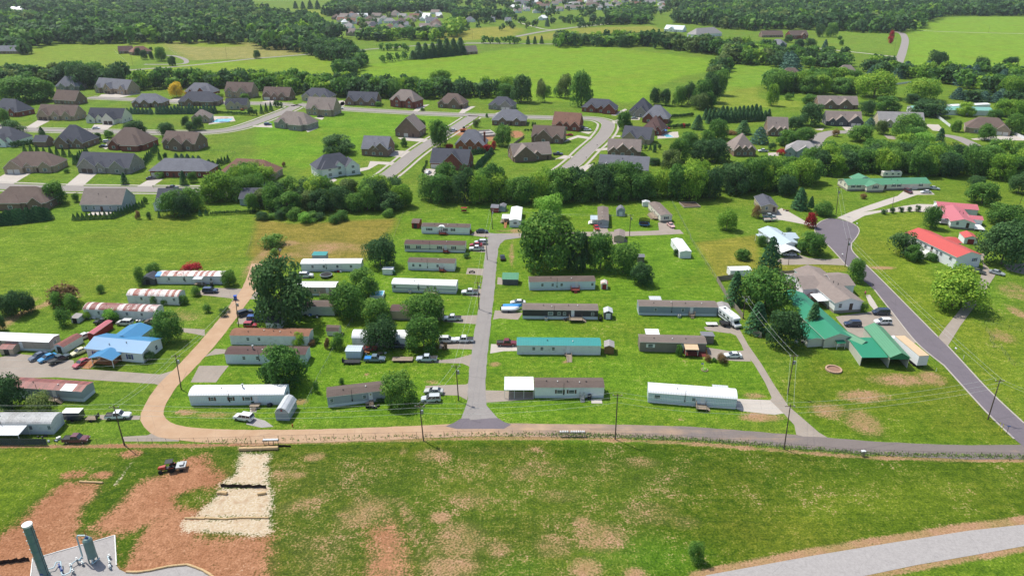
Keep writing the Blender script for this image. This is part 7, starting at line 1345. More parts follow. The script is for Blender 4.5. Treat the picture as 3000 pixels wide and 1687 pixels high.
belt([(-60, 258), (190, 258), (190, 232), (-60, 232)], 13, (11, 15), (13, 16), ['d', 'k', 'g'], 'behind the broad tree at upper left')
belt([(390, 268), (520, 262), (640, 260), (760, 272), (900, 283), (1100, 288), (1300, 290), (1490, 292), (1490, 276), (1300, 270), (1000, 262), (800, 250), (600, 244), (400, 250)], 9.5, (10, 15), (11, 14), ['d', 'd', 'y', 'k', 'k'], 'in the wood behind the upper row of houses')
belt([(975, 232), (1010, 232), (1072, 200), (1050, 182), (1000, 205)], 9, (9, 13), (10, 13), ['k', 'd'], 'in the hedgerow between the two meadows')
belt([(895, 160), (960, 178), (1030, 192), (1060, 190), (1010, 150), (930, 130)], 11, (13, 18), (13, 17), ['k', 'k', 'd'], 'in the wood corner by the hay field')
belt([(1620, 141), (1720, 138), (1880, 138), (2000, 153), (2090, 162), (2140, 192), (2250, 192), (2262, 165), (2090, 140), (1900, 124), (1640, 126)], 13, (13, 18), (14, 18), ['k', 'k', 'd', 'g', 'y'], 'in the hedgerow beyond the big meadow')
belt([(2090, 258), (2130, 225), (2140, 190), (2100, 190), (2070, 250)], 11, (10, 14), (11, 14), ['k', 'd', 'g'], 'in the right hedgerow of the big meadow')
belt([(2250, 280), (2420, 276), (2500, 278), (2500, 252), (2250, 250)], 13, (13, 16), (14, 18), ['y', 'd', 'd'], 'in the light green row at upper right')
belt([(2255, 200), (2400, 202), (2480, 215), (2480, 185), (2260, 165)], 13, (12, 16), (13, 16), ['k', 'd', 'u'], 'below the tall brick house')
belt([(2530, 215), (2640, 235), (2720, 240), (2720, 222), (2640, 212), (2560, 190)], 12, (10, 14), (12, 15), ['k', 'd', 'y', 'u'], 'below the farm drive')
belt([(2740, 250), (2840, 262), (2980, 285), (3080, 290), (3080, 235), (2850, 232), (2730, 230)], 14, (12, 16), (14, 17), ['k', 'd', 'y', 'u'], 'along the lower edge of the right field')
belt([(2800, 300), (3080, 310), (3080, 292), (2800, 285)], 12, (7, 9), (11, 13), ['k', 'u'], 'behind the seafoam barn')
belt([(1040, 122), (1300, 122), (1300, 106), (1040, 108)], 15, (13, 17), (14, 18), ['y', 'd', 'k'], 'below the distant estate')
belt([(1330, 118), (1300, 90), (1340, 70), (1370, 100)], 16, (16, 20), (16, 20), ['y', 'd'], 'right of the distant estate')
# ------------------------------------------------------------------ the 300 largest broadleaf trees and every conifer and shrub stand as things; the rest and the far woods read as one mass
BROAD = {'B', 'T'}
def app(t): return t[2]*F/(Vector((t[0].x, t[0].y, -H)).length)
broad = sorted([t for t in TREES if SHAPE[t[3]] in BROAD], key=lambda t: (t[4] is None, -app(t)))
keep = broad[:296]; rest = broad[296:]
cone = sorted([t for t in TREES if SHAPE[t[3]] not in BROAD], key=lambda t: (t[4] is None, -app(t))); keep += cone[:330]; rest += cone[330:]
zc_ = {}
for t in sorted(keep, key=lambda t: to_px((t[0].x, t[0].y, 0))[0]):
    p, h, w, k, lab, zn = t
    if lab is None:
        zc_[(zn, k)] = zc_.get((zn, k), 0)+1; lab = '%s, %s from the left %s' % (NOUN[k], ordinal(zc_[(zn, k)]), zn)
    sp = SHAPE[k]; shrub = sp == 'S' or h < 1.6
    nm = {'B': 'tree', 'T': 'tree', 'S': 'shrub', 'C': 'evergreen_cone', 'P': 'pine_tree', 'E': 'evergreen_tree'}[sp]
    r = empty(nm, (p.x, p.y, 0), tq.uniform(0, 6.28), lab, 'shrub' if nm == 'shrub' else 'tree', ('%ss %s' % (NOUN[k], zn)) if zn else None)
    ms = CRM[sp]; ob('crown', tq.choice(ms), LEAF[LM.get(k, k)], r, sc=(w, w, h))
    if sp in 'CPE': ob('trunk', TRC, BARK, r, sc=(w, w, h))
    else: ob('trunk', tq.choice(TRM), BARK, r, sc=(w*(.5 if sp == 'S' else 1), w*(.5 if sp == 'S' else 1), h))
LOW = [crown_broad(100+s, 64, 9, .125, .42, .56, .2) for s in range(5)]; LOWC = [crown_cone(120+s, 60, .15, .7) for s in range(2)]
MID = [crown_broad(140+s, 300, 16, .062, .42, .56, .2) for s in range(4)]
wood_keys = ['d', 'k', 'y', 'g', 'n']
Wq, Ws, Wm = [], [], []
fq = np.random.RandomState(8)
def add_wood(x, y, h, w, k, base):
    q, s = base; a = fq.uniform(0, 6.28); c_, s_ = math.cos(a), math.sin(a); R = np.array([[c_, s_, 0], [-s_, c_, 0], [0, 0, 1]])
    Wq.append((q @ R)*np.array([w, w, h])+np.array([x, y, 0])); Ws.append(np.clip(s*.9+fq.uniform(-.25, .2), 0, 1)); Wm.append(np.full(len(q), wood_keys.index(k)))
def wood_in(pts, step, h, w, wts=(.22, .62, .03, .04, .09)):
    q = poly_w('A', pts); lo, hi = q.min(0), q.max(0)
    xs = np.arange(lo[0], hi[0], step); ys = np.arange(lo[1], hi[1], step); gx, gy = np.meshgrid(xs, ys)
    g = np.stack([gx.ravel(), gy.ravel()], 1)+fq.uniform(-.5, .5, (gx.size, 2))*step; ins = np.zeros(len(g), bool)
    for i in range(len(q)):
        a, b = q[i], q[(i+1) % len(q)]; c = (a[1] > g[:, 1]) != (b[1] > g[:, 1])
        ins ^= c & (g[:, 0] < (b[0]-a[0])*(g[:, 1]-a[1])/(b[1]-a[1]+1e-9)+a[0])
    for x, y in g[ins]:
        k = fq.choice(5, p=wts); hh, ww = fq.uniform(*h), fq.uniform(*w); bs = LOWC if k == 4 else LOW if y > 650 else MID
        add_wood(x, y, hh, ww*(.7 if k == 4 else 1), wood_keys[k], bs[fq.randint(len(bs))])
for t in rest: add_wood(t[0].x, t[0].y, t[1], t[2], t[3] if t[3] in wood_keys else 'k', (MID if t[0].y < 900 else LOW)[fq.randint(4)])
wood_in([(-250, 148), (60, 146), (150, 132), (480, 128), (740, 130), (770, 145), (895, 155), (930, 138), (1010, 116), (960, 100), (905, 62), (830, 56), (760, 42), (740, 30), (700, -6), (-250, -10), (-250, 20), (0, 30), (150, 38), (200, 46), (130, 62), (20, 60), (-250, 66)], 15, (11, 23), (14, 21))
wood_in([(945, 50), (1010, 46), (1100, 48), (1130, 40), (1250, 34), (1330, 40), (1330, -6), (1020, -6), (1000, 12), (960, 30)], 15, (14, 20), (15, 20))
wood_in([(1330, 66), (1420, 62), (1500, 60), (1500, 50), (1420, 45), (1330, 40)], 17, (12, 17), (14, 18)); wood_in([(1340, -2), (1700, -2), (2000, -4), (2000, -10), (1340, -10)], 16, (13, 17), (15, 19))
wood_in([(1780, 74), (1900, 72), (1900, 30), (1830, 32), (1790, 44)], 15, (14, 18), (15, 19)); wood_in([(1960, 68), (2060, 76), (2130, 86), (2210, 92), (2290, 88), (2420, 90), (2500, 96), (2640, 98), (2700, 82), (2740, 56), (2760, 48), (2860, 48), (3300, 49), (3300, -8), (1990, -8), (1950, 20), (2020, 40)], 15, (12, 24), (14, 21))
wood_in([(-120, 138), (60, 142), (90, 165), (0, 150), (-120, 155)], 14, (13, 17), (14, 18)); wood_in([(1780, 55), (1500, 52), (1500, 30), (1780, 30)], 60, (9, 13), (10, 14)); wood_in([(980, 100), (1300, 96), (1300, 48), (980, 55)], 60, (9, 13), (9, 12), (.3, .4, .1, .1, .1)); wood_in([(1500, 46), (1980, 44), (1980, 4), (1500, 4)], 58, (9, 14), (10, 14)); wood_in([(1340, 86), (1500, 96), (1640, 72), (1500, 60), (1340, 62)], 40, (8, 12), (9, 12))
wood_in([(1640, 72), (1790, 76), (1800, 62), (1640, 58)], 22, (9, 13), (10, 13)); wood_in([(1500, 30), (1340, 40), (1340, 6), (1500, 4)], 45, (11, 16), (12, 16))
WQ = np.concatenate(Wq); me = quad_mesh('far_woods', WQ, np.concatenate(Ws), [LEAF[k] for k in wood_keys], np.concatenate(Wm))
tag(ob('far_woods', me), 'distant woods and far hedges of mixed dark green trees', 'woods', kind='stuff')
# ------------------------------------------------------------------ utility poles and wires
FR['Q'] = (50, 1500, 4.378)
POLEW = mat('pole_wood', '5d4f45', .9, .25, 2)
POLES = {}
def pole(key, label, fr, xb, yb, xt, yt, tf=True, arm=True, r=.15):
    p = P(fr, xb, yb); h = height_of(fr, xb, yb, yt); t = P(fr, xt, yt, h)
    lean = Vector((t.x-p.x, 0, h)) if abs(t.x-p.x) < 1.2 else Vector((0, 0, h))
    e = empty('utility_pole', p, 0, label, 'utility pole')
    ob('pole', MB().tube((0, 0, -.1), lean, r, 8, r*.65).mesh('pole'), POLEW, e)
    top = p+lean; POLES[key] = top
    if arm: ob('crossarm', MB().box(lean.x-1.1, -.06, h-.55, lean.x+1.1, .06, h-.43).mesh('crossarm'), POLEW, e); [ob('insulator', cached('insul', lambda: MB().lathe([(.05, 0), (.08, .08), (.04, .2)], 8).mesh('insulator')), TRIM, e, (lean.x+d, 0, h-.43)) for d in (-.95, .95)]
    if tf: ob('transformer', MB().lathe([(.26, 0), (.28, .1), (.28, .85), (.2, .95)], 12).mesh('transformer'), STEEL, e, (lean.x*.85+.42, 0, h*.8-.5))
    return e
for a in (('f0', 'leaning utility pole at the near fence, lower left', 'K6', 1320, 1100, 1205, 680, False), ('l1', 'utility pole with transformer at the dirt road fork', 'K6', 1925, 510, 1862, 140, True), ('l2', 'utility pole at the dirt road beside the blue bin', 'K2', 360, 930, 325, 640, True),
          ('s1', 'utility pole at the foot of the grey street', 'K8', 520, 990, 492, 610, True), ('f1', 'utility pole at the near fence left of the street', 'K8', 148, 1415, 105, 1030, True), ('f2', 'utility pole at the near fence right of the street', 'K9', 8, 1400, 35, 915, False), ('r1', 'utility pole on the lawn beside the bent lane', 'K9', 1840, 920, 1908, 500, True),
          ('f3', 'utility pole at the near fence below the lane mouth', 'A', 2297, 1315, 2316, 1184, False), ('f4', 'utility pole at the tarred road corner', 'L2', 1432, 1095, 1538, 755, False), ('r2', 'utility pole at the end of the white fence', 'K4', 1365, 845, 1395, 600, True), ('t1', 'utility pole beside the tarred road below the turning circle', 'K5', 272, 1022, 318, 715, True),
          ('t2', 'utility pole before the green-roofed ranch house', 'K5', 178, 465, 213, 170, True), ('s4', 'utility pole at the head of the street by the white end-on trailer', 'K3', 880, 440, 868, 225, True), ('s3', 'utility pole at the street opposite the black car', 'K3', 825, 765, 808, 510, True), ('s2', 'utility pole at the street beside the white pickup drive', 'K3', 738, 1290, 722, 995, True),
          ('n1', 'utility pole by the lane beside the blue trampoline', 'N4', 1078, 318, 1087, 165, True), ('m1', 'pole beside the orange mound', 'K2', 795, 205, 785, 100, True)): pole(*a)
for a in (('a', 'thin pole by the pale drive', 'K5', 775, 395, 797, 262), ('b', 'short pole before the arched carport', 'K4', 1848, 275, 1858, 150), ('c', 'thin pole at the left corner of the blue house', 'K1', 940, 1240, 890, 1095), ('d', 'far pole beside the oval drive', 'T1', 1340, 670, 1315, 550), ('e', 'far pole in the upper left field', 'T1', 585, 725, 550, 620), ('g', 'far pole in the hay field', 'T1', 2285, 600, 2265, 455),
          ('h', 'far pole in the upper right field', 'T4', 2215, 335, 2235, 260), ('i', 'far pole at the country road', 'T4', 1455, 690, 1475, 600), ('j', 'pole at the right edge above the large dark tree', 'K5', 2100, 430, 2160, 270), ('k', 'thin lamp pole in the tan meadow', 'T2', 2178, 400, 2175, 295)): pole('x'+a[0], *a[1:], False, False, .11)
WIRE = mat('aluminium_wire', 'b9bdba', .5, .1)
def wire(a, b, label, off=0, sag=.9, dz=0.0, r=.017, m=None):
    a = POLES[a] if isinstance(a, str) else a; b = POLES[b] if isinstance(b, str) else b
    d = (b-a); s = Vector((d.y, -d.x, 0)).normalized()*off; pts = []
    for i in range(13):
        t = i/12; pts.append(a+d*t+s+Vector((0, 0, dz-4*sag*t*(1-t))))
    o = pts[0]; e = ob('power_line', MB().path([p-o for p in pts], r, 4).mesh('power_line'), m or WIRE, None, o); tag(e, label, 'wire', 'overhead wires')
W0 = POLES['f0']+Vector((-70, 3, 0)); W9 = POLES['f4']+Vector((60, 25, 0)); W8 = POLES['f4']+Vector((25, -30, 0))
for a, b, w_ in ((W0, 'f0', 'running off the left edge from the leaning pole'), ('f0', 'f1', 'between the leaning pole and the pole left of the street'), ('f1', 'f2', 'between the two near fence poles beside the street'), ('f2', 'f3', 'over the long pale trailer to the lane mouth pole'), ('f3', 'f4', 'over the dry lawn to the tarred road corner')):
    for nm, off, dz in (('upper left', -.9, -.2), ('upper right', .9, -.2), ('lower', .1, -2.2)): wire(a, b, '%s wire %s' % (nm, w_), off, 1.2, dz)
for a, b, w_ in (('f1', 's1', 'up to the pole at the street foot'), ('s1', 's2', 'along the lower half of the street'), ('s2', 's3', 'along the upper half of the street'), ('s3', 's4', 'to the head of the street'), ('f4', 't1', 'along the tarred road'), ('t1', 't2', 'over the turning circle'), ('r1', 'r2', 'over the dark willow'), ('f3', 'r1', 'along the bent lane'), ('f0', 'l1', 'up the dirt road to the fork'), ('l1', 'l2', 'along the dirt road'), (W8, 'f4', 'off the right edge at the tarred road'), ('s4', 'n1', 'across the lane to the trampoline pole')):
    for nm, off in (('left', -.7), ('right', .7)): wire(a, b, '%s wire %s' % (nm, w_), off, .8, -.3)
wire(POLES['l1'], P('K1', -200, 1240, 6), 'wire from the fork pole over the blue house porch', 0, .6, -1); wire(POLES['l1'], P('K1', -200, 1300, 5), 'second wire from the fork pole over the parked cars', 0, .6, -2)
# ------------------------------------------------------------------ fences
def chain_mat():
    k = NT('chain_link'); l = k.sepxyz(k.loc()); d = k.new('BsdfDiffuse'); d.inputs[0].default_value = (.3, .31, .3, 1); t = k.new('BsdfTransparent'); mx = k.new('MixShader')
    a = k.math('FRACT', k.math('MULTIPLY', k.math('ADD', l[0], l[2]), 9)); b = k.math('FRACT', k.math('MULTIPLY', k.math('SUBTRACT', l[0], l[2]), 9))
    f = k.math('MAXIMUM', k.math('LESS_THAN', a, .035), k.math('LESS_THAN', b, .035)); k.link(f, mx.inputs[0]); k.link(t.outputs[0], mx.inputs[1]); k.link(d.outputs[0], mx.inputs[2]); k.link(mx.outputs[0], k.n['Material Output'].inputs[0]); return k.m
CHAIN = chain_mat(); POSTM = cached('fpost', lambda: MB().lathe([(.035, 0), (.035, 1), (.015, 1.02)], 6).mesh('post')); DPOST = mat('dark_post', '4a423a', .7, .15)
def along(q, sp):
    out = []; acc = 0
    for a, b in zip(q, q[1:]):
        L = (b-a).length; d = (b-a)/L; t = acc
        while t < L: out.append((a+d*t, d)); t += sp
        acc = t-L
    return out
def chain_fence(label, fr, pts, h=1.4, sp=3.05, pm=None, rails=1, mesh_=True):
    q = [P(fr, *p) if not isinstance(p[0], str) else P(*p) for p in pts]; o = q[0]; e = empty('chain_link_fence' if mesh_ else 'wire_fence', o, 0, label, 'fence')
    for p, d in along(q, sp): ob('post', POSTM, pm or STEEL, e, p-o, sc=(1, 1, h))
    for a, b in zip(q, q[1:]):
        d = b-a; rz = math.atan2(d.y, d.x); L = d.length
        if mesh_: ob('mesh_panel', MB().add([(0, 0, .04), (L, 0, .04), (L, 0, h-.05), (0, 0, h-.05)], [(0, 1, 2, 3)]).mesh('mesh_panel'), CHAIN, e, a-o, (0, 0, rz))
        ob('top_rail', MB().tube((0, 0, h-.03), (L, 0, h-.03), .018, 5).mesh('top_rail'), pm or STEEL, e, a-o, (0, 0, rz))
    return e
chain_fence('long chain-link fence along the near side of the dirt road', 'A', [(0, 1305), (500, 1302), (640, 1299), (930, 1290), (1200, 1284), (1400, 1279), (1620, 1279), (1800, 1284), (2000, 1293), (2200, 1308), (2500, 1333), (2700, 1340), (3000, 1345), (3300, 1350)], 1.7, pm=DPOST)
chain_fence('chain-link fence running down between the trailer yards', 'K2', [(1600, 835), (1530, 945), (1480, 1020), (1430, 1130), ('K7', 1385, 250), ('K7', 1300, 420), ('K7', 1200, 600), ('K7', 1160, 700), ('K7', 1050, 915)])
chain_fence('chain-link fence from the woods down beside the small white trailer', 'M3', [(1360, 1150), (1520, 1449), ('K4', 800, 0), ('K4', 940, 220), ('K4', 1080, 440)])
chain_fence('dark chain-link fence on the lawn at the right edge', 'L2', [(1400, 290), (1560, 320), (1739, 360), (1900, 400)], 1.3, pm=DARK); chain_fence('dark chain-link fence stepping down the right lawn', 'L2', [(1410, 340), (1485, 430), (1440, 425), (1480, 490), (1530, 490), (1640, 640), (1739, 655)], 1.3, pm=DARK)
chain_fence('black garden fence behind the brown gabled house', 'M1', [(1740, 700), (2005, 722), (1955, 795), (1880, 830)], 1.2, pm=DARK); chain_fence('wire fence between the tan field and the trailers', 'M2', [(1250, 1240), (1210, 1340), (1170, 1449)], 1.2, 4, WOODG); chain_fence('field fence of posts along the tan field edge', 'K2', [(505, 0), (460, 150), (440, 190)], 1.2, 3, WOODG)
chain_fence('dark fence along the distant pasture drive', 'T4', [(750, 380), (1000, 420), (1275, 470)], 1.3, 7, DARK, mesh_=False); chain_fence('dark fence beside the country road pasture', 'T4', [(1295, 350), (1272, 520), (1060, 530)], 1.3, 7, DARK, mesh_=False); chain_fence('brown fence along the meadow top', 'T2', [(2150, 478), (2576, 490), (2976, 478)], 1.3, 6, WOODN, mesh_=False); chain_fence('brown fence along the far road', 'T3', [(50, 380), (250, 345), (640, 295), (900, 268), (1400, 262)], 1.3, 9, WOODN, mesh_=False); chain_fence('white fence beside the oval drive field', 'T1', [(1145, 510), (1230, 590), (1305, 660)], 1.3, 6, TRIM, mesh_=False); chain_fence('white fence beside the hay field', 'T1', [(1700, 490), (1760, 550), (1900, 612)], 1.3, 6, TRIM, mesh_=False)
OLDW = mat('grey_fence_boards', '8e8478', .85, .2, 1.2); WHF = mat('white_vinyl', 'd8dada', .5, .05)
def board_fence(label, fr, pts, h, m):
    q = [P(fr, *p) if not isinstance(p[0], str) else P(*p) for p in pts]; o = q[0]; e = empty('board_fence', o, 0, label, 'fence')
    for a, b in zip(q, q[1:]):
        n = max(1, round((b-a).length/2.4)); d = (b-a)/n; rz = math.atan2(d.y, d.x)
        for i in range(n):
            pm = cached('fpan%d_%d' % (round(d.length*10), h*100), lambda: panel_mesh(d.length, h)); ob('panel', pm, m, e, a+d*i-o, (0, 0, rz)); ob('post', cached('post1', None), m, e, a+d*i-o, sc=(1.1, 1.1, h+.08))
def panel_mesh(L, h):
    b = MB(); n = 12
    for i in range(n): b.box(.06+(L-.1)*i/n, -.015-.006*(i % 2), .05, .06+(L-.1)*(i+.9)/n, .015, h-.03*(i % 3 == 1))
    return b.box(.05, .02, .3, L-.03, .06, .4).box(.05, .02, h-.4, L-.03, .06, h-.3).mesh('panel')
board_fence('tall weathered board fence beside the motorhome', 'K4', [(1085, 445), (1170, 590), (1230, 690), (1300, 770), (1360, 850)], 1.8, OLDW); board_fence('grey board fence behind the long white shed', 'K4', [(1090, 450), (1270, 425)], 1.8, OLDW); board_fence('grey board fence behind the ranch house lawn', 'K4', [(1750, 395), (2005, 372), (2062, 432)], 1.8, OLDW); board_fence('short board fence under the spruce', 'K4', [(1425, 990), (1560, 1055)], 1.8, OLDW); board_fence('short pale fence by the workshop corner', 'K4', [(1945, 1075), (2065, 1085)], 1.5, OLDW)
board_fence('white vinyl fence beside the seafoam barn', 'M4', [(1400, 392), (1545, 502)], 1.8, WHF); board_fence('white vinyl fence at the right edge', 'M4', [(2050, 548), (2174, 606), (2300, 660)], 1.8, WHF); board_fence('pale fence below the yellow-tinged tree', 'T4', [(1265, 860), (1470, 830)], 1.5, WHF); board_fence('dark screen fence before the porch cover at lower left', 'K6', [(-40, 1095), (250, 1098), (510, 1098)], 1.7, mat('dark_green_screen', '3d4a46', .8, .15)); board_fence('dark board fence between the tan field and lawn houses', 'M3', [(15, 655), (105, 590)], 1.5, OLDW)
# ------------------------------------------------------------------ mailboxes and small street things
MBX = cached('mbx', lambda: MB().extrude([(-.13, 0), (-.13, .22), (-.09, .31), (0, .35), (.09, .31), (.13, .22), (.13, 0)], -.28, .28, 'y').mesh('mailbox'))
def mail_row(label, fr, x0, y0, x1, y1, n, gap=None):
    a, L, rz = frame_of(fr, x0, y0, x1, y1); e = empty('mailbox_row', a, rz, label, 'mailboxes')
    ob('shelf', MB().box(-.2, -.2, 1.0, L+.2, .2, 1.06).mesh('shelf'), DPOST, e)
    for x in np.linspace(.1, L-.1, 4): ob('post', cached('post1', None), WOODG, e, (float(x), 0, 0), sc=(1, 1, 1.0))
    for i in range(n):
        if i == gap: continue
        m = ob('mailbox', MBX, WHF, e, (L*(i+.5)/n, 0, 1.065)); ob('door', cached('mbxd', lambda: MB().box(-.12, -.3, .01, .12, -.281, .28).mesh('door')), STEEL, m)
mail_row('left row of white mailboxes on a timber shelf at the fence', 'K7', 625, 1275, 785, 1272, 12); mail_row('right row of white mailboxes on a timber shelf opposite the street', 'K8', 1590, 1368, 1860, 1368, 14, 5); mail_row('cluster of three white mailboxes at the fence', 'L2', 350, 1405, 388, 1405, 3)
for x, y, fr, l in ((397, 590, 'K5', 'white mailbox at the turning circle'), (242, 918, 'K5', 'white mailbox at the arched carport drive'), (1152, 525, 'L2', 'white mailbox beside the tarred road'), (565, 1245, 'K5', 'dark mailbox beside the ranch house path'), (355, 1040, 'M1', 'mailbox on the lower street'), (1303, 1018, 'M1', 'mailbox at the long grey-roofed house drive'), (745, 528, 'M1', 'mailbox at the black-roofed house drive'), (258, 440, 'M1', 'mailbox at the taupe-roofed brick drive'), (712, 545, 'M3', 'mailbox on the inner bend'), (495, 775, 'M3', 'mailbox at the stepped-gable drive'), (722, 668, 'M3', 'mailbox at the taupe gabled drive'), (630, 775, 'M3', 'mailbox near the end of the curved street')):
    e = empty('mailbox', P(fr, x, y), .3, l, 'mailbox'); ob('post', cached('post1', None), WOODG, e, sc=(1, 1, 1.05)); ob('box', MBX, WHF if 'white' in l else DARK, e, (0, 0, 1.05))
def post_thing(name, label, cat, fr, x, y, h, m, r=.06, top=None):
    e = empty(name, P(fr, x, y), 0, label, cat); ob('post', MB().tube((0, 0, 0), (0, 0, h), r, 8).mesh('post'), m, e)
    if top: ob('plate', top[0], top[1], e, (0, 0, h))
YEL = mat('yellow_plastic', 'c8c23a', .6, .1); SGN = MB().box(-.4, -.02, -.05, .4, .02, .15).mesh('plate')
post_thing('marker_post', 'left yellow guy marker at the tarred road corner', 'marker', 'L2', 1522, 1185, 2.0, YEL); post_thing('marker_post', 'right yellow guy marker at the tarred road corner', 'marker', 'L2', 1547, 1200, 2.0, YEL); post_thing('marker_post', 'yellow guy marker beside the street foot pole', 'marker', 'K8', 503, 1072, 2.4, YEL); post_thing('street_sign', 'blue street sign at the tarred road corner', 'sign', 'L2', 1588, 1225, 2.2, DARK, .04, (SGN, paint('2f5f9c'))); post_thing('marker_post', 'white marker post beside the tarred road', 'marker', 'L2', 1222, 585, 1.2, TRIM); post_thing('marker_post', 'thin pale post on the corner lawn near the tarred road', 'marker', 'L2', 992, 690, 1.0, TRIM, .05)
def hydrant():
    e = empty('hydrant', P('K7', 932, 1085), 0, 'orange-red fire hydrant beside the dirt road', 'hydrant'); m = mat('hydrant_red', 'a8442c', .5, .1)
    ob('barrel', MB().lathe([(.16, 0), (.16, .08), (.11, .1), (.11, .55), (.14, .56), (.12, .68), (.05, .74)], 10).mesh('barrel'), m, e); ob('outlet', MB().tube((-.2, 0, .4), (.2, 0, .4), .06, 8).mesh('outlet'), m, e)
hydrant()
def trampoline(label, fr, x, y, r, pad, net=False):
    e = empty('trampoline', P(fr, x, y), 0, label, 'trampoline')
    ob('mat', MB().lathe([(r*.86, .78), (r*.86, .8)], 24).mesh('mat'), mat('black_mesh', '17181b', .7), e); ob('pad', MB().lathe([(r, .74), (r, .84), (r*.86, .86), (r*.86, .78)], 24).mesh('pad'), pad, e)
    for i in range(6):
        t = i*math.pi/3; ob('leg', MB().tube((r*.93*math.cos(t), r*.93*math.sin(t), 0), (r*.93*math.cos(t), r*.93*math.sin(t), .76), .04, 6).mesh('leg'), STEEL, e)
        if net: ob('net_pole', MB().tube((r*math.cos(t), r*math.sin(t), .8), (r*math.cos(t), r*math.sin(t), 2.7), .04, 6).mesh('net_pole'), DARK, e)
    if net:
        n = 24; b = MB().add([(r*math.cos(2*math.pi*i/n), r*math.sin(2*math.pi*i/n), z) for z in (.85, 2.6) for i in range(n)], [(i, (i+1) % n, n+(i+1) % n, n+i) for i in range(n)]); ob('net', b.mesh('net'), NETM, e)
def net_mat():
    k = NT('dark_netting'); d = k.new('BsdfDiffuse'); d.inputs[0].default_value = (.02, .02, .025, 1); t = k.new('BsdfTransparent'); mx = k.new('MixShader'); n = k.noise(k.pos(), 14, 2)
    k.link(k.mapr(n, .42, .5), mx.inputs[0]); k.link(t.outputs[0], mx.inputs[1]); k.link(d.outputs[0], mx.inputs[2]); k.link(mx.outputs[0], k.n['Material Output'].inputs[0]); return k.m
NETM = net_mat()
trampoline('black trampoline beside the white SUV', 'K2', 1290, 400, 2.1, mat('grey_pad', '6f7a7c', .7)); trampoline('blue-rimmed trampoline with black safety net', 'M3', 1122, 1335, 2.2, mat('blue_pad', '3a78b8', .6), True)
def rect_pool(label, fr, xl, yl, xr, yr, D, hgt=.0, name='swimming_pool'):
    a, L, rz = frame_of(fr, xl, yl, xr, yr); e = empty(name, a, rz, label, 'pool'); h = hgt+.08
    ob('pool_wall', MB().box(0, 0, 0, L, .2, h).box(0, D-.2, 0, L, D, h).box(0, .2, 0, .2, D-.2, h).box(L-.2, .2, 0, L, D-.2, h).mesh('pool_wall'), WHF, e); ob('water', MB().box(.2, .2, 0, L-.2, D-.2, h-.04).mesh('water'), WATER, e)
rect_pool('blue above-ground pool behind the leafy tree', 'K2', 1755, 640, 1895, 638, 4, 1.1); rect_pool('bright backyard pool beside the steep brown roof', 'M3', 1312, 588, 1375, 585, 7); rect_pool('community pool behind the round shrubs', 'M1', 1795, 462, 1940, 460, 12)
sheet('pool_terrace', 'M3', [(1230, 600), (1415, 590), (1410, 540), (1290, 545)], .02, CDRIVE); sheet('pool_terrace', 'M1', [(1770, 480), (2000, 450), (1980, 410), (1800, 408)], .02, CDRIVE)
def umbrella(label, fr, x, y, r, col):
    e = empty('umbrella', P(fr, x, y), 0, label, 'umbrella'); ob('canopy', MB().lathe([(r, 2.3), (r*.55, 2.7), (.05, 3.0)], 8).mesh('canopy'), mat('canvas_'+col, col, .8), e); ob('pole', MB().tube((0, 0, 0), (0, 0, 2.9), .04).mesh('pole'), TRIM, e)
umbrella('beige umbrella beside the community pool', 'M1', 1880, 455, 2.4, 'b8a08c'); umbrella('small beige umbrella right of the community pool', 'M1', 1925, 455, 1.8, 'b09a86'); umbrella('red umbrella at the backyard pool', 'M3', 1320, 540, 1.6, 'a03038'); umbrella('blue umbrella at the backyard pool', 'M3', 1300, 560, 1.4, '4a7ab0')
# fire pit, mound, bins, beds, odds and ends of the yards
r = empty('fire_pit', P('N1', 800, 780), 0, 'round stone fire pit on the lawn below the workshop', 'fire pit')
for i in range(22):
    t = 2*math.pi*i/22; ob('stone', cached('stone', lambda: MB().box(-.28, -.2, 0, .28, .2, .42).mesh('stone')), mat('pit_stone', 'b3937c', .85, .2), r, (1.85*math.cos(t), 1.85*math.sin(t), 0), (0, 0, t+math.pi/2))
ob('ash', MB().lathe([(1.7, 0), (1.7, .12)], 20).mesh('ash'), mat('ash', '8a6c5a', .95, .2), r)
tag(ob('soil_mound', MB().lathe([(2.6, 0), (2.1, .5), (1.2, 1.1), (.3, 1.4)], 18).mesh('soil_mound', True), mat('orange_soil', seen('c98a4e'), .95, .2), None, P('K2', 800, 215)), 'orange soil mound beside the pole in the tan field', 'mound')
def bin_(label, fr, x, y, col, s=1.0):
    e = empty('wheeled_bin', P(fr, x, y), .2, label, 'bin'); e.scale = (s,)*3
    ob('body', loft([(-.3, [(-.28, .05), (.28, .05), (.32, .95), (-.32, .95)]), (.3, [(-.28, .05), (.28, .05), (.32, .95), (-.32, .95)])]).mesh('body'), mat('bin_'+col, col, .5), e); ob('lid', MB().box(-.36, -.36, .95, .36, .36, 1.05).mesh('lid'), mat('bin_'+col, col, .5), e)
    for y_ in (-.25, .25): ob('wheel', MB().lathe([(.05, -.04), (.13, -.03), (.13, .03), (.05, .04)], 8).mesh('wheel'), RUBBER, e, (-.33, y_, .13), (math.pi/2, 0, 0))
bin_('bright blue bin beside the dirt road pole', 'K2', 328, 645, '2a55b0', 1.4); bin_('dark bin by the steps of the brown-shuttered trailer', 'K8', 1910, 975, '2a2e36', 1.2); bin_('black bin before the askew grey trailer', 'K7', 1730, 880, '1e2024', 1.2); bin_('green bin by the long white trailer steps', 'K7', 515, 850, '2f5a3c', 1.0); bin_('green bin beside the pale flat-roofed shed', 'K2', 2010, 380, '2f5a3c', 1.3); bin_('dark bin at the rust-streaked trailer', 'K1', 2250, 500, '26302f', 1.3); bin_('black bin beside the dark grey shed', 'K3', 2025, 1412, '1e2024')
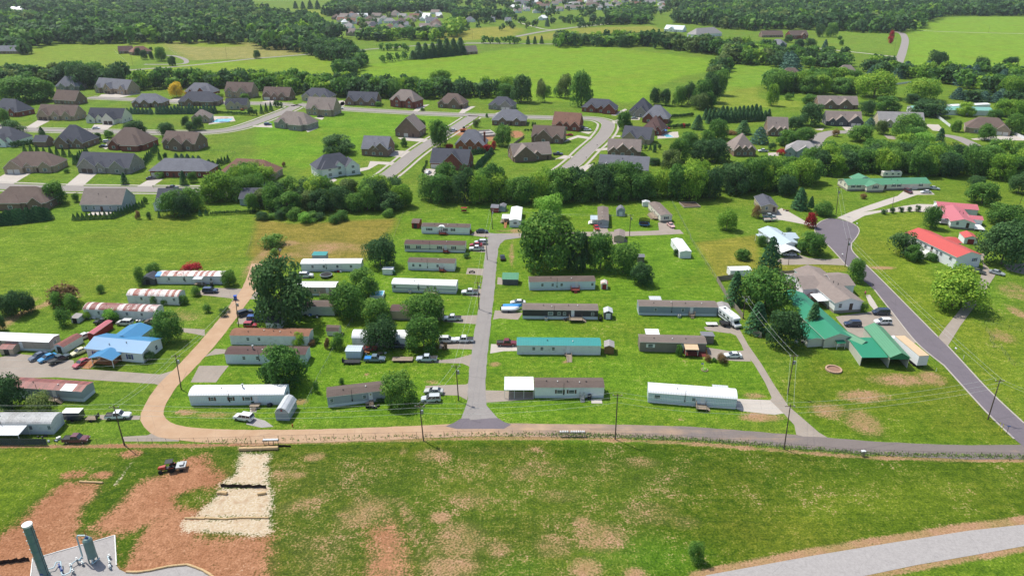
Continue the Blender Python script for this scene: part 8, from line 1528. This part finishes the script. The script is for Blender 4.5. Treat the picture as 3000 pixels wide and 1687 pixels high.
def ac(label, fr, x, y): 
    e = empty('air_conditioner', P(fr, x, y), 0, label, 'air conditioner'); ob('case', MB().box(-.4, -.4, 0, .4, .4, .85).mesh('case'), mat('ac_grey', 'a8aaa6', .6), e); ob('fan_grille', MB().lathe([(.3, .85), (.3, .88)], 12).mesh('fan_grille'), DARK, e)
ac('air conditioner at the slate blue-grey trailer', 'K4', 688, 832); ac('air conditioner at the white metal-roofed trailer corner', 'K3', 5, 1120); ac('air conditioner at the charcoal trailer skirting', 'K3', 1448, 1405)
r = empty('flower_bed', P('K4', 958, 1392), 0, 'round flower bed with a small flag below the taupe trailer', 'flower bed')
ob('edging', MB().lathe([(.9, 0), (.9, .25), (.75, .25), (.75, .1)], 16).mesh('edging'), mat('bed_stone', '9a7f70', .85), r); ob('flowers', quad_mesh('flowers', crown_broad(77, 160, 8, .08, .3, .5, .25)[0]*np.array([1.4, 1.4, .5]), np.full(160, .8)), LEAF['bl' if 'bl' in LEAF else 'l'], r); ob('flag_pole', MB().tube((-.3, 0, 0), (-.5, 0, 2.3), .03).mesh('flag_pole'), TRIM, r); ob('flag', MB().box(-1.1, -.01, 1.7, -.5, .01, 2.2).mesh('flag'), mat('flag_cloth', '8a8fa8', .8), r)
tag(ob('patio_slab', MB().box(-1.3, -.9, 0, 1.3, .9, .12).mesh('patio_slab'), CONC, None, P('K8', 1985, 1000)), 'pale concrete slab at the right end of the brown-shuttered trailer', 'slab')
tag(ob('patio_slab', MB().box(-4.5, -2, 0, 4.5, 2, .12).mesh('patio_slab'), CONC, None, P('M1', 850, 1236)), 'concrete patio slab behind the beige-grey gable house', 'slab')
r = empty('foundation', P('M2', 1890, 590), .35, 'grey house foundation under construction beside the excavator', 'foundation')
for i, (x0, y0, x1, y1) in enumerate(((0, 0, 12, .4), (0, 14, 12, 14.4), (0, .4, .4, 14), (11.6, .4, 12, 14), (.4, 7, 11.6, 7.4))): ob('footing_wall', MB().box(x0, y0, 0, x1, y1, 1.2-.01*i).mesh('footing_wall'), CONC, r)
ob('gravel_fill', MB().box(.4, .4, 0, 11.6, 6.98, .5).box(.4, 7.42, 0, 11.6, 14, .55).mesh('gravel_fill'), GRAVEL, r)
r = empty('garden_bed', P('N2', 10, 190), .1, 'raised timber garden bed at the edge of the woods', 'garden bed')
ob('frame', MB().box(0, 0, 0, 7.5, .3, .5).box(0, 6.7, 0, 7.5, 7, .5).box(0, .3, 0, .3, 6.7, .5).box(7.2, .3, 0, 7.5, 6.7, .5).mesh('frame'), OLDW, r); ob('soil', MB().box(.3, .3, 0, 7.2, 6.7, .3).mesh('soil'), mat('dark_soil', '5a4c3e', .95, .3), r)
r = empty('swing_frame', P('K3', 578, 262), 0, 'red swing seat at the edge of the woods', 'swing')
ob('canopy', MB().box(-1.3, -.7, 2.0, 1.3, .7, 2.12).mesh('canopy'), WL['rw'], r); ob('seat', MB().box(-1, -.3, .45, 1, .3, .55).box(-1, .25, .55, 1, .32, 1.1).mesh('seat'), WL['rw'], r)
for x in (-1.2, 1.2): ob('leg', MB().tube((x, -.7, 0), (x, 0, 2.0), .05).tube((x, .7, 0), (x, 0, 2.0), .05).mesh('leg'), DARK, r)
jr = random.Random(31)
for i, (fr, x, y, l, m) in enumerate((('K1', 1440, 985, 'white crate stack in the junk yard', TRIM), ('K1', 1180, 885, 'dark scrap heap left of the banana plant', DARK), ('K1', 1700, 930, 'grey scrap heap under the yard tree', STEEL), ('K1', 975, 850, 'white appliance at the left end of the rust-banded trailer', TRIM), ('K1', 1490, 880, 'pale junk heap before the rust-banded trailer', TRIM), ('K1', 1590, 870, 'brown junk heap before the rust-banded trailer', WOODG), ('K2', 1700, 1225, 'tan scrap heap between the red wreck and pickup', WOODN), ('K2', 1900, 1215, 'scrap heap right of the blue and rust pickup', WOODG), ('K2', 1110, 815, 'blue clutter beside the mossy white trailer', mat('blue_clutter', '3a6a9c', .6)), ('K2', 1190, 835, 'dark clutter beside the mossy white trailer', DARK), ('K7', 735, 860, 'black covered grill before the long white trailer', DARK), ('K2', 1440, 350, 'red and white clutter before the plain white trailer', WL['rw']), ('K3', 1670, 1405, 'clutter beside the charcoal trailer deck', WOODG), ('K6', 460, 1010, 'barrels beside the porch cover at lower left', DARK), ('K7', 1810, 890, 'black patio chairs before the askew grey trailer', DARK), ('N1', 570, 598, 'bright blue tarp bundle beside the dark willow', mat('tarp_blue', '3f8fd0', .5)), ('N2', 840, 215, 'orange clay machine part beside the cottage drive', WL['wd']), ('K6', 590, 1060, 'grey-blue board sheets leaning by the near fence', WL['sl']))):
    e = empty('yard_clutter', P(fr, x, y), jr.uniform(-.4, .4), l, 'clutter')
    for j in range(5): s = jr.uniform(.25, .6); ob('piece', UNIT, m if j % 2 == 0 else (DARK if j == 1 else TRIM), e, (jr.uniform(-1.2, .8), jr.uniform(-.5, .4), .01*j), (0, 0, jr.uniform(0, 3)), (s*1.6, s, s))
# ------------------------------------------------------------------ near field: straw rolls, silt fences, gas plant
STR = mat('straw_roll', seen('d8b98a', .75), .95, .2, 3); SILT = mat('silt_fence_fabric', '2e2320', .85, .25)
def roll(label, fr, pts, r, m, name='straw_roll', cat='erosion roll'):
    q = [P(fr, *p) for p in pts]; o = q[0]; b = MB()
    for a, c in zip(q, q[1:]):
        n = max(1, int((c-a).length/.8))
        for i in range(n):
            p0, p1 = a+(c-a)*i/n-o, a+(c-a)*(i+1)/n-o; z = Vector((0, 0, r*.8)); b.tube(p0+z+Vector((0, jr.uniform(-.05, .05), 0)), p1+z, r*jr.uniform(.9, 1.1), 8)
    tag(ob(name, b.mesh(name), m, None, o), label, cat)
roll('thick straw roll at the top of the mulched strip', 'L4', [(668, 228), (860, 222), (1045, 216)], .45, STR); roll('small straw roll at the left of the second mulch bay', 'L4', [(452, 652), (500, 648), (548, 655)], .35, STR); roll('small straw roll at the right of the second mulch bay', 'L4', [(845, 662), (890, 655), (930, 648)], .3, STR); roll('long thin straw roll across the third mulch bay', 'L4', [(138, 890), (330, 888), (530, 897), (700, 885), (955, 886)], .18, STR); roll('pale straw roll on the left clay patch', 'L3', [(875, 418), (1000, 424), (1130, 430)], .2, STR); roll('tan straw roll edging the gravel pad', 'L3', [(1385, 1410), (1520, 1412), (1640, 1395), (1850, 1348), (2060, 1328), (2160, 1362), (2247, 1400), (2400, 1500)], .22, STR); roll('roll left of the lower mulch bay', 'L3', [(2030, 818), (2247, 822)], .16, STR)
def silt(label, fr, x0, y0, x1, y1, h):
    a, L, rz = frame_of(fr, x0, y0, x1, y1); e = empty('silt_fence', a, rz, label, 'silt fence'); b = MB(); n = 14
    pts = [(L*i/n, .12*math.sin(i*1.7), h*(.9+.12*math.sin(i*2.3))) for i in range(n+1)]
    for p, q in zip(pts, pts[1:]): b.add([(p[0], p[1], 0), (q[0], q[1], 0), (q[0], q[1], q[2]), (p[0], p[1], p[2])], [(0, 1, 2, 3)])
    ob('fabric', b.mesh('fabric'), SILT, e)
    for i in range(0, n+1, 3): ob('stake', UNIT, WOODG, e, (pts[i][0], pts[i][1]+.02, 0), sc=(.05, .05, h*1.15))
silt('dark silt fence across the middle of the mulched strip', 'L4', 487, 582, 932, 592, .8); silt('dark silt fence below the near fence behind the straw roll', 'L4', 680, 205, 1170, 192, .5); silt('dark silt fence at the left edge beside the gravel pad', 'L3', -60, 1325, 330, 1275, .9)
STL = mat('green_grey_vessel', seen('7f9c98', .75), .45, .12, dirt=('5d706c', .4)); PIPE = mat('pale_blue_pipe', seen('c5dde4', .75), .4, .06); VALV = mat('blue_valve', '33508f', .5, .1)
def up(fr, x, y, z): return P(fr, x, y, z)
tb = P('Q', 360, 810); th = height_of('Q', 360, 810, 150)
tw = empty('absorber_tower', tb, 0, 'tall green-grey steel tower with a white cap on the gravel pad', 'tower')
ob('shell', MB().lathe([(.85, 0), (.85, .2), (.72, .3), (.72, th-.1)], 22).mesh('shell'), STL, tw); ob('cap', MB().lathe([(.8, th-.35), (.8, th-.02), (.7, th), (.1, th+.05)], 22).mesh('cap'), TRIM, tw)
for i in range(1, 6): ob('flange', MB().lathe([(.78, th*i/6), (.78, th*i/6+.06)], 22).mesh('flange'), STL, tw); ob('nozzle', MB().tube((-.7, -.1, th*i/6+.3), (-1.0, -.15, th*i/6+.3), .09, 8).mesh('nozzle'), TRIM, tw)
ob('ladder', MB().tube((.72, -.25, .2), (.72, -.25, th-.2), .025, 4).tube((.72, .15, .2), (.72, .15, th-.2), .025, 4).mesh('ladder'), DARK, tw); ob('nameplate', MB().box(-.25, -.76, .9, .35, -.71, 1.15).mesh('nameplate'), VALV, tw)
vb = P('Q', 985, 625); vh = height_of('Q', 985, 625, 325)
vs_ = empty('separator_vessel', vb, 0, 'shorter blue-grey pressure vessel with a pipe over its top', 'vessel')
ob('shell', MB().lathe([(.7, 1.0), (.78, 1.25), (.78, vh-.5), (.55, vh-.15), (.15, vh)], 22).mesh('shell'), STL, vs_)
for i in range(4): t = math.pi/4+i*math.pi/2; ob('leg', MB().box(-.08, -.08, 0, .08, .08, 1.4).mesh('leg'), STL, vs_, (.7*math.cos(t), .7*math.sin(t), 0))
ob('outlet_pipe', MB().path([(0, 0, vh), (0, 0, vh+.5), (-1.5, .1, vh+.4), (-1.75, .1, vh), (-1.75, .0, 1.2), (-2.2, -.6, .7)], .13, 8).mesh('outlet_pipe'), PIPE, vs_); ob('vent_stack', MB().tube((0, 0, vh+.5), (-.1, .1, vh+1.5), .07, 8).mesh('vent_stack'), mat('orange_cap', 'b5793c', .6), vs_); ob('valve', MB().lathe([(.28, vh-.1), (.28, vh+.15)], 12).mesh('valve'), VALV, vs_)
def skid(label, fr, x, y, pipes, valves):
    o = P(fr, x, y); e = empty('pipe_run', o, 0, label, 'pipework')
    for pts in pipes: ob('pipe', MB().path([P('Q', px, py, z)-o for px, py, z in pts], .1, 8).mesh('pipe'), PIPE, e)
    for px, py, z in valves: q = P('Q', px, py, z)-o; ob('valve', MB().lathe([(.2, -.2), (.24, 0), (.2, .2)], 10).tube((0, 0, .2), (0, 0, .55), .04, 6).lathe([(.18, .55), (.18, .6)], 10).mesh('valve'), VALV if px < 600 else STEEL, e, q); ob('support', MB().box(-.1, -.1, 0, .1, .1, 1).mesh('support'), STEEL, e, (q.x, q.y, 0), sc=(1, 1, max(.2, q.z)))
skid('pale pipe run with a blue valve right of the tall tower', 'Q', 560, 720, [[(400, 725, .6), (470, 710, .6), (500, 640, .8), (560, 630, .9), (570, 790, .5), (600, 805, .5), (680, 770, .6), (700, 660, .7), (760, 615, .8), (850, 585, .8)]], [(545, 695, .7), (570, 745, .6), (690, 690, .6), (770, 612, .8)])
skid('valve set between the pipe run and the vessel', 'Q', 840, 650, [[(780, 612, .6), (830, 620, .6), (850, 660, .5)]], [(840, 660, .4), (720, 760, .5)]); skid('metal valve set at the right of the pad', 'Q', 1185, 660, [[(1160, 560, .4), (1190, 640, .4), (1200, 720, .4)], [(960, 600, 1.2), (965, 660, .4), (1060, 580, .9), (1040, 610, .5)]], [(1185, 570, .4), (1190, 650, .5), (1190, 705, .4)])
roll('white kerb bounding the gravel pad', 'Q', [(175, 830), (200, 602), (500, 515), (800, 430), (1255, 298), (1275, 680)], .1, TRIM, 'pad_kerb', 'kerb')
# ------------------------------------------------------------------ the person on the ranch house path
def person():
    o = P('N1', 1014, 272); e = empty('person', o, -.9, 'person in a pink top and dark shorts walking on the ranch house path', 'person')
    J = {'pel': (0, 0, .95), 'ch': (.03, 0, 1.3), 'nk': (.04, 0, 1.5), 'hd': (.06, 0, 1.66), 'sl': (.02, .18, 1.42), 'el': (-.1, .24, 1.15), 'wl': (.05, .26, .93), 'sr': (.02, -.18, 1.42), 'er': (.08, -.25, 1.16), 'wr': (.25, -.24, 1.0), 'hl': (0, .1, .9), 'kl': (.2, .11, .5), 'al': (.25, .11, .08), 'tl': (.42, .12, .04), 'hr': (0, -.1, .9), 'kr': (-.05, -.1, .5), 'ar': (-.3, -.1, .14), 'tr': (-.18, -.1, .04)}
    R_ = {'pel': .15, 'ch': .16, 'nk': .06, 'hd': .1, 'sl': .07, 'el': .05, 'wl': .04, 'sr': .07, 'er': .05, 'wr': .04, 'hl': .1, 'kl': .065, 'al': .045, 'tl': .04, 'hr': .1, 'kr': .065, 'ar': .045, 'tr': .04}
    ks = list(J); ed = [('pel', 'ch'), ('ch', 'nk'), ('nk', 'hd'), ('ch', 'sl'), ('sl', 'el'), ('el', 'wl'), ('ch', 'sr'), ('sr', 'er'), ('er', 'wr'), ('pel', 'hl'), ('hl', 'kl'), ('kl', 'al'), ('al', 'tl'), ('pel', 'hr'), ('hr', 'kr'), ('kr', 'ar'), ('ar', 'tr')]
    me = bpy.data.meshes.new('body'); me.from_pydata([J[k] for k in ks], [(ks.index(a), ks.index(b)) for a, b in ed], [])
    b = ob('body', me, mat('skin', 'b98a70', .6, .05), e); b.modifiers.new('skin', 'SKIN')
    for i, k in enumerate(ks): me.skin_vertices[0].data[i].radius = (R_[k],)*2
    me.skin_vertices[0].data[0].use_root = True
    s = b.modifiers.new('sub', 'SUBSURF'); s.levels = s.render_levels = 2
    pk = mat('pink_cloth', 'c8387c', .8, .1); ob('top', MB().lathe([(.2, .92), (.21, 1.1), (.23, 1.35), (.16, 1.47), (.08, 1.52)], 14).tube((.02, .19, 1.43), (-.06, .24, 1.2), .085, 8).tube((.02, -.19, 1.43), (.06, -.25, 1.2), .085, 8).mesh('top', True), pk, e)
    ob('shorts', MB().lathe([(.19, .8), (.2, .95)], 12).tube((0, .1, .88), (.16, .11, .58), .12, 8, .1).tube((0, -.1, .88), (-.03, -.1, .58), .12, 8, .1).mesh('shorts', True), mat('dark_shorts', '3a2c38', .8), e)
    ob('hair', MB().lathe([(.1, 1.62), (.125, 1.7), (.1, 1.78), (.03, 1.81)], 12, o=(.03, 0, 0)).mesh('hair', True), mat('fair_hair', 'b08d6a', .8), e)
person()

wr_ = np.random.RandomState(4); wp = []
for x0, y0, x1, y1, n in ((1400, 1272, 1640, 1272, 260), (1640, 1272, 1800, 1276, 420), (1800, 1276, 2000, 1285, 420), (2000, 1285, 2200, 1299, 420), (2200, 1299, 2500, 1325, 600), (2500, 1327, 3000, 1338, 900), (600, 1294, 1400, 1273, 320)):
    for t, e in zip(wr_.rand(n), wr_.uniform(-4, 5, n)): q = P('A', x0+(x1-x0)*t, y0+(y1-y0)*t+e); wp.append((q.x, q.y, wr_.uniform(.02, .16)))
wp = np.array(wp); tag(ob('roadside_weeds', quad_mesh('weeds', quads(np.repeat(wp[::2], 3, 0)+wr_.normal(size=(len(wp[::2])*3, 3))*np.array([.3, .3, .05]), wr_.normal(size=(len(wp[::2])*3, 3))+np.array([0, -.3, .8]), .17, wr_), wr_.rand(len(wp[::2])*3)), LEAF['g']), 'rough green weeds along the near chain-link fence', 'weeds', kind='stuff')
# ------------------------------------------------------------------ summer air
hz = MB().box(-14000, -600, -1.5, 14000, 16000, 99.5).mesh('haze'); k = NT('haze_air'); k.n.remove(k.b)
pv = k.new('VolumePrincipled'); pv.inputs['Color'].default_value = (.86, .92, 1, 1); pv.inputs['Density'].default_value = .00005; pv.inputs['Anisotropy'].default_value = .25
k.link(pv.outputs[0], k.n['Material Output'].inputs['Volume']); tag(ob('haze', hz, k.m), 'thin pale summer haze over the whole valley', 'haze', kind='stuff')
